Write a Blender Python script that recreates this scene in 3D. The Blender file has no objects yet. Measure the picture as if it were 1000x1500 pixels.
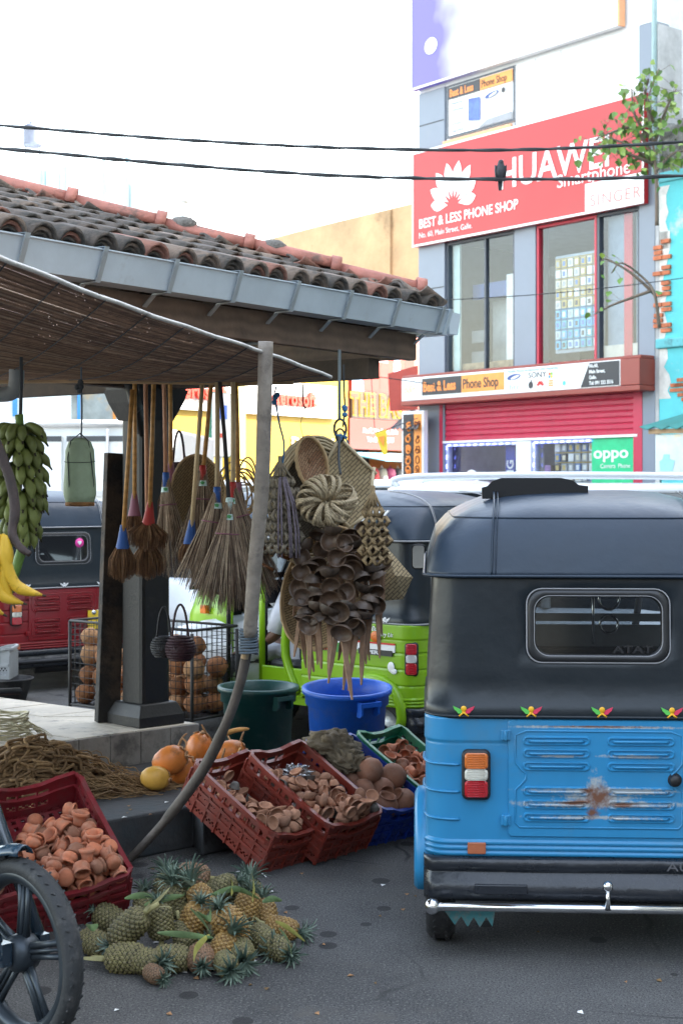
import bpy, bmesh, math, random
from mathutils import Matrix, Vector, Euler
random.seed(11)
R=math.radians; PI=math.pi
F=2229.0; CH=1.69; HZ=718.0
SC=bpy.context.scene; COL=SC.collection
# ---------------------------------------------------------------- camera
cam=bpy.data.cameras.new('camera'); camo=bpy.data.objects.new('camera',cam); COL.objects.link(camo)
camo.location=(0,0,CH); camo.rotation_euler=(R(90),0,0)
cam.sensor_fit='HORIZONTAL'; cam.sensor_width=36; cam.lens=36*F/1000; cam.shift_y=-0.032
cam.clip_start=.1; cam.clip_end=600
cam.dof.use_dof=True; cam.dof.focus_distance=6.4; cam.dof.aperture_fstop=10
SC.camera=camo
# ---------------------------------------------------------------- world, sun, exposure
SUN_EL=R(40); SUN_AZ=R(78)          # azimuth measured from the view direction towards the right
w=bpy.data.worlds.new('World'); SC.world=w; w.use_nodes=True
nt=w.node_tree; bg=nt.nodes['Background']
sky=nt.nodes.new('ShaderNodeTexSky'); sky.sky_type='NISHITA'; sky.sun_disc=False
sky.sun_elevation=SUN_EL; sky.sun_rotation=SUN_AZ; sky.air_density=1.6; sky.dust_density=2.0; sky.ozone_density=1.0
hs=nt.nodes.new('ShaderNodeHueSaturation'); hs.inputs['Saturation'].default_value=.6
nt.links.new(sky.outputs[0],hs.inputs['Color']); nt.links.new(hs.outputs[0],bg.inputs[0]); bg.inputs[1].default_value=0.15
sl=bpy.data.lights.new('sun','SUN'); sl.energy=4.0; sl.angle=R(.6); sl.color=(1,.94,.84)
so=bpy.data.objects.new('sun',sl); COL.objects.link(so)
sd=Vector((math.cos(SUN_EL)*math.sin(SUN_AZ),math.cos(SUN_EL)*math.cos(SUN_AZ),math.sin(SUN_EL)))
so.rotation_euler=sd.to_track_quat('Z','Y').to_euler(); so.location=(20,10,20)
SC.view_settings.view_transform='Standard'; SC.view_settings.look='None'; SC.view_settings.gamma=1
SC.view_settings.exposure=2.8
# ---------------------------------------------------------------- helpers
def P(px,py,d): return Vector(((px-500)/F*d, d, CH-(py-HZ)/F*d))
def G(px,py,z=0):
    d=F*(CH-z)/(py-HZ); return Vector(((px-500)/F*d,d,z))
MATS={}
def mat(name,c,rough=.65,metal=0,var=.12,scale=6,bump=.15,bs=60,spec=.5,dirt=None,rnd=0,coat=0,emit=0,dist=.004,wave=None):
    if name in MATS: return MATS[name]
    m=bpy.data.materials.new(name); m.use_nodes=True; MATS[name]=m
    n=m.node_tree.nodes; L=m.node_tree.links; b=n['Principled BSDF']
    b.inputs['Roughness'].default_value=rough; b.inputs['Metallic'].default_value=metal
    b.inputs['Specular IOR Level'].default_value=spec
    if coat: b.inputs['Coat Weight'].default_value=coat; b.inputs['Coat Roughness'].default_value=.12
    tc=n.new('ShaderNodeTexCoord'); co=tc.outputs['Object']
    nz=n.new('ShaderNodeTexNoise'); nz.inputs['Scale'].default_value=scale; nz.inputs['Detail'].default_value=6; nz.inputs['Roughness'].default_value=.65
    L.new(co,nz.inputs['Vector'])
    r=n.new('ShaderNodeValToRGB'); r.color_ramp.elements[0].position=.3; r.color_ramp.elements[1].position=.7
    r.color_ramp.elements[0].color=[max(0,x*(1-var)) for x in c]+[1]; r.color_ramp.elements[1].color=[min(1,x*(1+var)) for x in c]+[1]
    L.new(nz.outputs['Fac'],r.inputs[0]); col=r.outputs[0]
    if rnd:
        oi=n.new('ShaderNodeObjectInfo'); mr=n.new('ShaderNodeMapRange'); mr.inputs[3].default_value=1-rnd; mr.inputs[4].default_value=1+rnd
        L.new(oi.outputs['Random'],mr.inputs[0])
        mu=n.new('ShaderNodeHueSaturation'); L.new(mr.outputs[0],mu.inputs['Value']); L.new(col,mu.inputs['Color']); col=mu.outputs[0]
    if dirt:   # (colour, noise scale, threshold, strength)
        dc,ds,th,st=dirt
        n2=n.new('ShaderNodeTexNoise'); n2.inputs['Scale'].default_value=ds; n2.inputs['Detail'].default_value=8; n2.inputs['Roughness'].default_value=.7
        mp=n.new('ShaderNodeMapping'); mp.inputs['Location'].default_value=(3.1,1.7,5.3); L.new(co,mp.inputs[0]); L.new(mp.outputs[0],n2.inputs['Vector'])
        rr=n.new('ShaderNodeMapRange'); rr.inputs[1].default_value=th; rr.inputs[2].default_value=th+.12; rr.inputs[4].default_value=st
        L.new(n2.outputs['Fac'],rr.inputs[0]); mx=n.new('ShaderNodeMix'); mx.data_type='RGBA'
        L.new(rr.outputs[0],mx.inputs[0]); L.new(col,mx.inputs[6]); mx.inputs[7].default_value=list(dc)+[1]; col=mx.outputs[2]
    if wave:   # (scale, direction, dark factor): regular lines belonging to the material (weave, grain)
        wv=n.new('ShaderNodeTexWave'); wv.inputs['Scale'].default_value=wave[0]; wv.bands_direction=wave[1]; wv.inputs['Distortion'].default_value=wave[3] if len(wave)>3 else 1.5
        wv.inputs['Detail'].default_value=3; L.new(co,wv.inputs['Vector'])
        mx=n.new('ShaderNodeMix'); mx.data_type='RGBA'; mx.blend_type='MULTIPLY'
        L.new(wv.outputs['Fac'],mx.inputs[0]); L.new(col,mx.inputs[6]); mx.inputs[7].default_value=[wave[2]]*3+[1]; col=mx.outputs[2]
    L.new(col,b.inputs['Base Color'])
    if bump:
        n3=n.new('ShaderNodeTexNoise'); n3.inputs['Scale'].default_value=bs; n3.inputs['Detail'].default_value=5; L.new(co,n3.inputs['Vector'])
        bp=n.new('ShaderNodeBump'); bp.inputs['Strength'].default_value=min(1,bump*2); bp.inputs['Distance'].default_value=dist
        L.new(n3.outputs['Fac'],bp.inputs['Height']); L.new(bp.outputs[0],b.inputs['Normal'])
        rm=n.new('ShaderNodeMapRange'); rm.inputs[3].default_value=max(.02,rough-.12); rm.inputs[4].default_value=min(1,rough+.12)
        L.new(nz.outputs['Fac'],rm.inputs[0]); L.new(rm.outputs[0],b.inputs['Roughness'])
    if emit: b.inputs['Emission Color'].default_value=list(c)+[1]; b.inputs['Emission Strength'].default_value=emit
    return m
def glass(name,tint=(.8,.88,.9),refl=.12,alpha=.0):
    if name in MATS: return MATS[name]
    m=bpy.data.materials.new(name); m.use_nodes=True; MATS[name]=m
    n=m.node_tree.nodes; L=m.node_tree.links; n.remove(n['Principled BSDF'])
    t=n.new('ShaderNodeBsdfTransparent'); t.inputs[0].default_value=list(tint)+[1]
    g=n.new('ShaderNodeBsdfGlossy'); g.inputs['Roughness'].default_value=.06
    fr=n.new('ShaderNodeFresnel'); fr.inputs[0].default_value=1.45
    ad=n.new('ShaderNodeMath'); ad.operation='ADD'; ad.inputs[1].default_value=refl; fm=n.new('ShaderNodeMath'); fm.operation='MULTIPLY'; fm.inputs[1].default_value=.6; L.new(fr.outputs[0],fm.inputs[0]); L.new(fm.outputs[0],ad.inputs[0])
    mx=n.new('ShaderNodeMixShader'); L.new(ad.outputs[0],mx.inputs[0]); L.new(t.outputs[0],mx.inputs[1]); L.new(g.outputs[0],mx.inputs[2])
    L.new(mx.outputs[0],n['Material Output'].inputs[0]); return m
I4=Matrix.Identity(4)
class MB:
    def __init__(s): s.v=[];s.f=[];s.mi=[];s.sm=[]
    def add(s,v,f,mi=0,smooth=False,M=None):
        o=len(s.v)
        s.v+= [tuple(M@Vector(p)) for p in v] if M else [tuple(p) for p in v]
        s.f+= [tuple(i+o for i in q) for q in f]; s.mi+=[mi]*len(f); s.sm+=[smooth]*len(f); return s
    def box(s,x0,x1,y0,y1,z0,z1,mi=0,M=None):
        v=[(x,y,z) for x in(x0,x1) for y in(y0,y1) for z in(z0,z1)]
        return s.add(v,[(0,1,3,2),(4,6,7,5),(0,4,5,1),(2,3,7,6),(0,2,6,4),(1,5,7,3)],mi,False,M)
    def rings(s,rs,closed=True,cap=True,mi=0,smooth=True,M=None):
        n=len(rs[0]); v=[p for r in rs for p in r]; f=[]
        for j in range(len(rs)-1):
            for i in range(n if closed else n-1):
                a=j*n+i;b=j*n+(i+1)%n; f.append((a,b,b+n,a+n))
        if cap and closed: f.append(tuple(range(n-1,-1,-1))); f.append(tuple(range((len(rs)-1)*n,len(rs)*n)))
        return s.add(v,f,mi,smooth,M)
    def tube(s,pts,r,n=8,mi=0,closed=False,M=None,flat=1.0):
        pts=[Vector(p) for p in pts]; m=len(pts); rr=r if isinstance(r,(list,tuple)) else [r]*m
        up=Vector((0,0,1)); rs=[]; prev=None
        for i,p in enumerate(pts):
            a=pts[i-1] if (i>0 or closed) else p; b=pts[(i+1)%m] if (i<m-1 or closed) else p
            t=(b-a); t=t.normalized() if t.length>1e-9 else Vector((0,0,1))
            if prev is None:
                u=t.cross(up); 
                if u.length<.05: u=t.cross(Vector((0,1,0)))
                u.normalize()
            else:
                u=prev-t*prev.dot(t); u=u.normalized() if u.length>1e-6 else prev
            prev=u; q=t.cross(u)
            rs.append([tuple(p+(u*math.cos(2*PI*k/n)+q*math.sin(2*PI*k/n)*flat)*rr[i]) for k in range(n)])
        if closed: rs.append(rs[0])
        return s.rings(rs,True,not closed,mi,True,M)
    def lathe(s,prof,n=24,mi=0,M=None,cap=False,smooth=True):
        rs=[[(r*math.cos(2*PI*k/n),r*math.sin(2*PI*k/n),z) for k in range(n)] for r,z in prof]
        return s.rings(rs,True,cap,mi,smooth,M)
    def prism(s,poly,z0,z1,mi=0,M=None):
        n=len(poly); v=[(x,y,z0) for x,y in poly]+[(x,y,z1) for x,y in poly]
        f=[tuple(range(n-1,-1,-1)),tuple(range(n,2*n))]+[(i,(i+1)%n,(i+1)%n+n,i+n) for i in range(n)]
        return s.add(v,f,mi,False,M)
    def grid(s,fn,nu,nv,mi=0,smooth=True,M=None,skip=None):
        v=[fn(i/nu,j/nv) for j in range(nv+1) for i in range(nu+1)]
        f=[(j*(nu+1)+i,j*(nu+1)+i+1,(j+1)*(nu+1)+i+1,(j+1)*(nu+1)+i) for j in range(nv) for i in range(nu) if not(skip and skip(i,j))]
        return s.add(v,f,mi,smooth,M)
    def ball(s,c,r,n=12,mi=0,M=None,sq=(1,1,1)):
        m=max(5,n//2); rs=[[(c[0]+r*sq[0]*math.sin(PI*(j+.001)/(m+.002))*math.cos(2*PI*k/n),c[1]+r*sq[1]*math.sin(PI*(j+.001)/(m+.002))*math.sin(2*PI*k/n),c[2]-r*sq[2]*math.cos(PI*j/m)) for k in range(n)] for j in range(m+1)]
        return s.rings(rs,True,False,mi,True,M)
    def mesh(s,name,mats):
        me=bpy.data.meshes.new(name); me.from_pydata(s.v,[],s.f)
        for m in (mats if isinstance(mats,(list,tuple)) else [mats]): me.materials.append(m)
        me.polygons.foreach_set('material_index',s.mi); me.polygons.foreach_set('use_smooth',s.sm)
        me.update(); return me
    def build(s,name,mats,parent=None,loc=(0,0,0),bev=0,solid=0,fix=True,sub=0):
        me=s.mesh(name,mats)
        if fix:
            bm=bmesh.new(); bm.from_mesh(me); bmesh.ops.recalc_face_normals(bm,faces=bm.faces); bm.to_mesh(me); bm.free()
        o=bpy.data.objects.new(name,me); COL.objects.link(o); o.location=loc
        if parent: o.parent=parent
        if solid: q=o.modifiers.new('s','SOLIDIFY'); q.thickness=solid; q.offset=0
        if bev: q=o.modifiers.new('b','BEVEL'); q.width=bev; q.segments=2; q.limit_method='ANGLE'
        if sub: q=o.modifiers.new('u','SUBSURF'); q.levels=sub; q.render_levels=sub
        return o
def tag(o,label,cat,group=None,kind=None):
    o['label']=label; o['category']=cat
    if group:o['group']=group
    if kind:o['kind']=kind
    return o
def thing(name,label,cat,loc=(0,0,0),rz=0,group=None,M=None):
    o=bpy.data.objects.new(name,None); COL.objects.link(o); o.empty_display_size=.1
    if M is not None: o.matrix_world=M
    else: o.location=loc; o.rotation_euler=(0,0,rz)
    return tag(o,label,cat,group)
def copy_tree(o,parent=None):
    c=o.copy(); COL.objects.link(c)
    if parent: c.parent=parent
    for ch in list(o.children): copy_tree(ch,c)
    return c
def struct(o): o['kind']='structure'; return o
FONTC=0
def txt(name,body,h,m,parent,loc,rot=(PI/2,0,0),sx=1.0,bold=0.0,ext=.002,align='LEFT',shear=0,sp=1.0):
    cu=bpy.data.curves.new('t','FONT'); cu.body=body; cu.size=h/.7; cu.offset=bold*h; cu.extrude=ext; cu.align_x=align; cu.shear=shear; cu.space_character=sp; cu.resolution_u=4
    t=bpy.data.objects.new('t',cu); COL.objects.link(t)
    bpy.context.view_layer.update()
    me=bpy.data.meshes.new_from_object(t.evaluated_get(bpy.context.evaluated_depsgraph_get()))
    bpy.data.objects.remove(t); me.materials.clear(); me.materials.append(m)
    o=bpy.data.objects.new(name,me); COL.objects.link(o); o.parent=parent; o.location=loc; o.rotation_euler=rot; o.scale=(sx,1,1); return o
def spl(pts,k=6,closed=False):   # Catmull-Rom
    pts=[Vector(p) for p in pts]; n=len(pts); out=[]
    for i in range(n if closed else n-1):
        p0=pts[i-1] if (i>0 or closed) else pts[0]; p1=pts[i]; p2=pts[(i+1)%n]; p3=pts[(i+2)%n] if (closed or i+2<n) else pts[-1]
        for j in range(k):
            t=j/k; out.append(.5*((2*p1)+(p2-p0)*t+(2*p0-5*p1+4*p2-p3)*t*t+(3*p1-p0-3*p2+p3)*t**3))
    if not closed: out.append(pts[-1])
    return out
def rrect(w,h,r,n=5):   # rounded rectangle outline in x,z, centre 0
    o=[]
    for cx,cz,a0 in((w/2-r,h/2-r,0),(-w/2+r,h/2-r,90),(-w/2+r,-h/2+r,180),(w/2-r,-h/2+r,270)):
        for k in range(n+1):
            a=R(a0+90*k/n); o.append((cx+r*math.cos(a),cz+r*math.sin(a)))
    return o
class Pl:   # a facade: origin (x,y), direction; t along it
    def __init__(s,A,B):
        s.A=Vector(A);s.B=Vector(B);s.d=(s.B-s.A).normalized(); s.rz=math.atan2(s.d.y,s.d.x)
    def t(s,px):
        k=(px-500)/F; return (k*s.A.y-s.A.x)/(s.d.x-k*s.d.y)
    def th(s,px,py):
        t=s.t(px); return t,CH-(py-HZ)/F*(s.A.y+t*s.d.y)
# ---------------------------------------------------------------- common materials
blk=mat('matt_black',(.012,.012,.014),.5,bump=.1)
rub=mat('tyre_rubber',(.02,.02,.021),.75,bump=.3,bs=90,dirt=((.09,.085,.08),9,.5,.6))
chrome=mat('chrome',(.75,.76,.78),.14,1,var=.03,bump=.02)
steel=mat('grey_steel',(.35,.37,.39),.4,.7)
wht=mat('white_sign',(.82,.82,.8),.4,bump=.03,var=.04,scale=1.2)
wood=mat('bare_wood',(.42,.27,.14),.6,var=.25,scale=9,bump=.25,bs=40,rnd=.15)
twine=mat('dark_twine',(.05,.055,.06),.9,bump=.3)
bluetw=mat('blue_twine',(.04,.16,.33),.8)
# ================================================================ SETTING
def asphalt():
    m=bpy.data.materials.new('asphalt'); m.use_nodes=True; n=m.node_tree.nodes; L=m.node_tree.links; b=n['Principled BSDF']
    tc=n.new('ShaderNodeTexCoord')
    def nz(s,d=6,r=.6):
        q=n.new('ShaderNodeTexNoise'); q.inputs['Scale'].default_value=s; q.inputs['Detail'].default_value=d; q.inputs['Roughness'].default_value=r; L.new(tc.outputs['Object'],q.inputs['Vector']); return q.outputs['Fac']
    def mix(f,a,bb,bt='MIX'):
        q=n.new('ShaderNodeMix'); q.data_type='RGBA'; q.blend_type=bt
        if isinstance(f,float): q.inputs[0].default_value=f
        else: L.new(f,q.inputs[0])
        for k,x in((6,a),(7,bb)):
            if isinstance(x,tuple): q.inputs[k].default_value=x+(1,)
            else: L.new(x,q.inputs[k])
        return q.outputs[2]
    def ramp(x,a,bb):
        q=n.new('ShaderNodeMapRange'); q.inputs[1].default_value=a; q.inputs[2].default_value=bb; L.new(x,q.inputs[0]); return q.outputs[0]
    c=mix(ramp(nz(1.1,8,.7),.38,.62),(.058,.057,.057),(.108,.105,.103))
    c=mix(ramp(nz(95,2),.52,.68),c,(.17,.165,.155))            # pale stone chips
    c=mix(ramp(nz(150,2),.5,.66),c,(.010,.010,.011))
    c=mix(ramp(nz(3.2,7,.75),.56,.7),c,(.085,.078,.07))       # dust
    mp=n.new('ShaderNodeMapping'); mp.inputs['Scale'].default_value=(1,.8,1); L.new(tc.outputs['Object'],mp.inputs[0])
    vo=n.new('ShaderNodeTexVoronoi'); vo.inputs['Scale'].default_value=5.0; L.new(mp.outputs[0],vo.inputs['Vector'])
    sp=n.new('ShaderNodeMath'); sp.operation='LESS_THAN'; sp.inputs[1].default_value=.2; L.new(vo.outputs['Distance'],sp.inputs[0])
    g=n.new('ShaderNodeSeparateColor'); L.new(vo.outputs['Color'],g.inputs[0]); s2=n.new('ShaderNodeMath'); s2.operation='GREATER_THAN'; s2.inputs[1].default_value=.4; L.new(g.outputs[0],s2.inputs[0])
    s3=n.new('ShaderNodeMath'); s3.operation='MULTIPLY'; L.new(sp.outputs[0],s3.inputs[0]); L.new(s2.outputs[0],s3.inputs[1])
    s4=n.new('ShaderNodeMath'); s4.operation='MULTIPLY'; L.new(s3.outputs[0],s4.inputs[0]); s4.inputs[1].default_value=.85
    c=mix(s4.outputs[0],c,(.018,.017,.018)); c=mix(ramp(nz(.75,9,.72),.60,.72),c,(.030,.029,.030)); c=mix(ramp(nz(7,9,.8),.62,.66),c,(.022,.022,.023))                   # oil spots
    mw=n.new('ShaderNodeMix'); mw.data_type='VECTOR'; mw.inputs[0].default_value=.12; nzv=n.new('ShaderNodeTexNoise'); nzv.inputs['Scale'].default_value=3.5; L.new(tc.outputs['Object'],nzv.inputs['Vector']); L.new(tc.outputs['Object'],mw.inputs[4]); L.new(nzv.outputs['Color'],mw.inputs[5])
    ve=n.new('ShaderNodeTexVoronoi'); ve.feature='DISTANCE_TO_EDGE'; ve.inputs['Scale'].default_value=1.1; L.new(mw.outputs[1],ve.inputs['Vector'])
    ck=n.new('ShaderNodeMapRange'); ck.inputs[1].default_value=.010; ck.inputs[2].default_value=.003; L.new(ve.outputs['Distance'],ck.inputs[0])
    cm_=n.new('ShaderNodeMath'); cm_.operation='MULTIPLY'; L.new(ck.outputs[0],cm_.inputs[0]); L.new(ramp(nz(.9,3,.5),.5,.6),cm_.inputs[1])
    c=mix(cm_.outputs[0],c,(.02,.02,.021))
    L.new(c,b.inputs['Base Color']); b.inputs['Roughness'].default_value=.85
    bp=n.new('ShaderNodeBump'); bp.inputs['Strength'].default_value=.9; bp.inputs['Distance'].default_value=.004; L.new(nz(140,4,.7),bp.inputs['Height'])
    bp2=n.new('ShaderNodeBump'); bp2.inputs['Strength'].default_value=.6; bp2.inputs['Distance'].default_value=.03; L.new(nz(3,5,.6),bp2.inputs['Height']); L.new(bp.outputs[0],bp2.inputs['Normal']); L.new(bp2.outputs[0],b.inputs['Normal'])
    return m
ASP=asphalt()
struct(MB().grid(lambda u,v:((u-.5)*500,-30+v*500,0),10,10).build('road',ASP,fix=False))
# ---- step and platform of the stall
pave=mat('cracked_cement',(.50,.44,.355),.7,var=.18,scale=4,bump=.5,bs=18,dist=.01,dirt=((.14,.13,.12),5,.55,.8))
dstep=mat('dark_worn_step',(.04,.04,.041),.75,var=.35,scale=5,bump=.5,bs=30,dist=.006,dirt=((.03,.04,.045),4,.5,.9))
tile=mat('grimy_tile',(.27,.25,.22),.5,var=.25,scale=7,bump=.2,bs=60,dirt=((.07,.065,.06),6,.5,.75))
HS=.2; HP=.38
e=Vector((.73,.69)).normalized(); nn=Vector((-.69,.73)).normalized()
S0=Vector((-.785,7.11))
stp=[S0-e*4.5,S0+e*.12,Vector((-.64,7.02)),Vector((-.64,7.02))+e*1.45,Vector((-.64,7.02))+e*1.45+nn*.42,Vector((-.25,8.0)),Vector((-.3,8.6))+nn*1.2,S0-e*4.5+nn*4]
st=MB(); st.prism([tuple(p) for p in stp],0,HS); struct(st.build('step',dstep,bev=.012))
C0=Vector((-.808,8.57)); bdir=Vector((-.787,.617)).normalized()
D1=C0-e*6; plat=[D1,C0,C0+bdir*5,D1+bdir*5]
struct(MB().prism([tuple(p) for p in plat],0,HP-.012).build('platform_base',mat('mortar',(.1,.1,.095),.9)))
# cracked slab top: irregular pieces with dark gaps
pt=MB(); random.seed(4)
NX,NY=15,9
jj={}
for i in range(NX+1):
    for j in range(NY+1):
        jx=random.uniform(-.1,.1) if 0<i<NX else 0; jy=random.uniform(-.09,.09) if 0<j<NY else 0
        jj[i,j]=C0-e*((i+jx)*.4)+bdir*((j+jy)*.42)
for i in range(NX):
    for j in range(NY):
        q=[jj[i,j],jj[i+1,j],jj[i+1,j+1],jj[i,j+1]]; c=sum(q,Vector((0,0)))/4
        if random.random()<.5: sets=[[0,1,2],[0,2,3]]
        else: sets=[[0,1,2,3]]
        for s in sets:
            pp=[q[k] for k in s]; c=sum(pp,Vector((0,0)))/len(pp); z=HP-random.uniform(0,.004)
            pp=[tuple(c+(p-c)*(1-.007/max(.05,(p-c).length))) for p in pp]
            a=sum(pp[k][0]*pp[(k+1)%len(pp)][1]-pp[(k+1)%len(pp)][0]*pp[k][1] for k in range(len(pp)))
            if a<0: pp=pp[::-1]
            pt.prism(pp,HP-.012,z)
struct(pt.build('platform_paving',pave,bev=.003))
tl=MB()
for side,(o,dv,n) in enumerate(((C0,-e,26),(C0,bdir,14))):
    nv=Vector((dv.y,-dv.x)) if side==0 else Vector((-dv.y,dv.x))
    nv=-nn if side==0 else Vector((bdir.y,-bdir.x)) if Vector((bdir.y,-bdir.x)).dot(e)>0 else -Vector((bdir.y,-bdir.x))
    for k in range(n):
        a=o+dv*(k*.2+.002); b_=o+dv*(k*.2+.197); y=random.uniform(.009,.012)
        q=[a,b_,b_+nv*y,a+nv*y]; ar=sum(q[i].x*q[(i+1)%4].y-q[(i+1)%4].x*q[i].y for i in range(4))
        if ar<0:q=q[::-1]
        tl.prism([tuple(v) for v in q],HS-.002,HP-.006)
struct(tl.build('platform_tiles',tile,bev=.002))

# ================================================================ PAVILION ROOF
eav=Vector((.597,.802)); inn=Vector((-.802,.597)); KC=Vector((.49,7.82))
def RP(t,s,z): p=KC+eav*t+inn*s; return Vector((p.x,p.y,z))
rt=thing('tiled_roof','low hipped roof of mossy half round clay tiles with a grey gutter over the stall','roof')
TIL=[mat('mossy_tile',(.105,.085,.07),.85,var=.45,scale=11,bump=.6,bs=45,dist=.006,dirt=((.055,.052,.045),14,.47,.9)),
     mat('weathered_tile',(.20,.15,.115),.85,var=.4,scale=13,bump=.6,bs=45,dist=.006,dirt=((.10,.095,.085),18,.5,.9)),
     mat('red_tile',(.26,.12,.085),.8,var=.3,scale=13,bump=.5,bs=45,dist=.006,dirt=((.07,.06,.05),10,.54,.9))]
random.seed(8)
def halftile(mb,o,ax,up,side,L,r0,r1,mi,th=.012,conc=False):
    rs=[]; n=9
    for q,(l,r) in enumerate(((0,r0),(L,r1))):
        a=[];b_=[]
        for k in range(n):
            an=PI*k/(n-1); s_=-1 if conc else 1
            a.append(o+ax*l+side*(-math.cos(an)*r)+up*(s_*math.sin(an)*r*(.62 if conc else 1.05)))
            b_.append(o+ax*l+side*(-math.cos(an)*(r-th))+up*(s_*math.sin(an)*(r-th)*(.62 if conc else 1.05)))
        rs.append([tuple(p) for p in a]+[tuple(p) for p in b_[::-1]])
    mb.rings(rs,True,True,mi,True)
PITCH=math.tan(R(17.3))
def tiles(mb,E,N,tmin,tmax,sgn):
    # E: eave direction, N: inward direction ; hip starts at t=0
    ax=Vector((N.x,N.y,PITCH)).normalized(); sd=Vector((E.x,E.y,0)); up=ax.cross(sd); up=up if up.z>0 else -up
    t=tmax
    while t>tmin:
        smax=min(abs(t)-.02,2.6)*math.sqrt(1+PITCH**2)
        l=-.06; row=0
        while l<smax:
            L=random.uniform(.30,.37)
            jt=random.uniform(-.012,.012)
            b0=Vector((KC.x,KC.y,2.582))+Vector((E.x,E.y,0))*(t+jt)+ax*(l+.03+(random.uniform(-.012,.012) if row==0 else random.uniform(-.02,.015)))+up*(.035+random.uniform(0,.006)+row*.004)
            mi=random.choices((0,1,2),(7,3,.8))[0]
            halftile(mb,b0,(ax+up*-.02+sd*random.uniform(-.03,.03)).normalized(),up,sd,min(L,smax-l+.1),.072,.062,mi)
            if row==0: halftile(mb,b0-up*.018+ax*.012,ax,up,sd,L,.069,.06,random.choice((0,1,1,2))); halftile(mb,b0-up*.034+ax*.022,ax,up,sd,L,.066,.058,0); 
            halftile(mb,b0+up*.034+sd*.076+ax*(.05 if row==0 else 0),ax,up,sd,min(L,smax-l+.1),.05,.055,random.choice((0,1,2)),conc=True)
            l+=.265; row+=1
        t-=.152
tm=MB(); tiles(tm,eav,inn,-7.2,-.13,1)
tiles(tm,Vector((-inn.x,-inn.y)),Vector((-eav.x,-eav.y)),-4.5,-.06,1)
tm.build('tile_covering',TIL,rt,fix=False)
RID=mat('terracotta_ridge',(.38,.145,.105),.75,var=.3,scale=9,bump=.5,bs=50,dirt=((.10,.075,.06),7,.545,.85))
rg=MB(); hd=(inn-eav).normalized()   # towards the back left along the hip
for k in range(8):
    l0=k*.44+.07; sl_=.555/ (2.2) 
    a=Vector((KC.x+hd.x*l0,KC.y+hd.y*l0,2.688+l0*.234)); ax=Vector((hd.x,hd.y,.222)).normalized(); sd_=Vector((-hd.y,hd.x,0)); up=sd_.cross(ax); up=up if up.z>0 else -up
    halftile(rg,a+up*random.uniform(-.014,.0),ax,up,sd_,.46,.062,.058,0,th=.014)
    halftile(rg,a-up*.012,ax,up,sd_,.05,.082,.08,0,th=.016)
rg.build('hip_ridge',RID,rt,fix=False)
mo=MB()
for k in (1.3,2.6,0.85):
    p=Vector((KC.x+hd.x*k,KC.y+hd.y*k,2.67+k*.232+.05)); mo.ball(p,.055,10,sq=(1.4,1,.8))
mo.build('mortar_lump',mat('mortar_lump',(.17,.155,.135),.95,var=.4,scale=20,bump=.8,bs=60,dist=.01),rt)
# boarding under the tiles, rafters, beams
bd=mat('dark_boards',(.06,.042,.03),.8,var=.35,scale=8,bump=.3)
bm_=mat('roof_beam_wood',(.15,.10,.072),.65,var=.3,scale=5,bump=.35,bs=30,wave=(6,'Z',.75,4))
ub=MB()
def zr(s): return 2.55+s*PITCH
H2=2.6
ub.add([RP(0,0,zr(0)-.02),RP(-7.3,0,zr(0)-.02),RP(-7.3,H2,zr(H2)-.02),RP(-H2,H2,zr(H2)-.02)],[(0,1,2,3)])
ub.add([RP(0,0,zr(0)-.02),RP(0,4.5,zr(0)-.02),RP(-H2,4.5,zr(H2)-.02),RP(-H2,H2,zr(H2)-.02)],[(0,1,2,3)])
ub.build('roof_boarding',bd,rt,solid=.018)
fr=MB()
for k in range(18): 
    t=-.5-k*.4; s1=min(-t,2.6); a=RP(t,.08,zr(.08)-.06); b2=RP(t,s1,zr(s1)-.06); fr.tube([a,b2],.032,4)
for k in range(9):
    s=.5+k*.45; s1=min(s,2.6); fr.tube([RP(-.08,s,zr(.08)-.06),RP(-s1,s,zr(s1)-.06)],.032,4)
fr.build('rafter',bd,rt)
def beam(mb,a,b,w,h):
    a=Vector(a);b=Vector(b); d=(b-a).normalized(); s=Vector((-d.y,d.x,0))*w/2; u=Vector((0,0,h/2))
    mb.rings([[tuple(q+s+u),tuple(q-s+u),tuple(q-s-u),tuple(q+s-u)] for q in (a,b)],True,True,0,False)
f1=MB(); beam(f1,RP(-.06,.11,2.425),RP(-7.3,.11,2.425),.05,.135); f1.build('eave_beam',bm_,rt,bev=.004)
f2=MB(); beam(f2,RP(-.13,.14,2.425),RP(-.13,4.5,2.425),.05,.13); f2.build('eave_beam',bm_,rt,bev=.004)
f3=MB(); beam(f3,RP(-.36,.14,2.30),RP(-.36,4.4,2.30),.09,.1); beam(f3,RP(-.4,1.7,2.305),RP(-7,1.7,2.305),.09,.1); f3.build('inner_beam',bd,rt)
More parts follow.
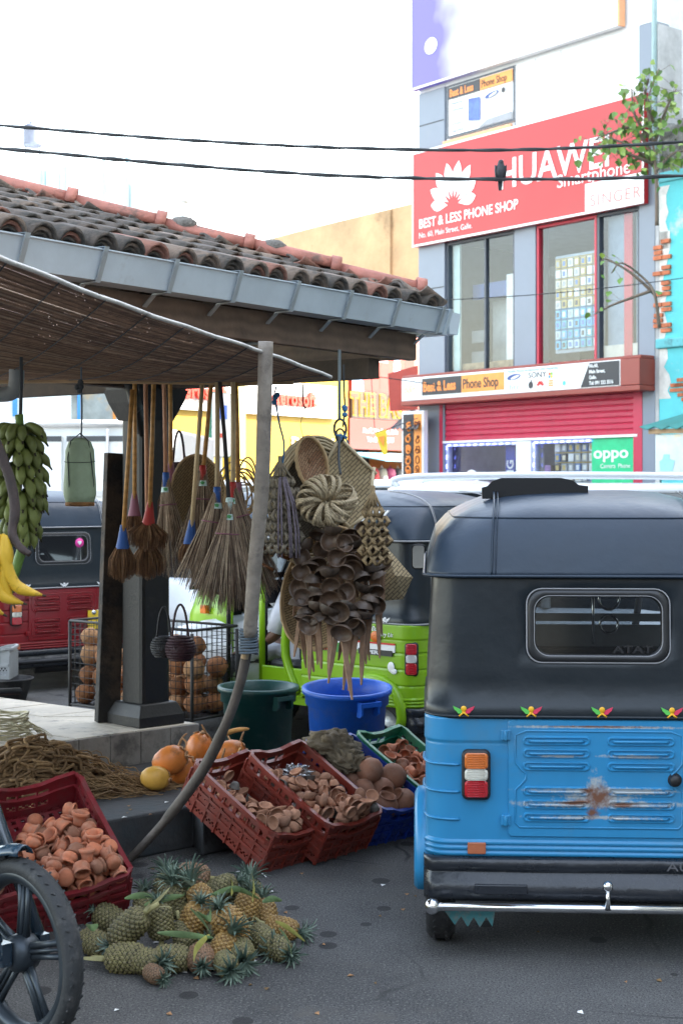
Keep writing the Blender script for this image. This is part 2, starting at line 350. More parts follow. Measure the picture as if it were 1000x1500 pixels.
# gutter
GM=mat('painted_gutter',(.50,.585,.65),.42,.1,var=.1,scale=3,bump=.12,bs=25,dirt=((.35,.37,.38),5,.6,.6))
gu=MB(); prof=[(.02,2.605),(.02,2.49),(-.085,2.49),(-.105,2.605),(-.112,2.608),(-.112,2.600),(-.10,2.598),(-.08,2.495)]
prof=[(.03,2.607),(.03,2.495),(-.075,2.495),(-.11,2.603),(-.118,2.607),(-.118,2.612),(-.104,2.611),(-.07,2.501),(.024,2.501),(.024,2.607)]
gu.rings([[tuple(RP(t,s+.03,z)) for s,z in prof] for t in (-.02,-7.3)],True,True,0,False)
gu.rings([[tuple(RP(t,s+.03,z)) for s,z in [(.05,2.615),(.05,2.486),(-.08,2.486),(-.125,2.615)]] for t in (.01,-.018)],True,True,0,False)
go=gu.build('gutter',GM,rt,fix=True)
g2=MB(); g2.rings([[tuple(RP(s2+.02,t,z)) for s2,z in [(.02,2.607),(.02,2.495),(.1,2.495),(.13,2.607)]] for t in (-.05,4.5)],True,True,0,False); g2.build('gutter',GM,rt)
STM=mat('gutter_strap',(.40,.45,.48),.45,.5,bump=.1)
for k in range(17):
    t=-.08-k*.395; s_=MB()
    pts=[RP(t,-.012,2.622),RP(t,-.1,2.618),RP(t,-.094,2.6),RP(t,-.05,2.488),RP(t,.03,2.486),RP(t,.1,2.43)]
    d=Vector((eav.x,eav.y,0))*.012
    s_.rings([[tuple(p+d),tuple(p-d)] for p in pts],False,False,0,False)
    s_.build('gutter_strap',STM,rt,solid=.005)
# pillar and post
pil=thing('stone_pillar','dark square pillar on a moulded base at the platform corner','pillar',(-1.1,8.56,HP),math.atan2(e.y,e.x))
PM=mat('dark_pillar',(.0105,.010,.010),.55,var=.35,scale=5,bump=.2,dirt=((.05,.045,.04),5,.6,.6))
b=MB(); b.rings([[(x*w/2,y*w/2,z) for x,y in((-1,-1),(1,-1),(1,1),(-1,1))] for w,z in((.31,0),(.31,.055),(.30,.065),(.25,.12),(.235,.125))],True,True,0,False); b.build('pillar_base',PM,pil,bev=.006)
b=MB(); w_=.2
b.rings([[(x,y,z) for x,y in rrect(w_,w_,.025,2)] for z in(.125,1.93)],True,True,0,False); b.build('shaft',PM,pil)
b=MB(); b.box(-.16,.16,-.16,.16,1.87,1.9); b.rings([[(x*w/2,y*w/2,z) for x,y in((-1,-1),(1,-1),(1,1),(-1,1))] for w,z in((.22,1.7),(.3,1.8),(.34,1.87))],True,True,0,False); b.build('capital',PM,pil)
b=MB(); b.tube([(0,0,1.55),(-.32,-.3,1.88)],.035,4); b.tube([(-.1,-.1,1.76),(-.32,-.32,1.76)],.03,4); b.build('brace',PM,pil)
post=MB(); q0=P(163,1052,8.45)
OLDW=mat('flaking_post',(.06,.042,.03),.8,var=.4,scale=7,bump=.4,bs=30,dist=.01,dirt=((.018,.017,.016),4,.46,1))
post.rings([[(x,y,z) for x,y in((-.065,-.03),(.065,-.03),(.065,.03),(-.065,.03))] for z in(0,.5,1.0,1.52)],True,True,0,False)
o=post.build('wooden_post',OLDW,None,(-1.325,8.60,HP),bev=.004); o.rotation_euler=(0,R(2.2),R(30)); tag(o,'flaking wooden post standing hard against the left of the dark pillar','post')
# downpipe elbow at the left edge
o=MB().tube(spl([P(-60,578,6.6),P(0,578,6.6),P(18,574,6.6),P(24,560,6.6),P(24,520,6.6)]),.033,14).build('drain_pipe',mat('pvc_grey',(.28,.3,.31),.45)); tag(o,'grey drain pipe elbow under the roof above the green bananas','pipe')

# ================================================================ REED MAT AWNING
mt=thing('reed_awning','sagging dark reed mat awning with a white rolled edge over the stall','awning')
N0=Vector((-.044,6.5,2.17)); N1=Vector((-1.24,3.0,2.36)); F0=Vector((-.235,7.45,2.232)); F1=Vector((-3.0,7.7,2.24))
def MP(u,v):   # u 0 right ..1 left, v 0 near .. 1 far
    a=N0.lerp(N1,u); b=F0.lerp(F1,u); p=a.lerp(b,v)
    p.z-=.008*math.sin(PI*u)*(1-v)+.05*math.sin(PI*v)*math.sin(PI*min(1,u*1.2)); p.z+=.006*math.sin(u*9+v*4); return p
SL=[mat('reed_dark',(.20,.12,.08),.75,var=.4,scale=25,bump=.3),mat('reed_brown',(.36,.22,.14),.7,var=.4,scale=25,bump=.3),mat('reed_pale',(.42,.30,.21),.7,var=.4,scale=25,bump=.3)]
sm_=MB(); random.seed(3); NS=235
for i in range(NS):
    v=(i+.5)/NS; wob=random.uniform(-.3,.3)/NS; wd=.0052*random.choice((random.uniform(.9,1.05),random.uniform(.9,1.05),random.uniform(.9,1.05),random.uniform(.55,.8)))
    u=0
    while u<1:
        u2=min(1,u+random.uniform(.25,.6)); k=max(2,int((u2-u)*14)); dv=random.uniform(-.25,.25)/NS; pts=[]
        for q in range(k+1):
            uu=u+(u2-u)*q/k; pts.append(MP(uu,min(1,max(0,v+wob+dv*math.sin(q)))) )
        lens=(MP(.5,1)-MP(.5,0)).length/NS
        rs=[]
        for q,p in enumerate(pts):
            uu=u+(u2-u)*q/k; a=(MP(uu,min(1,v+.01))-MP(uu,max(0,v-.01))).normalized(); sp_=(MP(uu,1)-MP(uu,0)).length/NS*.5*wd/.0052
            rs.append([tuple(p+a*sp_),tuple(p+Vector((0,0,.003))),tuple(p-a*sp_),tuple(p-Vector((0,0,.003)))])
        sm_.rings(rs,True,True,random.choices((0,1,2),(5,3,1))[0],False); u=u2+.002
sm_.build('reed_slats',SL,mt,fix=False)
tw=MB()
for k in range(14):
    u=.03+k*.075; tw.tube([MP(u,v/16)-Vector((0,0,.004)) for v in range(17)],.0025,4)
tw.build('binding_cord',twine,mt)
ed=MB(); ed.tube([MP(u/30,0)+Vector((0,-.004,.003+.002*math.sin(u*1.7))) for u in range(31)],.007,6); ed.build('rolled_edge',mat('white_edge_sheet',(.55,.53,.5),.6,var=.2,scale=14,bump=.4,bs=30,dirt=((.2,.18,.16),12,.55,.7)),mt)
ed=MB(); ed.tube([MP(u/20,1) for u in range(21)],.02,8); ed.build('far_pole',wood,mt)
# supporting pole
pw=mat('grey_pole_wood',(.27,.235,.20),.8,var=.25,scale=12,bump=.5,bs=50,dirt=((.12,.10,.09),14,.52,.6))
pd=mat('dark_pole_wood',(.12,.10,.085),.8,var=.3,scale=12,bump=.4,bs=50)
sp=thing('awning_pole','crooked two piece wooden pole propping up the reed awning','pole',P(185,1262,6.95))
base=P(185,1262,6.95)
up_=[P(389,500,5.76),P(387,600,5.8),P(383,720,5.9),P(373,830,6.0),P(366,930,6.1)]
b=MB(); b.tube([p-base for p in spl(up_)],.0285,12); b.build('upper_pole',pw,sp)
lo=[P(368,905,6.12),P(362,950,6.13),P(352,1000,6.2),P(332,1058,6.3),P(296,1130,6.5),P(240,1205,6.75),P(185,1264,6.95)]
b=MB(); b.tube([p-base for p in spl(lo)],[.026]*20+[.03]*10+[.024]*7,12,flat=.8); b.build('lower_pole',pd,sp)
b=MB(); b.tube([P(368,908,6.1)-base,P(358,965,6.12)-base],.016,5); b.build('splint',mat('pale_wood',(.55,.4,.24),.6,bump=.2),sp)
b=MB()
for k in range(9): 
    p=P(364,925+k*4.2,6.12)-base; b.tube([p+Vector((.036*math.cos(a*.7),.036*math.sin(a*.7),random.uniform(-.002,.002)+.0012*a)) for a in range(10)],.0055,5)
b.build('rope_binding',mat('rag_rope',(.10,.13,.16),.9,bump=.4),sp)
# ================================================================ AUTO RICKSHAWS
canv=mat('black_canvas',(.009,.0145,.020),.36,var=.12,scale=3,bump=.22,bs=7,dist=.012,spec=.4,dirt=((.022,.028,.034),3,.58,.45))
canv2=mat('hood_canvas',(.017,.031,.052),.40,var=.12,scale=3,bump=.22,bs=7,dist=.012,spec=.4,dirt=((.03,.045,.065),2.5,.58,.5))
pipe_=mat('rubber_trim',(.02,.021,.023),.35,bump=.05); pipeL=mat('grey_piping',(.30,.30,.31),.5)
def paint(name,c,dirt=None,rough=.32): return mat(name,c,rough,var=.06,scale=2.5,bump=.03,bs=12,coat=.12,spec=.4,dirt=dirt or ((c[0]*.7+.05,c[1]*.7+.045,c[2]*.65+.035),2.6,.54,.5))
def rusty_blue():
    m=paint('worn_blue_door',(.027,.23,.46)); n=m.node_tree.nodes; L=m.node_tree.links; b=n['Principled BSDF']
    src=b.inputs['Base Color'].links[0].from_socket
    tc=n.new('ShaderNodeTexCoord')
    def patch(cx,cz,sx,sz,rad,nsc,namp,soft,colr,src):
        mp=n.new('ShaderNodeMapping'); mp.inputs['Location'].default_value=(-cx/sx,0,-cz/sz); mp.inputs['Scale'].default_value=(1/sx,0,1/sz); L.new(tc.outputs['Object'],mp.inputs[0])
        ln=n.new('ShaderNodeVectorMath'); ln.operation='LENGTH'; L.new(mp.outputs[0],ln.inputs[0])
        nz=n.new('ShaderNodeTexNoise'); nz.inputs['Scale'].default_value=nsc; nz.inputs['Detail'].default_value=7; nz.inputs['Roughness'].default_value=.75; L.new(tc.outputs['Object'],nz.inputs['Vector'])
        ma=n.new('ShaderNodeMath'); ma.operation='MULTIPLY_ADD'; ma.inputs[1].default_value=namp; L.new(nz.outputs['Fac'],ma.inputs[0]); L.new(ln.outputs['Value'],ma.inputs[2])
        mr=n.new('ShaderNodeMapRange'); mr.inputs[1].default_value=rad+namp*.5+soft; mr.inputs[2].default_value=rad+namp*.5-soft; L.new(ma.outputs[0],mr.inputs[0])
        mx=n.new('ShaderNodeMix'); mx.data_type='RGBA'; L.new(mr.outputs[0],mx.inputs[0]); L.new(src,mx.inputs[6]); mx.inputs[7].default_value=colr+(1,); return mx.outputs[2]
    s=src
    for q in((0,.57,.10,.024),(0,.552,.25,.010),(.12,.60,.1,.01),(0,.60,.2,.007),(0,.503,.16,.006),(-.01,.60,.028,.045),(.13,.725,.09,.006),(-.14,.725,.07,.005),(0,.83,.3,.004)):
        s=patch(*q,1,48,4.2,.45,(.36,.40,.42),s)
    for q in((0,.575,.045,.04),(-.09,.555,.05,.006),(-.06,.56,.04,.008),(.08,.55,.06,.008),(-.02,.52,.02,.02),(0,.832,.2,.003),(-.03,.6,.03,.01)):
        s=patch(*q,.85,45,2.6,.5,(.17,.075,.045),s)
    L.new(s,b.inputs['Base Color']); return m
def ringr(hw,y0,y1,r,z,n=7,rf=None):
    rf=rf or r; pts=[]
    for cx,cy,a0,rr in((hw-r,y0+r,-90,r),(hw-rf,y1-rf,0,rf),(-hw+rf,y1-rf,90,rf),(-hw+r,y0+r,180,r)):
        for k in range(n+1):
            a=R(a0+90*k/n); pts.append((cx+rr*math.cos(a),cy+rr*math.sin(a),z))
    return pts
def upath(hw,y0,r,ye,z,brk=(),n=8):   # left side -> rear -> right side
    pts=[(-hw,ye,z),(-hw,(ye+y0+r)/2,z)]
    for k in range(n+1): a=R(180+90*k/n); pts.append((-hw+r+r*math.cos(a),y0+r+r*math.sin(a),z))
    for x in brk: pts.append((x,y0,z))
    for k in range(n+1): a=R(270+90*k/n); pts.append((hw-r+r*math.cos(a),y0+r+r*math.sin(a),z))
    return pts+[(hw,(ye+y0+r)/2,z),(hw,ye,z)]
def stadium(mb,cx,cz,w,h,y,d):
    o=[]
    for ins,yy in((0,y),(.003,y-d),(.007,y-d*1.1),(.011,y-d*.2)):
        hw=w/2-h/2; r=h/2-ins
        o.append([(cx+sx*hw+r*math.cos(R(a)),yy,cz+r*math.sin(R(a))) for sx,a0 in((1,-90),(-1,90)) for a in range(a0,a0+181,30)])
    mb.rings(o,True,True,0,False)
    mb.tube([(cx-hw*.95,y-d*.2,cz-.001),(cx-hw*.85,y-d*1.8,cz-.001),(cx+hw*.85,y-d*1.8,cz-.001),(cx+hw*.95,y-d*.2,cz-.001)],.0045,6)
def wheel(parent,x,y,r=.205,wd=.1,rimm=None,steer=0):
    b=MB(); pr=[(r*.62,-wd/2),(r*.88,-wd/2-.004),(r*.97,-wd/2+.014),(r,-wd*.2),(r,wd*.2),(r*.97,wd/2-.014),(r*.88,wd/2+.004),(r*.62,wd/2)]
    M=Matrix.Rotation(PI/2,4,'Y'); b.lathe(pr,32,M=M)
    for k in range(40):
        a=2*PI*k/40
        for s in(-1,1): b.box(-.004,.004,-.006,.006,0,.004,0,M@Matrix.Rotation(a,4,'Z')@Matrix.Translation((r-.001,0,s*wd*.22))@Matrix.Rotation(PI/2,4,'Y')@Matrix.Rotation(s*.6,4,'Z'))
    w_=b.build('wheel',rub,parent,(x,y,r))
    b=MB(); b.lathe([(.02,wd*.3),(r*.25,wd*.28),(r*.45,wd*.12),(r*.55,wd*.3),(r*.63,wd*.42)],24,M=M); b.lathe([(.02,-wd*.3),(r*.25,-wd*.28),(r*.45,-wd*.12),(r*.55,-wd*.3),(r*.63,-wd*.42)],24,M=M); b.build('rim',rimm or steel,w_)
    w_.rotation_euler=(0,0,steer); return w_
def tail_light(root,x,z,w,h,new=False,y=0,rz=0):
    b=MB(); b.rings([[(a,yy,c) for a,c in rrect(w-i*2,h-i*2,.022)] for i,yy in((0,.005),(0,-.014),(.006,-.02))],True,True,0,True); t=b.build('tail_light',blk,root,(x,y,z)); t.rotation_euler=(0,0,rz)
    cols=[('amber_lens',(.62,.16,.03)),('clear_lens',(.62,.60,.52)),('red_lens',(.42,.012,.02))] if not new else [('red_lens',(.5,.012,.02)),('clear_lens',(.68,.66,.66)),('red_lens',(.5,.012,.02))]
    hh=h-.02; zt=hh/2; fr=(.36,.26,.38)
    for (nm,c),f in zip(cols,fr):
        b=MB(); z1=zt-hh*f; 
        b.rings([[(a,yy,(zt+z1)/2+c2) for a,c2 in rrect(w-.02-i*2,hh*f-.001-i*2,.012,3)] for i,yy in((0,-.012),(0,-.026),(.005,-.031))],True,True,0,False)
        for k in range(7): 
            zz=z1+(k+.5)/7*hh*f; b.tube([(-w/2+.02,-.0315,zz),(w/2-.02,-.0315,zz)],.0016,4)
        b.build(nm,mat(nm+('_new' if new else ''),c,.18,var=.08,bump=.02,coat=.5),t); zt=z1
def emblem(root,x,y,z,pal,s=.022,rz=0):
    M=Matrix.Translation((x,y,z))@Matrix.Rotation(rz,4,'Z'); b=MB()
    for sx,mi in((-1,0),(1,1)):
        pl=[(sx*.3*s,-.004,.1*s),(sx*1.75*s,-.004,.75*s),(sx*1.5*s,-.004,.15*s),(sx*1.2*s,-.004,-.1*s),(sx*.9*s,-.004,-.45*s),(sx*.3*s,-.004,-.5*s)]
        b.add([(p[0],p[1],p[2]) for p in pl]+[(p[0],-.0005,p[2]) for p in pl],[tuple(range(6)),(6,7,8,9,10,11)]+[(i,(i+1)%6,(i+1)%6+6,i+6) for i in range(6)],mi,False,M)
    b.ball((0,-.005,.3*s),.48*s,10,2,M,(1,.3,1)); b.ball((0,-.004,-.25*s),.3*s,8,2,M,(1,.3,1))
    for sx in(-1,1): b.tube([(0,-.005,-.3*s),(sx*.75*s,-.005,-.9*s)],.14*s,5,2,M=M)
    o=b.build('winged_skull_emblem',pal,root); return o
def rickshaw(name,label,loc,rz,col,pal,kind,roofh=1.69):
    T=thing(name,label,'auto rickshaw',loc,rz,'three wheeled taxis')
    pm=paint(name+'_paint_'+kind,col)
    # lower body tub
    lv=[(.352,.0)]
    for z0_,amp in ((.366,.007),(.386,.007),(.406,.007)): lv+=[(z0_-.009,0),(z0_-.005,amp),(z0_+.005,amp),(z0_+.009,0)]
    for z0_ in ((.49,.59,.69) if kind!='blue' else ()): lv+=[(z0_-.016,-.001),(z0_-.012,-.001),(z0_-.004,-.006),(z0_,-.006),(z0_+.005,-.001),(z0_+.009,-.001)]
    for z0_ in (.775,): lv+=[(z0_-.018,-.001),(z0_-.012,-.001),(z0_-.006,-.003),(z0_,.003),(z0_+.006,.003),(z0_+.012,.003)]
    lv+=[(.855,.002),(.862,-.002)]
    lx=[]
    for a_,b_ in zip(lv,lv[1:]):
        lx.append(a_)
        if b_[0]-a_[0]>.02: lx+=[(a_[0]+.003,a_[1]),(b_[0]-.003,b_[1])]
    lv=lx+[lv[-1]]
    rs=[upath(.627+o,-o,.1,.95,z,(-.327,0,.327)) for z,o in lv]
    b=MB(); b.rings(rs,False,False,0,True); 
    b.rings([upath(.615,.012,.09,.95,z) for z in(.352,.86)],False,False,0,True)
    bo=b.build('body',pm,T)
    if kind=='blue':
        for s in(-1,1):
            for z in(.69,.59,.49):
                b=MB(); b.tube(spl([(s*.629,.25,z),(s*.629,.12,z),(s*.607,.035,z),(s*.55,.0,z),(s*.50,-.001,z-.001)],4),[.0062]*16+[.002],6,flat=.8); b.build('pressed_rib',pm,bo)
    b=MB(); b.box(-.60,.60,.95,.975,.36,.86); b.box(-.6,.6,.03,.95,.35,.37); b.build('bulkhead',blk,T)
    # fenders
    for s in(-1,1):
        b=MB(); rs=[]
        for k in range(13):
            a=R(-20+220*k/12); cy,cz=.30,.30; r=.255
            rs.append([(s*x,cy-math.cos(a)*rr*1.0,cz+math.sin(a)*rr) for x,rr in((.56,r-.01),(.62,r),(.655,r-.006),(.668,r-.03),(.662,r-.055),(.56,r-.06))])
        b.rings(rs,True,True,0,True); b.build('mudguard',pm,T)
    for s in(-1,1):
        wheel(T,s*(.545 if kind!='blue' else .57),.27 if kind!='blue' else .20)
        if kind!='blue': b=MB(); b.box(s*.545-.07,s*.545+.07,.0,.012,.1,.3); b.build('mud_flap',rub,T)
    wheel(T,0,2.25,.205,.09)
    # rear door with louvres
    dm=pm if kind!='blue' else rusty_blue()
    d=MB(); yb=-.001
    d.rings([[(a,yy,.642+c) for a,c in rrect(.652-i*2,.425-i*2,.012,3)] for i,yy in((0,.003),(0,-.005),(.003,-.008))],True,True,0,False)
    for s in(-1,1):
        for z in(.78,.735,.688,.597,.549,.502): stadium(d,s*.152,z,.245,.036,-.008,.006)
    ol=[(-.26,.815),(-.30,.80),(-.30,.70),(-.28,.675),(-.262,.66),(-.262,.64),(-.28,.62),(-.30,.6),(-.30,.48),(-.285,.465),(.285,.465),(.30,.48),(.30,.60),(.28,.62),(.262,.64),(.262,.66),(.28,.675),(.30,.7),(.3,.8),(.26,.815)]
    d.tube([(x,-.008,z) for x,z in ol],.0042,6,closed=True)
    do=d.build('rear_door',dm,T)
    for z in(.80,.49):
        b=MB(); b.box(-.352,-.318,-.017,0,z-.018,z+.018); b.tube([(-.335,-.02,z-.018),(-.335,-.02,z+.018)],.007,8); b.build('hinge',pm,do,bev=.002)
    b=MB(); b.lathe([(.0,.03),(.019,.03),(.021,.022),(.021,.006),(.028,.0)],20,M=Matrix.Translation((.273,-.006,.642))@Matrix.Rotation(PI/2,4,'X')); b.lathe([(.0,.014),(.013,.014),(.016,0)],16,M=Matrix.Translation((.318,-.006,.648))@Matrix.Rotation(PI/2,4,'X')); b.build('door_handle',blk if kind=='blue' else chrome,do)
    # lights
    for s in(-1,1): tail_light(T,s*(.442 if kind!='green' else .585),.655,.104 if kind!='green' else .085,.182 if kind!='green' else .21,kind=='green',-.004 if kind!='green' else .045,0 if kind!='green' else s*R(55))
    if kind=='green':
        b=MB(); b.tube(spl([(-.60,1.0,.36),(-.60,1.12,.6),(-.60,1.1,.86)],4),.03,8); b.tube([(-.575,1.36,.36),(-.575,1.36,1.4)],.028,8); b.build('side_rail',pm,T)
        b=MB(); b.box(-.60,-.585,.97,1.35,.33,.52); b.build('side_panel',pm,T,bev=.01)
    for s in(-1,1):
        b=MB(); b.box(s*.44-.033,s*.44+.033,-.017,-.008,.366,.408); b.build('reflector',mat('amber_reflector',(.42,.13,.06),.3),T,bev=.003)
    # lower skirt, bumper
    b=MB(); prof=[(-.004,.356),(-.024,.35),(-.03,.345),(-.03,.315),(-.018,.307),(-.02,.30),(-.05,.27),(-.062,.225),(-.045,.205)]
    hwid=.63
    rs=[]
    for y,z in prof: rs.append([(-hwid,.12,z),(-hwid,.03+y*.5,z),(-hwid+.03,y,z)]+[(x,y-.004*math.sin(x*7+z*30),z) for x in(-.4,-.2,0,.2,.4)]+[(hwid-.03,y,z),(hwid,.03+y*.5,z),(hwid,.12,z)])
    b.rings(rs,False,False,0,True); sk=b.build('rear_skirt',mat('dented_black_panel',(.017,.02,.026),.28,bump=.5,bs=7,dist=.012,dirt=((.10,.10,.10),9,.63,.5)),T,solid=.004)
    b=MB(); b.box(-.45,-.26,-.066,-.05,.232,.268); b.build('skirt_plate',mat('dented_black_panel',(0,0,0)),sk,bev=.004)
    if kind=='blue':
        b=MB(); b.tube([(-.598,-.105,.198),(.598,-.105,.198)],.0155,16); b.ball((-.60,-.105,.198),.029,16); b.ball((.60,-.105,.198),.029,16)
        b.build('chrome_bumper',chrome,T)
        for x in(.02,): 
            b=MB(); b.tube([(x,-.12,.2),(x,-.128,.235),(x,-.122,.275)],[.011,.008,.007],10); b.ball((x,-.122,.283),.019,16); b.build('bumper_knob',chrome,T)
        b=MB()
        pts=[(-.535,.165)]
        for k in range(4): pts+= [(-.515+k*.043,.125-.012*(k==3)),(-.4935+k*.043,.155)]
        pts=[(-.56,.175),(-.52,.12),(-.497,.152),(-.474,.114),(-.452,.15),(-.43,.112),(-.407,.15),(-.385,.116),(-.375,.172)]
        v=[(x,-.06,z) for x,z in pts]+[(x,-.056,z) for x,z in pts]; n_=len(pts)
        b.add(v,[tuple(range(n_)),tuple(range(2*n_-1,n_-1,-1))]+[(i,(i+1)%n_,(i+1)%n_+n_,i+n_) for i in range(n_)]); b.build('sawtooth_flap',mat('faded_teal',(.03,.14,.15),.7,dirt=((.15,.12,.1),20,.5,.6)),T)
        txt('lettering','AUTO',.03,mat('dull_grey',(.12,.12,.13),.4),T,(.24,-.032,.318),sx=1.5)
    else:
        b=MB(); b.tube([(-.60,-.06,.26),(.60,-.06,.26)],.02,10); b.tube([(-.6,-.06,.26),(-.6,.1,.26)],.02,10); b.tube([(.6,-.06,.26),(.6,.1,.26)],.02,10); b.build('bumper',blk,T)
        if kind=='red':
            b=MB(); b.tube([(-.25,.03,.2),(.3,.03,.2)],.05,12); b.build('silencer',blk,T)
            b=MB(); b.box(.22,.44,-.03,-.022,.5-.0,.66-.0); pl=b.build('number_plate',mat('plate_yellow',(.75,.5,.03),.4),T)
    # rear canvas with window opening
    wz=(1.082,1.312)
    lv=[(.858,-.006),(.872,-.008),(.905,-.007),(.91,-.002),(1.0,.0),(1.04,.002),wz[0:1]+(.005,),(1.2,.011),wz[1:2]+(.017,),(1.36,.02),(1.40,.024)]
    brk=(-.3,-.24,-.1,.1,.24,.3)
    rs=[upath(.618-o,o,.13,.82,z,brk) for z,o in lv]
    n=len(rs[0]); i0=[i for i,p in enumerate(rs[0]) if abs(p[0]+.24)<1e-6][0]
    b=MB(); v=[p for r in rs for p in r]; f=[]
    for j in range(len(rs)-1):
        for i in range(n-1):
            if i0<=i<i0+3 and j in(6,7): continue
            f.append((j*n+i,j*n+i+1,(j+1)*n+i+1,(j+1)*n+i))
    b.add(v,f,0,True); cv=b.build('rear_canvas',canv,T,solid=.005)
    b=MB(); b.tube([(p[0]*1.003,p[1]-.003,p[2]) for p in upath(.618+.006,-.008,.13,.82,.866,brk)],.006,6); b.tube([(p[0],p[1],p[2]) for p in upath(.618+.001,-.001,.13,.82,.907,brk)],.0035,6); b.build('canvas_hem',canv if kind=='blue' else pipeL,cv)
    zc=1.197
    b=MB(); t_=math.atan(.012/.23)
    def wr(w,h,y): return [(a,y+c*math.tan(t_)+.011,zc+c) for a,c in rrect(w,h,.055,6)]
    b.rings([wr(.452,.208,.012),wr(.452,.208,-.006),wr(.464,.22,-.014),wr(.50,.252,-.014),wr(.512,.264,-.004),wr(.512,.264,.012)],True,False,0,True); wf=b.build('rear_window',pipe_,cv)
    b=MB(); b.tube([(p[0],p[1],p[2]) for p in wr(.516,.268,-.007)],.0028,6,closed=True); b.tube([(p[0],p[1],p[2]) for p in wr(.462,.218,-.013)],.0016,6,closed=True); b.build('window_piping',pipeL,wf)
    b=MB(); r_=wr(.46,.216,.0); b.add(r_,[tuple(range(len(r_)))]); b.build('window_pane',glass('rickshaw_window',(.42,.46,.48),.03),wf,fix=False)
    # hood
    b=MB(); hr=[]
    for z,wi,y0,r in((1.372,.0,.008,.14),(1.378,-.006,.002,.14),(1.392,-.004,.006,.14),(1.45,.012,.02,.16),(1.52,.034,.042,.19),(1.575,.082,.068,.23),(1.60,.115,.09,.25),(1.635,.18,.16,.27),(1.664,.255,.27,.27),(1.682,.32,.42,.25),(1.69,.42,.60,.18)):
        hr.append(ringr(.617-wi,y0,2.2-wi*.8,min(r,.62-wi-.01),z,8))
    b.rings(hr,True,False,0,True); b.add(hr[-1],[tuple(range(len(hr[-1])))])
    ho=b.build('hood',canv2,T)
    q=[(-.385,.004,1.38),(-.383,.017,1.45),(-.380,.040,1.52),(-.377,.066,1.575),(-.375,.088,1.60),(-.370,.158,1.637),(-.365,.27,1.667),(-.36,.42,1.684)]
    for s in(-1,1):
        b=MB(); b.tube([(s*x,y-.001,z) for x,y,z in spl(q,3)],.004,6); b.tube([(s*(x+.014),y-.0005,z) for x,y,z in spl(q,3)],.0025,6); b.build('hood_seam',canv2 if kind=='blue' else pipeL,ho)
    b=MB(); b.tube(ringr(.632,.0,2.2,.14,1.376,8),.006,6,closed=True); b.build('hood_hem',canv2 if kind=='blue' else pipeL,ho)
    b=MB(); b.tube(ringr(.617-.098,.078,2.2-.08,.24,1.588,8),.004,6,closed=True); b.build('hood_crease',canv2,ho)
    # frame, seats, front
    b=MB()
    for s in(-1,1):
        b.tube([(s*.59,.84,.86),(s*.59,.82,1.4)],.016,8); b.tube([(s*.56,1.72,.36),(s*.57,1.70,1.4)],.016,8); b.tube([(s*.42,2.16,1.0),(s*.47,2.0,1.5)],.018,8)
    b.box(-.57,.57,1.33,1.35,1.10,1.135); b.box(-.57,.57,1.33,1.35,.93,1.085); b.tube([(-.57,1.34,.4),(-.57,1.34,1.42)],.014,8); b.tube([(.57,1.34,.4),(.57,1.34,1.42)],.014,8)
    b.build('cabin_frame',steel if kind=='blue' else blk,T)
    gm=mat('seat_vinyl_'+kind,(.06,.06,.065) if kind!='green' else (.02,.02,.022),.45)
    b=MB(); b.box(-.55,.55,.98,1.33,.42,.56); b.box(-.55,.55,.976,1.06,.56,1.02); b.build('passenger_seat',gm,T,bev=.03)
    b=MB(); b.box(-.25,.25,1.5,1.75,.5,.6); b.build('driver_seat',gm,T,bev=.03)
    b=MB(); b.box(-.58,.58,.95,1.75,.28,.33); b.box(-.5,.5,1.75,2.1,.28,.33); b.build('floor_pan',blk if kind=='blue' else pm,T)
    b=MB(); b.rings([[(x*hw_,y,z) for x,y in((-1,1.74),(-.92,2.02),(-.4,2.2),(.4,2.2),(.92,2.02),(1,1.74))] for z,hw_ in((.33,.40),(.97,.42))],False,False,0,True); b.box(-.4,.4,1.95,2.2,.93,.975); b.build('dash_liner',blk,T)
    b=MB()
    fr_=[]
    for z,hw,y1 in((.3,.40,2.42),(.5,.45,2.44),(.8,.46,2.38),(.98,.44,2.26)):
        fr_.append([(-hw-.06,1.72,z),(-hw-.04,1.9,z),(-hw,2.08,z)]+[(-hw+hw*.45*(1-math.cos(a*PI/12))+.0,2.08+(y1-2.08)*math.sin(a*PI/12),z) for a in range(1,7)]+[(hw-hw*.45*(1-math.cos(a*PI/12)),2.08+(y1-2.08)*math.sin(a*PI/12),z) for a in range(6,0,-1)]+[(hw,2.08,z),(hw+.04,1.9,z),(hw+.06,1.72,z)])
    b.rings(fr_,False,False,0,True); b.build('front_cowl',pm,T,solid=.01)
    b=MB(); b.tube([(-.44,2.24,.99),(-.47,2.0,1.5),(.47,2.0,1.5),(.44,2.24,.99)],.018,8,closed=True); ws=b.build('windscreen_frame',blk,T)
    b=MB(); b.add([(-.43,2.235,1.0),(.43,2.235,1.0),(.46,2.0,1.49),(-.46,2.0,1.49)],[(0,1,2,3)]); b.build('windscreen_pane',glass('windscreen',(.45,.48,.5),.05),ws,fix=False)
    b=MB(); b.tube([(-.3,1.98,1.0),(0,2.1,.92),(.3,1.98,1.0)],.014,8); b.build('handlebar',blk,T)
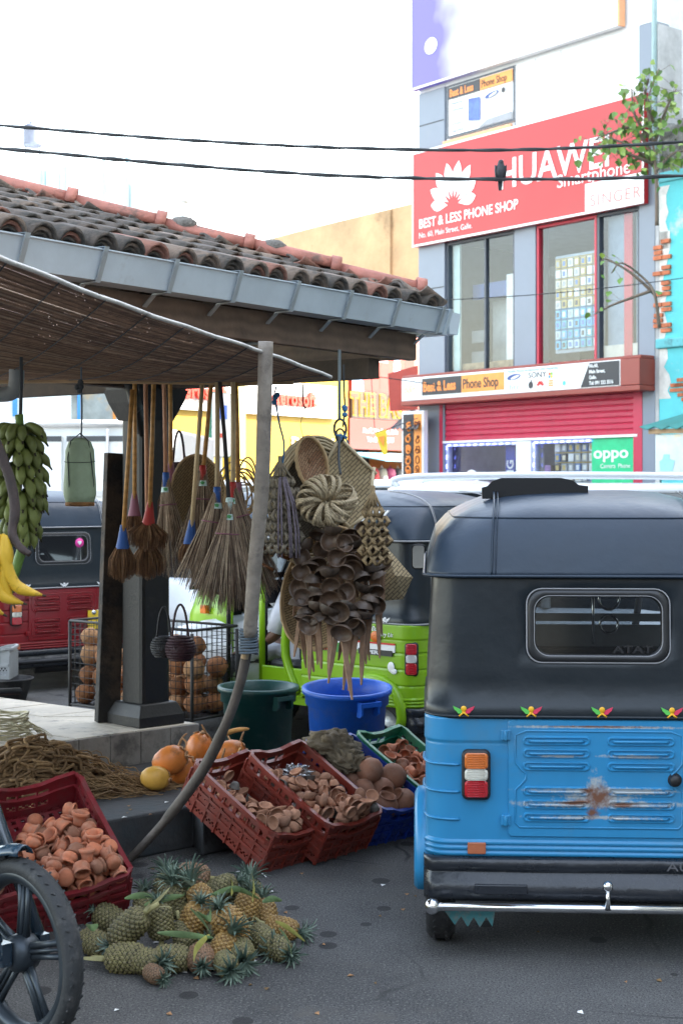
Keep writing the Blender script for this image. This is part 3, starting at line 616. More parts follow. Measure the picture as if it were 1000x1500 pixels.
    for s in(-1,1):
        b=MB(); b.tube([(s*.47,2.06,1.3),(s*.64,1.98,1.36)],.007,6); b.rings([[(s*.665+a,yy,1.36+c) for a,c in rrect(.07-i,.125-i,.02,3)] for yy,i in((1.975,.0),(2.0,.0),(2.01,.03))],True,True,0,True); mr=b.build('side_mirror',blk,T)
        b=MB(); b.rings([[(s*.665+a,yy,1.36+c) for a,c in rrect(.058,.112,.016,3)] for yy in(1.974,1.972)],True,True,0,False); b.build('mirror_glass',mat('mirror_glass',(.22,.24,.26),.05,1,var=0,bump=0),mr)
        b=MB(); b.box(s*.50-.02,s*.50+.02,2.0,2.06,.82,.88); b.build('indicator_lamp',mat('orange_lamp',(.75,.18,.02),.3),T,bev=.006)
    b=MB(); b.lathe([(.0,.04),(.08,.03),(.09,0)],20,M=Matrix.Translation((0,2.42,.7))@Matrix.Rotation(-PI/2,4,'X')); b.build('headlight',chrome,T)
    return T,ho,cv
white_st=mat('white_sticker',(.8,.8,.8),.4,bump=0)
palc=[mat('green_sticker',(.12,.55,.10),.4,bump=0),mat('pink_sticker',(.75,.05,.12),.4,bump=0),mat('yellow_sticker',(.85,.45,.02),.4,bump=0)]
D_=5.52
bt,bh,bc=rickshaw('auto_rickshaw','bright blue three wheeler with rusty rear door and chrome bumper, nearest the camera',((876-500)/F*D_,D_,0),-R(3.3),(.026,.225,.45),None,'blue')
for x in(-.487,-.243,.012,.262,.49): emblem(bc,x,-.012,.888,palc,.0225)
txt('lettering','ATAT',.026,blk,bc,(.053,-.001,1.10),sx=1.5,bold=.04)
b=MB(); v=[(-.205,-.02),(-.207,.024),(-.185,.03),(-.165,.05),(-.13,.062),(.10,.062),(.145,.052),(.17,.034),(.205,.03),(.205,-.02)]
b.rings([[(x-.20,.40+y,1.676+z) for x,z in v] for y in(0,.035)],True,True,0,False); b.build('roof_spoiler',mat('spoiler_black',(.004,.004,.005),.7,bump=0),bh)
b=MB(); 
for x,z,r in((.19,1.2,.045),(.19,1.09,.04)): b.tube([(x+r*math.cos(a),1.3,z+r*math.sin(a)) for a in[2*PI*k/20 for k in range(20)]],.006,6,closed=True)
b.tube([(.12,1.3,1.0),(.12,1.3,1.28)],.006,6)
b.build('dash_ornament',chrome,bt)
rt2,rh,rc=rickshaw('auto_rickshaw','dark red three wheeler with black hood parked behind the bananas',((93-500)/F*12.9,12.9,0),R(38),(.19,.004,.008),None,'red')
for x in(-.35,0,.35,.58): emblem(rc,x,-.012,.888,[white_st]*3,.022)
b=MB(); b.lathe([(.0,.002),(.04,.002),(.04,0)],20,M=Matrix.Translation((.155,.008,1.24))@Matrix.Rotation(PI/2,4,'X')); b.build('round_sticker',mat('magenta_sticker',(.8,.05,.35),.4),rc)
b=MB(); b.ball((.155-.008,.003,1.245),.011,8,sq=(1,.2,1)); b.ball((.155+.008,.003,1.245),.011,8,sq=(1,.2,1)); b.rings([[(.155+a*k,.003+q,1.24-c*k) for a,c in((-.018,0),(.018,0),(0,.02))] for k,q in((1,0),(1,-.003))],True,True,0,False); b.build('heart_mark',white_st,rc)
# green one: side towards the camera
hdg=R(47)
gx,gy=P(604,718,9.25).xy; ghead=Vector((-math.sin(hdg),math.cos(hdg))); gright=Vector((ghead.y,-ghead.x))
gc=Vector((gx,gy))+gright*.63
gt,gh,gcv=rickshaw('auto_rickshaw','lime green three wheeler with stickers and open side, beyond the blue bin',(gc.x,gc.y,0),hdg,(.22,.43,.006),None,'green')
for y in(.22,.48,.74): emblem(gcv,-.628,y,.888,[white_st]*3,.022,-PI/2)
sid=(PI/2,0,-PI/2)   # lettering on the left side, reading forwards to back
def st(name,body,h,m,y,z,x=-.632,**k): return txt(name,body,h,m,gt,(x,y,z),rot=(PI/2,0,-PI/2),**k)
rd=mat('red_sticker',(.6,.02,.015),.4,bump=0); gn=mat('dark_green_sticker',(.03,.22,.03),.4,bump=0)
b=MB(); b.box(-.634,-.628,.14,.90,.690,.735); b.build('white_stripe',white_st,gt)
b=MB(); b.box(-.636,-.628,.14,.90,.735,.746); b.build('red_stripe',rd,gt)
b=MB(); b.box(-.638,-.628,.16,.44,.665,.700); b.build('black_label',blk,gt); b=MB(); b.box(-.638,-.628,.66,.88,.665,.712); b.build('black_label',blk,gt)
st('lettering','SUPER',.022,white_st,.42,.672,-.639,sx=1.7,bold=.05)
st('lettering','Ravindra',.036,mat('orange_sticker',(.8,.12,.02),.4,bump=0),.87,.672,-.639,sx=1.0,bold=.05,shear=.3)
st('lettering','RE',.055,gn,.63,.665,-.639,sx=1.8,bold=.06)
st('lettering','Winner Bull',.03,white_st,.48,.815,-.634,shear=.3); st('lettering','Marry Us',.026,white_st,.30,.785,-.634,shear=.3)
b=MB(); b.ball((-.634,.46,.77),.028,10,sq=(.15,.9,1)); b.ball((-.634,.42,.765),.022,10,sq=(.15,.9,1)); b.build('bulldog_sticker',blk,gt)
b=MB(); b.ball((-.634,.30,.78),.034,12,sq=(.15,1.2,1)); b.build('flame_sticker',mat('flame_orange',(.7,.15,.01),.4),gt)
b=MB(); b.ball((-.636,.27,.775),.018,10,sq=(.15,1,1)); b.build('face_sticker',blk,gt)
b=MB(); b.ball((-.634,.17,.60),.03,10,sq=(.1,1,1.1)); b.ball((-.634,.15,.575),.03,8,sq=(.1,1,.6)); b.build('lion_sticker',white_st,gt)
txt('lettering','DARK',.065,white_st,gh,(-.612,.46,1.50),rot=(R(78),0,-PI/2),bold=.05,ext=.004)
txt('lettering','IN THE',.04,mat('mint_sticker',(.05,.5,.25),.4,bump=0),gh,(-.622,.46,1.44),rot=(R(82),0,-PI/2),bold=.04,ext=.004)

# ---- passenger in the green rickshaw
def skin_fig(name,pts,edges,rad,m,parent,sub=2):
    me=bpy.data.meshes.new(name); me.from_pydata(pts,edges,[]); me.materials.append(m); o=bpy.data.objects.new(name,me); COL.objects.link(o); o.parent=parent
    s=o.modifiers.new('k','SKIN'); 
    for i,r in enumerate(rad): me.skin_vertices[0].data[i].radius=(r,r) if not isinstance(r,tuple) else r
    me.skin_vertices[0].data[0].use_root=True
    u=o.modifiers.new('u','SUBSURF'); u.levels=sub; u.render_levels=sub
    for p in me.polygons: p.use_smooth=True
    return o
def person(label,loc,rz):
    T=thing('person',label,'person',loc,rz)
    T.name='person'
    sk=mat('brown_skin',(.16,.075,.045),.5,var=.08,bump=.05)
    # seated, facing +y, seat height .56, pelvis at origin z=.1
    p=[(0,0,.10),(0,.0,.28),(0,.01,.44),(0,.02,.52),(0,.05,.60),(0,.06,.70),   #0-5 torso,neck,head
       (.09,.05,.09),(.11,.42,.10),(.11,.44,-.28),(.11,.54,-.31),              #6-9 right leg
       (-.09,.05,.09),(-.11,.42,.10),(-.11,.44,-.28),(-.11,.54,-.31),          #10-13
       (.19,.02,.44),(.23,.06,.18),(.16,.28,.14),(.15,.35,.13),                #14-17
       (-.19,.02,.44),(-.25,.08,.20),(-.30,.28,.10),(-.31,.35,.07)]
    e_=[(0,1),(1,2),(2,3),(3,4),(4,5),(0,6),(6,7),(7,8),(8,9),(0,10),(10,11),(11,12),(12,13),(2,14),(14,15),(15,16),(16,17),(2,18),(18,19),(19,20),(20,21)]
    r=[.14,.13,.14,.055,.06,.085,.085,.06,.04,.035,.085,.06,.04,.035,.06,.045,.03,.035,.06,.045,.03,.035]
    bd_=skin_fig('body',p,e_,r,sk,T)
    for s,(bx,by,bz) in((1,(.15,.36,.13)),(-1,(-.31,.36,.07))):
        for k in range(5):
            off=(k-2)*.017; ln=(.05,.07,.078,.072,.055)[k]
            if k==0: q=[(bx-s*.03,by-.01,bz),(bx-s*.055,by+.02,bz-.01),(bx-s*.06,by+.045,bz-.02)]
            else: q=[(bx+s*off,by,bz),(bx+s*off*1.1,by+ln*.55,bz-.004),(bx+s*off*1.15,by+ln*.9,bz-.028)]
            skin_fig('finger',q,[(0,1),(1,2)],[.0095,.0085,.007],sk,bd_,1)
    cl=mat('white_cloth',(.55,.56,.62),.8,bump=.3,bs=20,dist=.01)
    b=MB(); b.rings([[(rx*math.cos(2*PI*k/20),cy+ry*math.sin(2*PI*k/20),z) for k in range(20)] for rx,ry,cy,z in((.2,.17,.02,.02),(.19,.16,.0,.18),(.2,.15,.0,.32),(.22,.13,.01,.44),(.12,.09,.02,.51),(.08,.07,.03,.53))],True,False); 
    for s in(-1,1): b.tube([(s*.17,.02,.45),(s*.235,.05,.32),(s*.25,.08,.22)],[.085,.075,.07],12)
    b.build('shirt',cl,T)
    b=MB(); b.rings([[(rx*math.cos(2*PI*k/20),cy+rr*math.sin(2*PI*k/20)*1.0,cz+rr*.75*math.sin(2*PI*k/20)*s2) for k in range(20)] for rx,rr,cy,cz,s2 in((.2,.16,.02,.08,.6),(.21,.12,.25,.09,1),(.2,.11,.44,.06,1),(.19,.10,.5,-.1,.3),(.2,.11,.5,-.25,.1))],True,False); b.build('sarong',cl,T)
    b=MB(); b.ball((0,.045,.74),.105,14,sq=(.85,1,.75)); b.build('hair',mat('black_hair',(.01,.009,.008),.6,bump=.4),T)
    b=MB()
    for s in(-1,1): b.ball((s*.032,.142,.695),.011,8)
    b.build('eyes',mat('eye_white',(.5,.48,.45),.3),T)
    b=MB(); b.tube([(0,.135,.71),(0,.165,.675),(0,.14,.665)],[.008,.015,.01],6); 
    for s in(-1,1): b.ball((s*.088,.05,.69),.025,8,sq=(.4,.7,1))
    b.tube([(-.025,.142,.645),(0,.15,.643),(.025,.142,.645)],.007,6); b.build('face',sk,T)
    return T
pp=gt.matrix_world if False else Matrix.Translation((gc.x,gc.y,0))@Matrix.Rotation(hdg,4,'Z')
q=pp@Vector((-.28,1.20,.52)); person('seated passenger in white clothes inside the lime green three wheeler',q,hdg)

# ---- white cars
def carprof(mb,st,mi=0,smooth=True): mb.rings(st,True,True,mi,smooth)
def car(label,loc,rz,L,H,W,rails=False,van=False,nm='parked_car'):
    T=thing(nm,label,'car' if not van else 'van',loc,rz,'white vehicles in the street')
    wp=mat('white_car_paint',(.72,.74,.76),.25,var=.03,bump=.01,coat=.5)
    gl=mat('dark_car_glass',(.02,.025,.03),.06,bump=0,coat=.3,spec=.8)
    # x lateral, y length (front +)
    hb=H*.52
    b=MB(); st_=[]
    for y,z0,z1,wd in((0,.45,hb*.8,.86),(.06*L,.3,hb*.97,.95),(.2*L,.25,hb,1),(.5*L,.25,hb,1),(.75*L,.25,hb*(.98 if not van else 1),1),(.9*L,.28,hb*(.85 if not van else .95),.97),(.98*L,.35,hb*.75,.88),(L,.42,hb*.6,.8)):
        hw=W/2*wd; st_.append([(-hw*.96,y,z0),(-hw,y,(z0+z1)/2),(-hw*.98,y,z1*.93),(-hw*.88,y,z1),(hw*.88,y,z1),(hw*.98,y,z1*.93),(hw,y,(z0+z1)/2),(hw*.96,y,z0)])
    b.rings(st_,True,True); b.build('body',wp,T)
    y0,y1,y2,y3=(.03*L,.10*L,.58*L,.78*L) if not van else (.01*L,.04*L,.78*L,.9*L)
    hw=W/2
    b=MB(); b.rings([[(-hw*.88,y,hb-.01),(hw*.88,y,hb-.01),(hw*.74,yy,H-.05),(-hw*.74,yy,H-.05)] for y,yy in((y0,y1),(y3,y2))],True,True,0,False); b.build('glasshouse',gl,T)
    b=MB(); b.rings([[(x*(hw*.75-i*.1),(y1+y2)/2+yy*((y2-y1)/2+.03-i*.1),H-.07+z) for x,yy in((-1,-1),(-.6,-1.06),(.6,-1.06),(1,-1),(1,1),(.6,1.08),(-.6,1.08),(-1,1))] for i,z in((0,0),(.1,.03),(.6,.055),(2,.07))],True,True); b.build('roof',wp,T)
    b=MB()
    for s in(-1,1):
        for (ya,yb) in((y0,y1),((y1+y2)/2,(y1+y2)/2),(y3,y2)): b.tube([(s*hw*.885,ya,hb),(s*hw*.75,yb,H-.05)],.035,6)
    b.build('window_pillars',wp,T)
    if rails:
        for s in(-1,1):
            b=MB(); b.tube(spl([(s*hw*.66,y1+.02,H-.03),(s*hw*.66,y1+.12,H+.045),(s*hw*.66,y2-.15,H+.045),(s*hw*.66,y2,H-.03)],5),.022,8); b.build('roof_rail',wp,T)
    for s in(-1,1):
        for y in(.18*L,.8*L): wheel(T,s*(hw-.1),y,.31,.18)
        b=MB(); b.box(s*hw*.75-.12,s*hw*.75+.1,-.01,.04,hb*.62,hb*.8); b.build('tail_light',mat('red_lens',(.42,.012,.02)),T,bev=.01)
        b=MB(); b.ball((s*hw*.72,L*.975,hb*.68),.12,12,sq=(1,.4,.6)); b.build('headlight',chrome,T)
    b=MB(); b.box(-hw*.9,hw*.9,-.05,.08,.35,.5); b.box(-hw*.85,hw*.85,L-.06,L+.04,.35,.5); b.build('bumper',wp,T,bev=.03)
    return T
car('white estate car with roof rails hidden behind the blue three wheeler',(2.95,10.6,0),R(78),4.3,1.74,1.75,True)
car('small white van just behind the hood of the lime green three wheeler',(1.15,12.6,0),R(60),3.7,1.78,1.6,van=True,nm='parked_van')
car('white car glimpsed between the stone pillar and the brooms',(-.9,14.0,0),R(62),3.9,1.45,1.62)
# box truck behind the red rickshaw
T=thing('box_truck','white box truck with dark framed rear doors behind the red three wheeler','truck',(-3.12,17.2,0),R(-4))
bwm=mat('truck_white',(.66,.68,.68),.45,var=.06,scale=2,dirt=((.35,.33,.3),4,.58,.5)); dk=mat('truck_frame',(.05,.055,.06),.5)
b=MB(); b.box(-1.05,1.05,0,4.2,.75,2.42); b.build('cargo_box',bwm,T,bev=.03)
b=MB(); b.tube([(-1.04,-.03,2.44),(1.04,-.03,2.44)],.045,8); b.build('top_rail',mat('dull_aluminium',(.5,.5,.5),.5,.5),T)
for s in(-1,1):
    b=MB(); b.box(min(s*.03,s*1.0),max(s*.03,s*1.0),-.05,-.005,.9,2.3); d_=b.build('cargo_door',bwm,T,bev=.008)
    b=MB(); x0,x1=min(s*.03,s*1.0),max(s*.03,s*1.0); b.box(x0,x1,-.06,-.05,2.24,2.3); b.box(x0,x1,-.06,-.05,.9,.96); b.box(x1-.05 if s>0 else x0,x1 if s>0 else x0+.05,-.062,-.05,.96,2.24); b.build('door_seal',dk,d_)
    b=MB(); b.tube([(s*.5,-.08,.85),(s*.5,-.08,2.38)],.018,8); b.box(s*.5-.05,s*.5+.05,-.09,-.05,1.5,1.56); b.build('lock_bar',mat('dull_aluminium',(.5,.5,.5)),d_)
    b=MB(); b.box(s*.5-.3,s*.5+.3,-.075,-.05,1.62,1.68); b.build('hinge_strap',mat('dull_aluminium',(.5,.5,.5)),d_)
b=MB(); b.box(-1,1,-.1,.1,.55,.72); b.box(-.5,.5,0,5.6,.5,.7); b.build('chassis',dk,T)
b=MB(); b.rings([[(-1,y,.5),(1,y,.5),(.95,y2,1.9),(-.95,y2,1.9)] for y,y2 in((4.4,4.4),(6,5.7))],True,True,0,False); b.build('cab',bwm,T,bev=.06)
for s in(-1,1):
    for y in(.9,5.0): wheel(T,s*.85,y,.38,.22)
    b=MB(); b.box(s*.85-.12,s*.85+.12,-.13,-.1,.58,.7); b.build('tail_light',mat('red_lens',(.42,.012,.02)),T)
# ================================================================ BACKGROUND BUILDINGS
A=(1.32,26.0);B=(4.46,22.0); FP=Pl(A,B); FL=(Vector(B)-Vector(A)).length
def W(px,py): return FP.th(px,py)
cladm=mat('grey_cladding',(.20,.23,.28),.4,var=.06,scale=1.5,bump=.03,dirt=((.24,.25,.27),2,.6,.4))
cladw=mat('pale_cladding',(.70,.72,.74),.4,var=.04,scale=1,bump=.03)
SH=thing('phone_shop_building','narrow grey clad phone shop with glazed first floor and red roller shutter','building',A+(0,),FP.rz)
def fb(nm,t0,t1,z0,z1,y0,y1,m,par=SH,bev=.004):
    b=MB(); b.box(t0,t1,y0,y1,z0,z1); return b.build(nm,m,par,bev=bev)
t_=lambda px:FP.t(px)
# shell: side walls, back, roof, floors
wl=mat('plain_render',(.66,.70,.72),.8,bump=.2)
b=MB(); b.box(-.02,.12,.3,8,0,13); b.box(FL-.12,FL+.02,.3,8,0,13); b.box(.12,FL-.12,7.86,8,0,13); b.box(.12,FL-.12,.3,7.86,12.8,13); b.build('side_walls',wl,SH)
b=MB(); b.box(.12,FL-.12,.3,7.86,3.3,3.6); b.box(.12,FL-.12,.3,7.86,5.95,6.2); b.box(.12,FL-.12,.3,7.86,0,.15); b.build('floor_slabs',mat('ceiling_white',(.5,.53,.55),.7),SH)
b=MB(); b.box(.125,.16,.3,5,3.61,5.94); b.box(.16,FL-.16,4.9,5,3.61,5.94); b.build('inner_lining',mat('inner_lining',(.13,.17,.21),.7),SH)
b=MB(); b.box(t_(655),t_(664),.14,.18,3.62,5.8); b.build('pale_strip',mat('pale_teal',(.45,.62,.62),.5),SH)
b=MB(); b.box(t_(722),t_(748),.3,1.6,3.62,5.2); b.build('white_cabinet',mat('shop_cabinet_white',(.7,.72,.72),.5),SH)
b=MB(); b.box(t_(664),t_(750),.2,.9,3.62,3.80); b.build('goods_ledge',mat('cardboard',(.35,.25,.15),.8,var=.4),SH)
for (xa,xb) in((614,652),(753,784),(937,960)):
    fb('pilaster',t_(xa),t_(xb),0 if xa!=753 else 3.6,8.45,-.02 if xa!=753 else 0,.3,cladm)
for k in range(9): 
    for xa,xb in((614,652),(937,960)):
        pass
fb('cladding_panel',t_(652.5),t_(936.5),8.45,12.8,.0,.3,cladw)
fb('cladding_panel',t_(756),t_(936.5),7.42,8.445,-.01,.3,cladw)
fb('cladding_panel',t_(652.5),t_(755.5),7.42,8.445,.02,.3,cladw)
fb('cladding_panel',t_(652.5),t_(936.5),5.85,7.41,.02,.3,cladw)
fb('pilaster',t_(614),t_(652),8.455,12.8,0,.3,cladw)
fb('pilaster',t_(937),t_(960),8.455,12.8,-.02,.3,cladw)
for px in(822,785): fb('joint_strip',t_(px)-.01,t_(px)+.01,7.43,8.44,-.015,-.008,steel,bev=0)
for z in(4.4,5.1,7.9): b=MB(); b.box(t_(614)+.005,t_(652)-.01,-.024,-.018,z-.008,z+.008); b.build('joint_strip',blk,SH)
GLA=glass('shop_glass',(.88,.93,.95),.05)
frm=mat('red_frame',(.50,.03,.06),.4); frd=mat('dark_frame',(.06,.07,.09),.4)
def window(t0,t1,z0,z1,m,mull=()):
    b=MB(); w_=.045
    b.box(t0,t0+w_,.02,.12,z0,z1); b.box(t1-w_,t1,.02,.12,z0,z1); b.box(t0+w_,t1-w_,.02,.12,z1-w_,z1); b.box(t0+w_,t1-w_,.02,.12,z0,z0+w_)
    f=b.build('window',m,SH,bev=.003)
    b=MB(); b.add([(t0+.04,.07,z0+.04),(t1-.04,.07,z0+.04),(t1-.04,.07,z1-.04),(t0+.04,.07,z1-.04)],[(0,1,2,3)]); b.build('pane',GLA,f,fix=False)
    for q in mull: b=MB(); b.box(q-.02,q+.02,.03,.11,z0+w_,z1-w_); b.build('mullion',m,f)
    return f
window(t_(652)+.005,t_(753)-.005,3.62,5.83,frd,(t_(708),))
window(t_(784)+.005,t_(872),3.62,5.83,frm,())
window(t_(872)+.01,t_(936)-.005,3.62,5.83,frd)
fb('red_panel',t_(905),t_(917),3.66,5.8,.13,.16,frm)
fb('blind_panel',t_(877),t_(903),3.66,5.8,.20,.23,mat('grey_blue_panel',(.22,.28,.36),.6))
fb('blind_panel',t_(918),t_(935),3.66,5.8,.20,.23,mat('grey_blue_panel',(.22,.28,.36),.6))
fb('sill_box',t_(866),t_(934),3.66,3.86,.14,.3,mat('dusty_white',(.6,.58,.52),.8))
# ground floor
shm=mat('crimson_shutter',(.50,.028,.07),.42,var=.08,scale=2,bump=.03,dirt=((.35,.03,.06),3,.55,.6))
zt=2.50
b=MB(); n=9; z=3.22
pr=[]
while z>zt+.02:
    pr+= [(.0,z),(-.018,z-.02),(-.018,z-.075),(.0,z-.088)]; z-=.09
b.rings([[(t_(650),y+.02,z) for y,z in pr],[(t_(928),y+.02,z) for y,z in pr]],False,False,0,False); b.build('roller_shutter',shm,SH)
fb('shutter_guide',t_(645),t_(649.5),0,3.2,-.03,.06,shm); fb('shutter_guide',t_(929),t_(942),0,3.2,-.03,.06,shm)
fb('shutter_lip',t_(650),t_(935),zt-.03,zt+.01,-.035,.03,wht)
fb('white_column',t_(757),t_(778),0,zt-.035,-.02,.3,wht)
fb('column_panel',t_(614),t_(644),0,2.2,.02,.3,frm); fb('lintel_panel',t_(614),t_(644),2.9,3.2,.02,.3,wht)
led=mat('blue_led',(.16,.2,1.0),.3,emit=1.6,bump=0,var=0); led2=mat('violet_tube',(.25,.15,.8),.3,emit=1.2,bump=0,var=0)
for (xa,xb) in((652,757),(779,934)):
    f=window(t_(xa),t_(xb),.3,zt-.04,mat('white_frame',(.6,.62,.68),.4))
    for k in range(int((xb-xa)/9.5)):
        if xa==779 and k>8: break
        b=MB(); q=t_(xa+5+k*9.5); b.box(q,q+.07,-.03,-.018,zt-.075,zt-.05); b.build('led',led,f)
    for k in range(12 if xa==652 else 8):
        b=MB(); q=t_(xa+3); b.box(q,q+.022,-.03,-.018,2.36-k*.155,2.43-k*.155); b.build('led',led,f)
# interior of shop window, ground
b=MB(); b.box(t_(700),t_(742),1.0,1.1,.3,2.1); b.build('inner_door',mat('beige_door',(.5,.45,.35),.6),SH)
b=MB(); b.tube([(t_(688),.9,.2),(t_(688),.9,2.22),(t_(735),.9,2.22),(t_(735),.9,.2)],.018,6); b.build('violet_light_frame',led2,SH)
# packet displays
def packets(nm,lab,px0,px1,py0,py1,rows,cols,y,cols_m,grp=None):
    t0,z1=W(px0,py0); t1,_=W(px1,py0); z0=W(px0,py1)[1]
    r=thing(nm,lab,'display rack',(0,0,0)); M=Matrix.Translation(A+(0,))@Matrix.Rotation(FP.rz,4,'Z'); r.matrix_world=M
    b=MB(); b.box(t0-.04,t1+.04,y+.06,y+.09,z0-.05,z1+.05); b.build('back_board',mat('rack_board',(.35,.42,.48),.7),r)
    for j in range(rows):
        b=MB(); zz=z1-(j+.05)*(z1-z0)/rows; b.tube([(t0,y+.02,zz),(t1,y+.02,zz)],.008,5); b.build('rail',mat('rack_rail_blue',(.05,.25,.45),.5) if j>rows*.55 else mat('rack_rail_gold',(.55,.38,.08),.5),r)
        for i in range(cols):
            w_=(t1-t0)/cols; h_=(z1-z0)/rows; b=MB(); a=t0+i*w_+w_*.14; zc=z1-(j+1)*h_+h_*.08
            b.box(a,a+w_*.72,y,y+.03,zc,zc+h_*.75); b.box(a+w_*.15,a+w_*.55,y-.006,y,zc+h_*.12,zc+h_*.6,1)
            k=cols_m[0 if j<rows*.5 else 1]; b.build('blister_packet',[random.choice(k),random.choice(cols_m[2])],r,fix=False)
    return r
pk=lambda n,c:mat(n,c,.35,bump=.05)
gA=[pk('pack_white',(.8,.8,.78)),pk('pack_cream',(.75,.68,.5)),pk('pack_gold',(.6,.45,.15))]; gB=[pk('pack_sky',(.12,.5,.85)),pk('pack_pale_blue',(.55,.75,.85)),pk('pack_teal',(.1,.45,.55))]; gC=[pk('phone_dark',(.06,.06,.07)),pk('phone_grey',(.4,.42,.45)),pk('phone_white',(.85,.85,.85)),pk('phone_blue',(.1,.2,.45))]
packets('packet_display','upstairs rack of hanging phone case packets, gold rows above blue rows',801,866,378,512,9,7,.17,(gA,gB,gC))
packets('packet_display','ground floor rack of dark accessory packets beside the green sign',800,860,648,706,4,6,.17,(gC,gC,gA))
b=MB(); b.box(.2,1.2,2.2,2.4,3.6,5.6); b.build('partition',mat('pale_partition',(.62,.66,.68),.7),SH)
b=MB(); b.box(t_(664),t_(700),.9,1.4,3.62,4.9); b.build('display_cabinet',mat('cabinet_grey',(.45,.5,.52),.4),SH)
b=MB(); b.box(t_(660),t_(745),.5,.56,4.9,5.15); b.build('blue_fascia',mat('blue_fascia',(.04,.09,.28),.5),SH)
for k in range(2):
    b=MB(); b.box(t_(668)+.0,t_(668)+.4,.35,.37,4.15-k*.35,4.35-k*.35); o=b.build('leaflet_holder',mat('dark_leaflet',(.12,.14,.16),.5),SH); 
# ---- signs (things on the facade)
def sign(nm,lab,px0,px1,z0,z1,dp,m,edge=None,y=0.0,cat='sign'):
    r=thing(nm,lab,cat); r.matrix_world=Matrix.Translation(A+(0,))@Matrix.Rotation(FP.rz,4,'Z')
    b=MB(); b.box(t_(px0),t_(px1),y-dp,y,z0,z1); b.build('sign_board',m,r,bev=.01)
    if edge:
        b=MB(); t0,t1=t_(px0),t_(px1); w_=.035; yy=y-dp-.006
        b.box(t0,t1,yy,y-dp,z0,z0+w_); b.box(t0,t1,yy,y-dp,z1-w_,z1); b.box(t0,t0+w_,yy,y-dp,z0+w_,z1-w_); b.box(t1-w_,t1,yy,y-dp,z0+w_,z1-w_); b.build('sign_frame',edge,r)
    return r
redb=mat('billboard_red',(.45,.014,.018),.35,var=.05,scale=.8,bump=.03)
s1=sign('red_billboard','large red billboard with white flower emblem and white lettering above the first floor windows',612,951.5,5.83,7.44,.1,redb,wht,-.03)
ys=-.135
# petals
b=MB(); cx,cz=t_(672),6.62-.22
for k in range(8):
    a=R(-82+164*k/7+ (0)); ln=.60 if 2<=k<=5 else .52; wd=.105 if 2<=k<=5 else .10
    if k in(0,7): ln=.42
    r0=.13; pts=[]
    for q in range(13):
        u=q/12; pts.append((wd*math.sin(PI*u**1.35)**.9,r0+(ln)*u))
    for q in range(11,0,-1):
        u=q/12; pts.append((-wd*math.sin(PI*u**1.35)**.9,r0+ln*u))
    rot=[(cx+x*math.cos(a)+y*math.sin(a),ys-.002,cz-x*math.sin(a)+y*math.cos(a)) for x,y in pts]
    b.add(rot,[tuple(range(len(rot)))])
b.build('flower_emblem',wht,s1)
def on(s,nm,body,px,py,h,m,y=ys,**k):
    t,z=W(px,py); return txt(nm,body,h,m,s,(t,y,z),**k)
on(s1,'lettering','BEST & LESS PHONE SHOP',622,336,.155,wht,sx=.92,bold=.02); on(s1,'lettering','No. 60, Main Street, Galle.',622,350,.09,wht,sx=.95)
on(s1,'lettering','HUAWEI',738,279,.46,wht,sx=.93,bold=.02); on(s1,'lettering','Smartphone',824,277,.2,wht,sx=1.05)
b=MB(); q0,q1=t_(866),t_(949); b.box(q0,q1,ys-.008,ys-.001,5.87,6.28); b.build('white_panel',wht,s1,bev=.02)
on(s1,'lettering','SINGER',873,304,.17,mat('pale_red_ink',(.75,.3,.28),.5),y=ys-.012,sx=1.1,sp=1.15)
b=MB(); b.box(t_(652),t_(752),-.06,-.03,7.45,7.52); b.build('orange_strip',mat('orange_strip',(.85,.4,.2),.5),SH)
s2=sign('shop_name_board','long white name board with black and orange name panels above the red roller shutter',610,931,3.2,3.585,.34,wht,None,-.0)
mar=mat('maroon_casing',(.26,.045,.03),.4,var=.1,scale=2,bump=.05)
b=MB(); t0,t1=t_(610),t_(960); b.box(t0,t1,-.32,-.03,3.585,3.63); b.box(t0,t1,-.345,-.0,3.12,3.198); b.box(t_(931)+.01,t1,-.35,0,3.2,3.583); b.build('maroon_casing',mar,s2,bev=.01)
y2=-.342
bkp=mat('sign_black',(.02,.02,.025),.4); orp=mat('sign_orange',(.85,.30,.05),.4)
b=MB(); b.box(t_(640.5),t_(698),y2-.004,y2+.001,3.27,3.55); b.build('black_panel',bkp,s2)
b=MB(); b.box(t_(698.5),t_(761),y2-.004,y2+.001,3.27,3.55); b.build('orange_panel',orp,s2)
orl=mat('orange_letter',(.9,.28,.05),.4,bump=0)
def ow(px,z,body,h,m,s=s2,y=y2-.006,**k): return txt('lettering',body,h,m,s,(t_(px),y,z),**k)
ow(642,3.335,'Best & Less',.155,orl,sx=.78,bold=.045); ow(700,3.335,'Phone Shop',.155,bkp,sx=.78,bold=.02)
ow(613,3.33,'B&P',.14,mat('pale_gold_letter',(.8,.65,.3),.5),y=y2-.002,shear=.3,sx=.9)
ow(766,3.525,'Mobile Phone Accessories with Repairing',.045,mat('pale_grey_letter',(.35,.5,.5),.5),y=y2-.002)
ow(796,3.42,'SONY',.085,bkp,y=y2-.002,sx=1.2)
ow(768,3.255,'htc',.09,mat('pale_green_letter',(.45,.7,.55),.5),y=y2-.002,sx=1.5)
def decal(nm,pts,m,s,y): b=MB(); b.add([(x,y,z) for x,z in pts],[tuple(range(len(pts)))]); return b.build(nm,m,s)
def oval(cx,cz,a,b_,tilt=0,n=18): return [(cx+a*math.cos(2*PI*k/n)*math.cos(tilt)-b_*math.sin(2*PI*k/n)*math.sin(tilt),cz+a*math.cos(2*PI*k/n)*math.sin(tilt)+b_*math.sin(2*PI*k/n)*math.cos(tilt)) for k in range(n)]
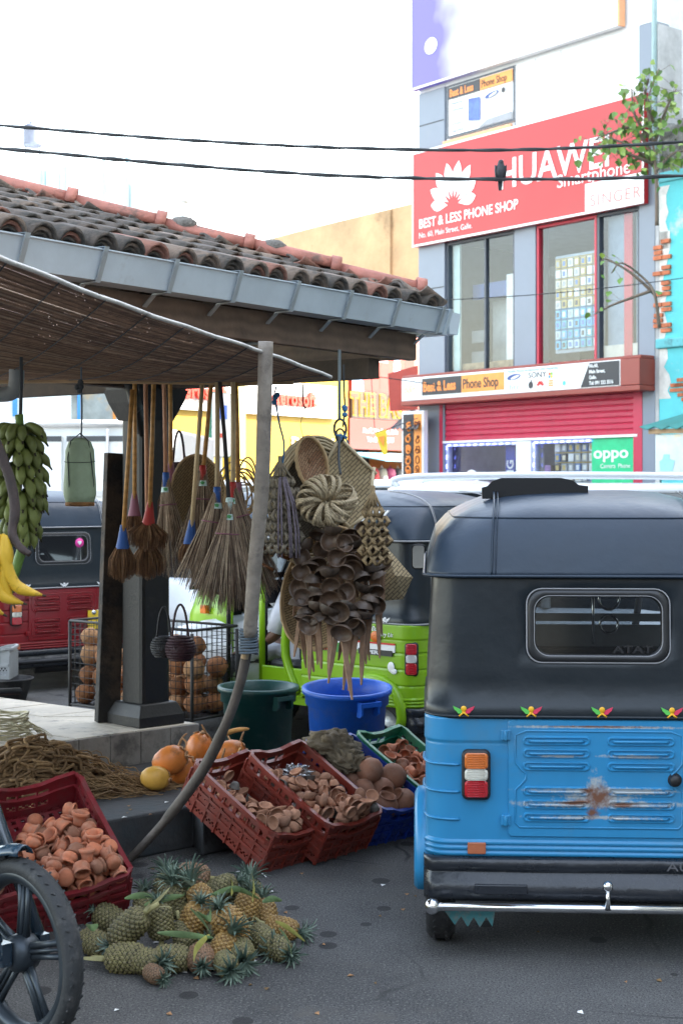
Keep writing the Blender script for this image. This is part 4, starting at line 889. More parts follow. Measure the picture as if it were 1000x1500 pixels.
navy=mat('navy_ink',(.03,.07,.25),.4,bump=0)
decal('blue_oval',oval(t_(775),3.455,.15,.045,.12),navy,s2,y2-.003); decal('oval_cutout',oval(t_(777),3.45,.1,.02,.25),wht,s2,y2-.005)
decal('round_mark',oval(t_(800),3.31,.05,.055),bkp,s2,y2-.003); decal('leaf_mark',oval(t_(801),3.375,.02,.01,.8),bkp,s2,y2-.003)
b=MB()
for k in range(6):
    a=R(-75+150*k/5); cx_,cz_=t_(814),3.29; b.add([(cx_+x*math.cos(a)+y*math.sin(a),y2-.003,cz_-x*math.sin(a)+y*math.cos(a)) for x,y in((0,.015),(.02,.05),(0,.09),(-.02,.05))],[(0,1,2,3)])
b.build('small_flower_mark',mat('red_sticker',(.6,.02,.015)),s2)
for k,(c,dx,dz) in enumerate((((.75,.1,.03),0,0),((.2,.55,.05),.045,0),((.05,.3,.7),0,-.045),((.85,.6,.03),.045,-.045))):
    b=MB(); q=t_(826)+dx; b.box(q,q+.038,y2-.004,y2,3.44+dz,3.478+dz); b.build('window_mark',mat('tile_ink_%d'%k,c,.4,bump=0),s2)
b=MB()
for z in(3.27,3.305,3.34): b.box(t_(826),t_(833),y2-.004,y2,z,z+.022)
b.build('orange_bars',orp,s2); decal('blue_round_mark',oval(t_(849),3.30,.035,.035),mat('sky_ink',(.1,.5,.75),.4),s2,y2-.003)
decal('black_corner',[(t_(873),3.215),(t_(930),3.215),(t_(930),3.57),(t_(886),3.57)],bkp,s2,y2-.003)
for z,bdy in((3.50,'No.60,'),(3.415,'Main Street,'),(3.33,'Galle.'),(3.245,'Tel: 091 222 3516')): ow(886,z,bdy,.052,wht,y=y2-.007,sx=.86,bold=.03)
s3=sign('window_poster','small white poster with orange heading between the two big billboards',656,755,7.56,8.44,.04,wht,frd,.02)
y3=-.035
b=MB(); b.box(t_(659),t_(705),y3-.004,y3,8.2,8.39); b.build('dark_panel',bkp,s3); b=MB(); b.box(t_(705.5),t_(753),y3-.004,y3,8.2,8.39); b.build('orange_panel',orp,s3)
ow(661,8.235,'Best & Less',.12,orl,s3,y3-.008,sx=.72,bold=.04); ow(707,8.235,'Phone Shop',.12,bkp,s3,y3-.008,sx=.72)
for k,bdy in enumerate(('Repairing','Unlocking','IT','Software','Upgrading')): ow(663,8.1-k*.115,bdy,.05,mat('grey_ink',(.3,.35,.45),.5),s3,y3-.002)
decal('phone_picture',[(t_(688),7.76),(t_(705),7.72),(t_(705),8.1),(t_(688),8.12)],mat('phone_print',(.06,.12,.55),.3,var=.7,scale=3),s3,y3-.003)
decal('blue_oval',oval(t_(722),8.08,.16,.04,.15),navy,s3,y3-.003); decal('oval_cutout',oval(t_(724),8.075,.1,.018,.25),wht,s3,y3-.005)
decal('dark_corner',[(t_(702),7.6),(t_(752),7.6),(t_(752),7.72),(t_(716),7.7)],mat('grey_print',(.3,.31,.33),.5),s3,y3-.003)
decal('round_mark',oval(t_(739),8.1,.04,.045),bkp,s3,y3-.003)
# top billboard: blue print; its fade to white is partly painted lens flare
bw=bpy.data.materials.new('blue_print_flare_banner'); bw.use_nodes=True; n=bw.node_tree.nodes; L=bw.node_tree.links
tc=n.new('ShaderNodeTexCoord'); sx=n.new('ShaderNodeSeparateXYZ'); L.new(tc.outputs['Object'],sx.inputs[0]); nz=n.new('ShaderNodeTexNoise'); nz.inputs['Scale'].default_value=1.6; L.new(tc.outputs['Object'],nz.inputs['Vector'])
ad=n.new('ShaderNodeMath'); ad.operation='MULTIPLY_ADD'; ad.inputs[1].default_value=1.2; L.new(nz.outputs['Fac'],ad.inputs[0]); L.new(sx.outputs['X'],ad.inputs[2])
cr=n.new('ShaderNodeValToRGB'); cr.color_ramp.elements[0].position=.5; cr.color_ramp.elements[0].color=(.17,.14,.62,1); cr.color_ramp.elements[1].position=1.0; cr.color_ramp.elements[1].color=(.85,.85,.86,1)
mr=n.new('ShaderNodeMapRange'); mr.inputs[1].default_value=0; mr.inputs[2].default_value=2.4; L.new(ad.outputs[0],mr.inputs[0]); L.new(mr.outputs[0],cr.inputs[0]); L.new(cr.outputs[0],n['Principled BSDF'].inputs['Base Color'])
s4=sign('blue_billboard','tall white billboard with blue violet picture fading into painted flare, top of the phone shop',611,914,8.5,12.6,.12,bw,wht,-.03)
decal('round_light_spot',oval(t_(641),9.15,.16,.14),wht,s4,-.158)
b=MB(); b.box(t_(914)+.01,t_(916.5)+.01,-.16,-.03,8.5,12.6); b.build('orange_edge',mat('orange_strip',(.85,.4,.2),.5),s4)
s5=sign('vertical_sign','tall narrow black and orange sign with curved lettering left of the roller shutter',611,643,1.84,3.02,.1,wht,None,-.25)
b=MB(); tm_=t_(629); b.box(t_(611)+.045,tm_,-.356,-.349,1.89,2.97); b.build('black_panel',bkp,s5); b=MB(); b.box(tm_+.005,t_(643)-.045,-.356,-.349,1.89,2.97); b.build('orange_panel',orp,s5)
b=MB(); b.tube([(t_(625),-.25,2.9),(t_(625),.1,2.9)],.02,6); b.tube([(t_(625),-.25,2.0),(t_(625),.1,2.0)],.02,6); b.build('bracket',steel,s5)
def glyph(mb,strokes,cx,cz,w,h,y,r):
    for s in strokes: mb.tube(spl([(cx+(x-.5)*w,y,cz+(z-.5)*h) for x,z in s],4),r,5,flat=1)
GL={'du':[[(.9,.95),(.6,1),(.35,.9),(.3,.7),(.5,.6),(.8,.7),(.9,.6),(.5,.5),(.25,.35),(.35,.15),(.6,.05),(.9,.1),(.95,.35)]],
'ra':[[(.9,.98),(.55,.85),(.2,.65),(.08,.38),(.2,.1),(.5,0),(.8,.1),(.92,.38),(.8,.62),(.5,.72)]],
'ka':[[(.5,.5),(.3,.6),(.15,.4),(.3,.1),(.5,.05),(.75,.1),(.95,.45),(.85,.8),(.5,.98),(.2,.85),(.3,.7),(.6,.75),(.7,.5),(.5,.4),(.45,.6)]],
'tha':[[(.2,.95),(.5,.8),(.45,.6),(.15,.65),(.08,.38),(.2,.1),(.5,0),(.8,.1),(.92,.38),(.85,.75),(.6,.98)]],
'na':[[(.3,.5),(.55,.55),(.6,.35),(.35,.3),(.1,.5),(.1,.8),(.35,1),(.75,.95),(.95,.6),(.85,.15),(.5,0),(.15,.05)]],
'sa':[[(.1,.9),(.3,1),(.4,.8),(.15,.7),(.05,.4),(.2,.05),(.45,.05),(.5,.35),(.55,.05),(.85,.05),(.95,.4),(.9,.8),(.6,.75)]],
'u':[[(.7,.85),(.45,.8),(.45,1),(.8,.98),(.85,.8),(.5,.65),(.2,.5),(.12,.25),(.35,.02),(.7,.05),(.9,.3),(.85,.5)]],
'pa':[[(.15,.95),(.4,.9),(.1,.5),(.1,.2),(.35,.02),(.65,.1),(.75,.4),(.5,.6),(.3,.4)],[(.6,.95),(.85,.95),(.95,.6),(.98,.2),(.8,.05)]],
'o':[[(.5,0),(.15,.2),(.1,.6),(.3,.95),(.65,.97),(.9,.65),(.85,.2),(.5,0)]],
'ga':[[(.35,.5),(.5,.6),(.6,.3),(.4,.25),(.1,.4),(.1,.75),(.35,1),(.7,.95),(.9,.6),(.75,.15),(.95,.05)],[(.1,.05),(.35,.05)]]}
b=MB()
for g,z in zip(('du','ra','ka','tha','na'),(2.76,2.57,2.38,2.2,2.02)): glyph(b,GL[g],(t_(611)+.045+tm_)/2,z,.13,.14,-.362,.016)
b.build('lettering',orl,s5); b=MB(); cx=(tm_+t_(643)-.045)/2
for g,z,w_,h_ in(('sa',2.81,.07,.07),('u',2.54,.11,.12),('pa',2.37,.12,.12),('o',2.2,.11,.13),('ga',2.04,.11,.12)): glyph(b,GL[g],cx+(-.035 if g=='sa' else 0),z,w_,h_,-.361,.0085)
glyph(b,GL['ga'],cx+.045,2.81,.07,.07,-.361,.0085); b.build('lettering',mat('brown_ink',(.12,.02,.01),.5),s5)
s6=sign('green_sign','bright green sign panel with white lettering inside the ground floor window',865,935,1.75,2.47,.03,mat('signal_green',(.02,.52,.22),.35,bump=.02),None,.045)
s6['kind']='thing'
ow(868,2.17,'oppo',.17,wht,s6,.012,sx=1.35,bold=.03); ow(878,2.02,'Camera  Phone',.065,wht,s6,.012)
s7=sign('blue_banner','blue vertical banner with sideways white lettering in the left ground floor window',728,742,1.7,2.42,.02,mat('banner_blue',(.05,.07,.35),.4),None,.2)
txt('lettering','SAMSUNG',.15,wht,s7,(t_(740),.174,1.55-.35),rot=(PI/2,-PI/2,0),sx=1.0,bold=.03)
s8=thing('round_sticker','white cloud shaped sticker on the left ground floor window','sticker'); s8.matrix_world=Matrix.Translation(A+(0,))@Matrix.Rotation(FP.rz,4,'Z')
b=MB(); b.add([(x,.055,z) for x,z in oval(t_(687),1.87,.17,.16)],[tuple(range(18))]); b.build('sticker_sheet',wht,s8)
decal('grey_mark',oval(t_(687),1.87,.09,.09),steel,s8,.052)

# ---- teal building with peeling wall (continues the street line)
TL=thing('peeling_building','peeling turquoise building with bare brick edge right of the phone shop','building',B+(0,),FP.rz)
tealm=mat('peeling_turquoise',(.11,.52,.55),.8,var=.15,scale=1.2,bump=.4,bs=14,dist=.01,dirt=((.5,.52,.5),1.6,.56,.9))
oldm=mat('mossy_stone',(.19,.185,.17),.95,var=.5,scale=3,bump=.7,bs=12,dist=.03,dirt=((.05,.055,.045),3,.5,.8))
b=MB(); b.box(.17,12,.0,8,0,6.1); b.build('wall',tealm,TL)
b=MB(); b.box(.17,12,-.03,7.9,6.1,6.25); b.box(.14,12,-.06,7.9,3.72,3.86); b.build('string_course',mat('teal_moulding',(.12,.42,.45),.8,bump=.3,dirt=((.05,.07,.07),5,.55,.7)),TL,bev=.02)
b=MB()
for k in range(26):
    x=.2+random.random()*1.6; z=6.3+random.random()*.75; s=random.uniform(.1,.2); b.ball((x,.1+random.random()*.2,z),s,7,sq=(1.3,.8,.8))
b.box(.2,12,.05,8,6.25,6.9); b.build('crumbling_parapet',oldm,TL)
b=MB()
z=3.95
while z<5.3:
    for k in range(2):
        if random.random()<.6: b.box(.10+k*.15-random.uniform(0,.03),.23+k*.15+random.uniform(0,.02),-.03-random.random()*.02,.02,z,z+.055)
    z+=.075
for k in range(14): b.box(.35+random.random()*.5,.6+random.random()*.4,-.02,.01,2.95+.07*(k%5),3.0+.07*(k%5))
b.build('exposed_bricks',mat('orange_brick',(.48,.15,.07),.9,var=.35,scale=9,bump=.5,bs=30,dist=.01),TL)
b=MB()
for cz,h in((5.6,.9),(4.6,1.6),(3.4,.8)):
    pts=[(.15,-.004,cz-h/2)]+[(.24+random.random()*.16,-.004,cz-h/2+h*k/7) for k in range(8)]+[(.15,-.004,cz+h/2)]; pts2=[(x,-.0,z) for x,_,z in pts]
    b.add(pts,[tuple(range(len(pts)))])
b.build('bare_plaster',mat('bare_plaster',(.62,.60,.56),.9,var=.2,scale=6,bump=.5,bs=20),TL)
b=MB(); b.box(.0,.17,-.01,.5,0,8.4); b.build('end_pier',mat('pale_render',(.42,.42,.42),.9,var=.2,scale=4,bump=.4,bs=15),TL)
o=MB().tube([(0,0,0),(0,0,7.6)],.04,8).build('conduit_pipe',mat('pale_blue_pipe',(.4,.55,.58),.5),None,loc=(B[0]+.04,B[1]-.1,6.2)); tag(o,'thin pale pipe rising above the joint between phone shop and turquoise building','pipe')
b=MB(); b.box(.6,12,2,7,6.9,11); 
for k in range(40): b.box(.6+k*.28,.74+k*.28,1.97,2,6.9,11)
o=b.build('rooftop_shed',mat('pale_sheet_wall',(.62,.72,.74),.5),None,loc=B+(0,)); o.rotation_euler=(0,0,FP.rz); tag(o,'pale ribbed sheet metal shed on top of the turquoise building','shed')
# tailoring stall: green corrugated awning + board
TS=thing('tailor_stall','small stall under a green corrugated canopy at the right edge','stall',(4.46,19.3,0),FP.rz+R(14))
pr=[]
b=MB(); rs=[]
for k in range(49):
    x=-.5+k*.05; z=.02*(math.cos(k*PI/2)); rs.append([(x,-.5,2.47+z),(x+.5,.75,2.80+z)])
b.rings(rs,False,False,0,False); b.build('corrugated_canopy',mat('green_sheet',(.05,.22,.20),.5,.2,var=.2,scale=5,bump=.1),TS,solid=.008)
b=MB(); b.box(-.4,1.9,-.45,-.41,2.40,2.46); b.build('front_batten',wood,TS)
bdm=mat('pale_print_board',(.62,.68,.66),.5,var=.25,scale=1.6,bump=.02,dirt=((.8,.6,.3),1.4,.52,.8))
b=MB(); b.box(-.32,2.0,-.42,-.38,1.88,2.39); bo=b.build('stall_board',bdm,TS,bev=.005)
decal('blue_cloud',oval(.75,2.25,.6,.14),mat('cloud_blue',(.3,.6,.7),.5),bo,-.424)
decal('machine_picture',[(-.25,1.93),(-.08,1.93),(-.05,2.06),(-.12,2.08),(-.12,2.14),(-.2,2.14),(-.22,2.08),(-.26,2.05)],mat('cyan_print',(.3,.6,.65),.5),bo,-.4245)
inkb=mat('slate_ink',(.12,.18,.35),.5)
b=MB(); 
for g,x in(('sa',.42),('ka',.66),('na',.9)): glyph(b,GL[g],x,2.24,.18,.16,-.425,.008)
b.build('lettering',inkb,bo); txt('lettering','for Tailoring,',.055,mat('olive_ink',(.25,.3,.18),.5),bo,(.12,-.424,2.03)); txt('lettering','Tailoring',.055,mat('olive_ink',(.25,.3,.18),.5),bo,(.45,-.424,1.93))
for x in(-.3,1.9):
    b=MB(); b.box(x-.03,x+.03,-.4,-.34,0,2.4); b.build('stall_post',steel,TS)
b=MB(); b.box(-.3,1.9,-.3,.6,0,1.1); b.build('counter',mat('rusty_sheet',(.2,.16,.13),.8,var=.3),TS)

# ---- yellow shop / bag shop row
YO=Vector((0,34)); yd=Vector((.6,.8)); YP=Pl(YO,YO+yd)
def Y(px,py): return YP.th(px,py)
ty=lambda px:YP.t(px)
yel=mat('yellow_wall',(.38,.24,.004),.6,var=.06,scale=1,bump=.1)
YB=thing('yellow_shop','bright yellow shop building with red script lettering behind the brooms','building',(0,34,0),YP.rz)
def yb(nm,t0,t1,z0,z1,y0,y1,m,par,bev=.004): b=MB(); b.box(t0,t1,y0,y1,z0,z1); return b.build(nm,m,par,bev=bev)
t0,t1=ty(236),ty(509)
yb('wall',t0,t1,0,5.6,0,6,yel,YB)
yb('lettering_board',ty(252),ty(488),3.27,3.98,-.1,-.002,wht,YB)
lr=mat('red_orange_letter',(.55,.03,.01),.4,bump=0); lsh=mat('letter_side',(.35,.03,.02),.4)
for px,body in((250,'aerosoft'),(392,'aerosoft')):
    txt('lettering',body,.30,lr,YB,(ty(px),-.16,3.5),sx=.85,bold=.05,ext=.04,sp=1.15)
txt('lettering','DESIGN',.28,wht,YB,(ty(425),-.02,2.55),sx=1.1,bold=.03)
yb('pilaster',ty(335),ty(352),0,5.5,-.15,-.002,mat('pale_yellow',(.6,.45,.1),.6),YB)
yb('door',ty(440),ty(475),0,2.2,-.03,-.002,frd,YB)
ps=thing('white_signboard','tall white signboard with blue and red marks standing before the yellow shop','sign',tuple(P(322,718,27).xy)+(0,),YP.rz)
b=MB(); b.rings([[(x,yy,2.85+z) for x,z in rrect(.5,1.12,.06)] for yy in(-.04,.04)],True,True,0,False); b.build('sign_board',wht,ps)
b=MB(); b.rings([[(x,yy,2.85+z) for x,z in rrect(.54,1.16,.07)] for yy in(-.03,.03)],True,True,0,False); b.build('sign_frame',mat('green_frame',(.03,.2,.12),.5),ps)
b=MB(); b.box(-.12,.14,-.05,-.041,2.95,3.2); b.build('blue_mark',mat('mark_blue',(.05,.15,.6),.4),ps); b=MB(); b.box(-.14,.08,-.05,-.041,2.62,2.7); b.build('red_mark',lr,ps)
b=MB(); b.tube([(0,0,0),(0,0,2.3)],.04,8); b.build('sign_posts',steel,ps)
BS=thing('bag_shop','red and brown bag shop front with blue awning beyond the hanging baskets','building',(0,34,0),YP.rz)
t0,t1=ty(511),ty(622)
yb('wall',t0,t1,2.7,5.6,.05,6,mat('salmon_wall',(.62,.2,.14),.6),BS); yb('wall',t1-.9,t1,0,2.7,.05,6,mat('orange_wall',(.75,.35,.15),.7),BS)
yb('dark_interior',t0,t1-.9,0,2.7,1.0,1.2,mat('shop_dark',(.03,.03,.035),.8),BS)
brn=mat('brown_board',(.05,.022,.012),.5); rdb=mat('poster_red',(.40,.035,.02),.5,var=.1,scale=1)
yb('poster',ty(514),ty(592),3.95,5.35,-.02,.045,rdb,BS); yb('poster_edge',ty(592),ty(606),3.45,5.35,-.02,.045,brn,BS); yb('name_panel',ty(514),ty(592),3.32,3.945,-.02,.045,brn,BS); yb('address_panel',ty(511),ty(606),2.62,3.31,-.02,.045,mat('brick_red_panel',(.18,.022,.014),.5),BS)
txt('lettering','THE BAG',.46,mat('letter_yellow',(.62,.40,.01),.4),BS,(ty(512),-.03,3.42),sx=.72,bold=.10,ext=.004,sp=1.12); txt('lettering','THE BAG',.46,lr,BS,(ty(512),-.04,3.42),sx=.72,bold=.045,ext=.004,sp=1.12)
txt('lettering','No.17, Main Street, Galle',.11,wht,BS,(ty(530),-.03,3.0),sx=.85); txt('lettering','Tel : 091 - 2222417',.11,wht,BS,(ty(536),-.03,2.8),sx=.85)
# handbags and rucksack printed on the poster
def bagprint(cx,cz,w,h,m): 
    o=decal('bag_picture',[(cx-w/2,cz-h/2),(cx+w/2,cz-h/2),(cx+w*.42,cz+h*.35),(cx+w*.25,cz+h/2),(cx-w*.25,cz+h/2),(cx-w*.42,cz+h*.35)],m,BS,-.024)
pkm=mat('print_pink',(.75,.45,.45),.5,var=.3,scale=6); ppb=mat('print_blue',(.35,.5,.8),.5,var=.4,scale=6); prd=mat('print_deep_red',(.55,.03,.02),.5,var=.3,scale=4)
bagprint(ty(523),4.45,.45,1.0,ppb); bagprint(ty(541),4.35,.7,.75,prd); bagprint(ty(557),4.95,.55,.6,pkm); bagprint(ty(577),5.05,.5,.6,pkm); bagprint(ty(580),4.35,.3,.9,ppb); bagprint(ty(562),4.3,.4,.7,prd)
b=MB(); b.rings([[(t,0,2.55),(t,-1.1,2.35),(t,-1.1,2.33),(t,0,2.5)] for t in(ty(505),ty(612))],True,True,0,False); b.build('blue_awning',mat('awning_blue',(.16,.45,.66),.6),BS)
bagc=[(.5,.02,.03),(.05,.12,.4),(.6,.1,.25),(.55,.03,.05),(.7,.5,.03),(.05,.05,.06),(.4,.38,.33)]
k=0; bagp=None
BL=['red','navy blue','pink','scarlet','dark blue','crimson']
for j,(z,h) in enumerate(((2.02,.36),(1.6,.34))):
    for px in(553,565,577,589,600):
        c=bagc[(k*3+j)%7]; nmz=['red','navy','pink','scarlet','yellow','black','grey'][(k*3+j)%7]
        q=thing('rucksack',('%s rucksack hanging in the %s row under the blue awning, number %s from left'%(nmz,'upper' if j==0 else 'lower',['one','two','three','four','five'][k%5])),'bag',group='rucksacks hanging at the bag shop')
        p=YO+yd*ty(px); q.location=(p.x-.3,p.y-.35,z); q.rotation_euler=(0,0,YP.rz)
        m=mat('bag_%s'%nmz,c,.6,bump=.1)
        b=MB(); b.rings([[(x,yy,zz) for x,zz in rrect(.30-i,h-i,.09)] for yy,i in((.1,.03),(.08,0),(-.04,0),(-.08,.06))],True,True,0,True); b.build('bag_body',m,q)
        b=MB(); b.rings([[(x,yy,zz-.06) for x,zz in rrect(.2-i,h*.4-i,.04)] for yy,i in((-.07,0),(-.11,.0),(-.12,.04))],True,True,0,True); b.tube([(-.05,0,h/2),(0,0,h/2+.06),(.05,0,h/2)],.01,5); b.build('pocket',m if k%2 else wht,q); k+=1
# salmon canopy and small corrugated roof left of phone shop
b=MB(); b.rings([[tuple(P(x,y,27+z)) for x,y,z in((568,547,0),(612,535,0),(612,600,.0),(571,602,0))],[tuple(P(x,y,27.3)) for x,y in((568,547),(612,535),(612,600),(571,602))]],True,True,0,False)
o=b.build('shop_fascia_panel',mat('salmon_panel',(.45,.07,.05),.5),None); tag(o,'plain salmon red fascia panel between the bag shop and the phone shop','panel')
ca=thing('corrugated_canopy','small dark corrugated canopy over the pavement left of the vertical sign','canopy')
b=MB(); rs=[]
for k in range(25):
    x=k/24; z=.02*math.cos(k*PI/2); a=P(572,628,26.2); c=P(612,628,25.2); a2=P(600,602,27.4); c2=P(616,600,26.6); p=a.lerp(c,x); p2=a2.lerp(c2,x); rs.append([(p.x,p.y,p.z+z),(p2.x,p2.y,p2.z+z)])
b.rings(rs,False,False,0,False); b.build('canopy_sheet',mat('dark_sheet',(.10,.11,.12),.5,.3),ca,solid=.01)
b=MB(); p=P(606,628,26); b.tube([(p.x,p.y,0),(p.x,p.y,2.6)],.03,6); b.build('canopy_post',steel,ca)
# pennant
pn=thing('paper_pennant','small yellow and orange paper pennant hanging before the bag shop sign','pennant')
b=MB(); pts=[P(549,634,19),P(566,629,19),P(567,665,19),P(561,667,19)]; b.add([tuple(p) for p in pts],[(0,1,2,3)]); b.build('pennant_sheet',mat('pennant_yellow',(.8,.6,.05),.6),pn,solid=.006)
b=MB(); pts=[P(554,640,18.98),P(563,638,18.98),P(562,655,18.98)]; b.add([tuple(p) for p in pts],[(0,1,2)]); b.build('orange_patch',orp,pn,solid=.004); b=MB(); b.tube([P(549,634,19),P(566,629,19),P(612,612,24)],.006,4); b.tube([P(549,634,19),P(540,500,20)],.005,4); b.build('string',twine,pn)
# ochre building, white corrugated building, left corner shop
OP=Pl(P(325,718,50).xy,P(625,718,43).xy)
OB=thing('ochre_building','high weathered ochre building with blank plaster wall beyond the tiled roof','building',tuple(OP.A)+(0,),OP.rz)
och=mat('weathered_ochre',(.33,.24,.135),.85,var=.3,scale=.6,bump=.3,bs=8,dist=.03,dirt=((.16,.11,.06),.8,.53,.7))
L_=(OP.B-OP.A).length
b=MB(); b.add([(0,0,0),(L_,0,0),(L_,0,9.9),(L_*.5,0,9.75),(0,0,9.55),(0,8,0),(L_,8,0),(L_,8,9.9),(L_*.5,8,9.75),(0,8,9.55)],[(0,1,2,3,4),(9,8,7,6,5),(0,4,9,5),(1,6,7,2),(4,3,8,9),(3,2,7,8)]); b.build('wall',och,OB)
b=MB(); b.box(0,L_,-.1,-.002,6.9,7.1); b.box(L_*.83,L_*.85,-.08,-.002,0,9.8); b.build('cornice',och,OB)
for k in range(3):
    f=MB(); f.box(1+k*2.2,2+k*2.2,-.04,-.002,4.4,5.9); w1=f.build('window',frd,OB)
CB=Pl(P(-120,718,44).xy,P(275,718,38).xy)
CBt=thing('sheet_metal_building','pale blue white ribbed sheet metal building with sloping top at upper left','building',tuple(CB.A)+(0,),CB.rz)
L_=(CB.B-CB.A).length
csm=mat('pale_ribbed_sheet',(.66,.76,.80),.5,.1,var=.05,scale=.5,bump=.05)
_,zA=CB.th(75,235); tA=CB.t(75); _,zB=CB.th(275,283); _,zC=CB.th(0,245); tC=CB.t(0)
b=MB(); pts=[(0,0),(L_,0),(L_,zB),(tA,zA),(tC,zC),(0,zC-.1)]; b.add([(x,0,z) for x,z in pts]+[(x,1.5,z) for x,z in pts],[(0,1,2,3,4,5),(11,10,9,8,7,6)]+[(i,(i+1)%6,(i+1)%6+6,i+6) for i in range(6)]); b.build('wall',csm,CBt)
b=MB(); 
for k in range(int(L_/.35)):
    x=k*.35+.1; zt_=zA+(zB-zA)*(x-tA)/(L_-tA) if x>tA else zC+(zA-zC)*max(0,(x-tC)/(tA-tC)); b.box(x,x+.1,-.05,-.002,0,zt_-.05)
b.build('ribs',csm,CBt); b=MB(); b.box(L_-.02,L_+.25,-.3,0,zB-.25,zB+.02); b.build('gutter_end',steel,CBt)
b=MB()
for x in(tA-.3,tA+.5,L_*.72,L_*.8): b.box(x,x+.12,-.07,-.052,0,zC-.3)
b.build('blue_strips',mat('strip_blue',(.4,.62,.72),.5),CBt)
p=P(48,214,43); tk=thing('water_tank','grey plastic water tank on a stand above the sheet metal building','tank',(p.x,p.y,p.z))
b=MB(); b.lathe([(.0,0),(.26,0),(.27,.1),(.26,.2),(.27,.3),(.26,.42),(.27,.5),(.25,.58),(.1,.66),(.1,.7),(0,.7)],20); b.build('tank_body',mat('tank_grey',(.16,.17,.22),.5),tk)
b=MB(); 
for s in(-.2,.2): b.box(s-.02,s+.02,-.02,.02,-1.5,0)
b.build('tank_stand',steel,tk)
LP=Pl((-6.6,21),( -2.0,22.2))
LS=thing('corner_shop','white fronted shop with blue posts, big window and blue curved lettering at left','building',tuple(LP.A)+(0,),LP.rz)
def lb(nm,px0,px1,py0,py1,y0,y1,m,par=LS): 
    t0,z1=LP.th(px0,py0); t1,_=LP.th(px1,py0); z0=LP.th((px0+px1)/2,py1)[1]; b=MB(); b.box(t0,t1,y0,y1,z0,z1); return b.build(nm,m,par)
b=MB(); te=LP.t(186); b.box(-1,te,0,6,0,4.2); b.build('wall',wht,LS)
lb('poster_sheet',22,104,560,640,-.03,-.002,mat('pale_poster',(.75,.78,.74),.6,var=.12,scale=1.5,dirt=((.35,.45,.35),4,.56,.5)))
lb('display_window',104,170,548,618,-.03,-.002,mat('window_reflection',(.25,.27,.25),.15,var=.6,scale=1.3,dirt=((.5,.3,.1),2,.55,.7)))
lb('blue_post',113,117,548,618,-.06,-.031,mat('post_blue',(.05,.25,.6),.5)); lb('blue_post',180,187,540,720,-.4,-.1,mat('post_blue',(.05,.25,.6))); lb('blue_post',18,25,540,610,-.1,-.031,mat('post_blue',(.05,.25,.6))); lb('orange_post',165,169,548,618,-.06,-.031,orp)
nb=lb('name_band',0,172,617,645,-.06,-.031,wht)
b=MB(); ink=mat('blue_lettering',(.10,.30,.68),.5)
for g,px in(('ra',105),('pa',112),('u',119),('sa',126),('tha',133),('ga',138),('na',145),('ra',153),('o',160),('ra',167)):
    t,z=LP.th(px,634); glyph(b,GL[g],t,z,.062,.11,-.068,.0075)
b.build('lettering',ink,LS)
# distant row that closes the horizon
for i,(x,y,w_,d_,h,c) in enumerate(((-16,40,9,6,4.6,(.5,.48,.42)),(-9.5,48,8,6,5.2,(.42,.45,.46)),(-3.5,52,7,6,4.4,(.55,.45,.3)),(3.5,46,5,6,5.0,(.5,.5,.5)))):
    q=thing('far_building',['beige','grey','sand coloured','pale grey'][i]+' low building in the row far beyond the shops, '+['leftmost','second from left','third from left','rightmost'][i],'building',(x,y,0),0)
    b=MB(); b.box(0,w_,0,d_,0,h); b.build('wall',mat('far_wall_%d'%i,c,.8,bump=.2),q)
    for k in range(int(w_//2)):
        b=MB(); b.box(.5+k*2,1.5+k*2,-.03,-.002,1.0 if i%2 else 2.6,2.2 if i%2 else 3.8); b.build('window',frd,q)
# ---- cables, bird, plants
CM=mat('cable_black',(.03,.032,.035),.6)
def cable(lab,pts,r,twist=True,d=11.5,name='overhead_cable'):
    P3=spl([P(x,y,d) for x,y in pts],14); b=MB()
    if twist:
        for ph in(0,PI): b.tube([p+Vector((0,math.cos(i*.9+ph)*r*.45,math.sin(i*.9+ph)*r*.45+random.uniform(-.1,.1)*r)) for i,p in enumerate(P3)],[r*random.uniform(.75,1.15) for _ in P3],6)
    else: b.tube(P3,r,5)
    o=b.build(name,CM,None,fix=False); return tag(o,lab,'cable',None)
cable('upper of the two thick twisted overhead cables crossing the sky',[(-900,105),(-400,148),(0,183),(250,203),(500,216),(750,219),(1000,207),(1500,170),(2000,120)],.0105)
cable('lower of the two thick twisted overhead cables, with the bird on it',[(-900,150),(-400,186),(0,217),(250,240),(500,257),(750,262),(1000,257),(1500,230),(2000,190)],.0115,d=11.2)
cable('thin wire slanting across the first floor windows of the phone shop',[(380,450),(500,447),(613,441),(800,430),(1000,407),(1300,360)],.006,False,20)
cable('thin wire sloping down past the bag shop poster',[(420,540),(520,548),(612,560),(700,575)],.008,False,25)
bp=P(733,262,11.2)
BT=thing('bird','small dark bird perched upright on the lower overhead cable','bird',tuple(bp))
b=MB(); ft=mat('dark_feathers',(.035,.038,.045),.7,var=.4,scale=30,bump=.4,bs=80)
b.rings([[(rx*math.cos(2*PI*k/14),y+ry*math.sin(2*PI*k/14),z) for k in range(14)] for rx,ry,y,z in((.004,.004,.02,-.012),(.022,.022,.012,-.0),(.036,.036,.0,.03),(.042,.042,-.004,.06),(.036,.038,-.004,.09),(.024,.026,-.006,.108),(.021,.024,-.012,.122),(.016,.018,-.014,.135),(.003,.003,-.014,.142))],True,True); b.tube([(0,-.03,.124),(0,-.055,.118)],[.006,.001],6); b.build('body',ft,BT)
b=MB(); b.rings([[(x,y,z) for x,y in((-w,.02+o),(w,.02+o),(w,.03+o),(-w,.03+o))] for w,z,o in((.018,.02,0),(.016,-.04,.01),(.010,-.075,.018))],True,True,0,False); b.build('tail',ft,BT)
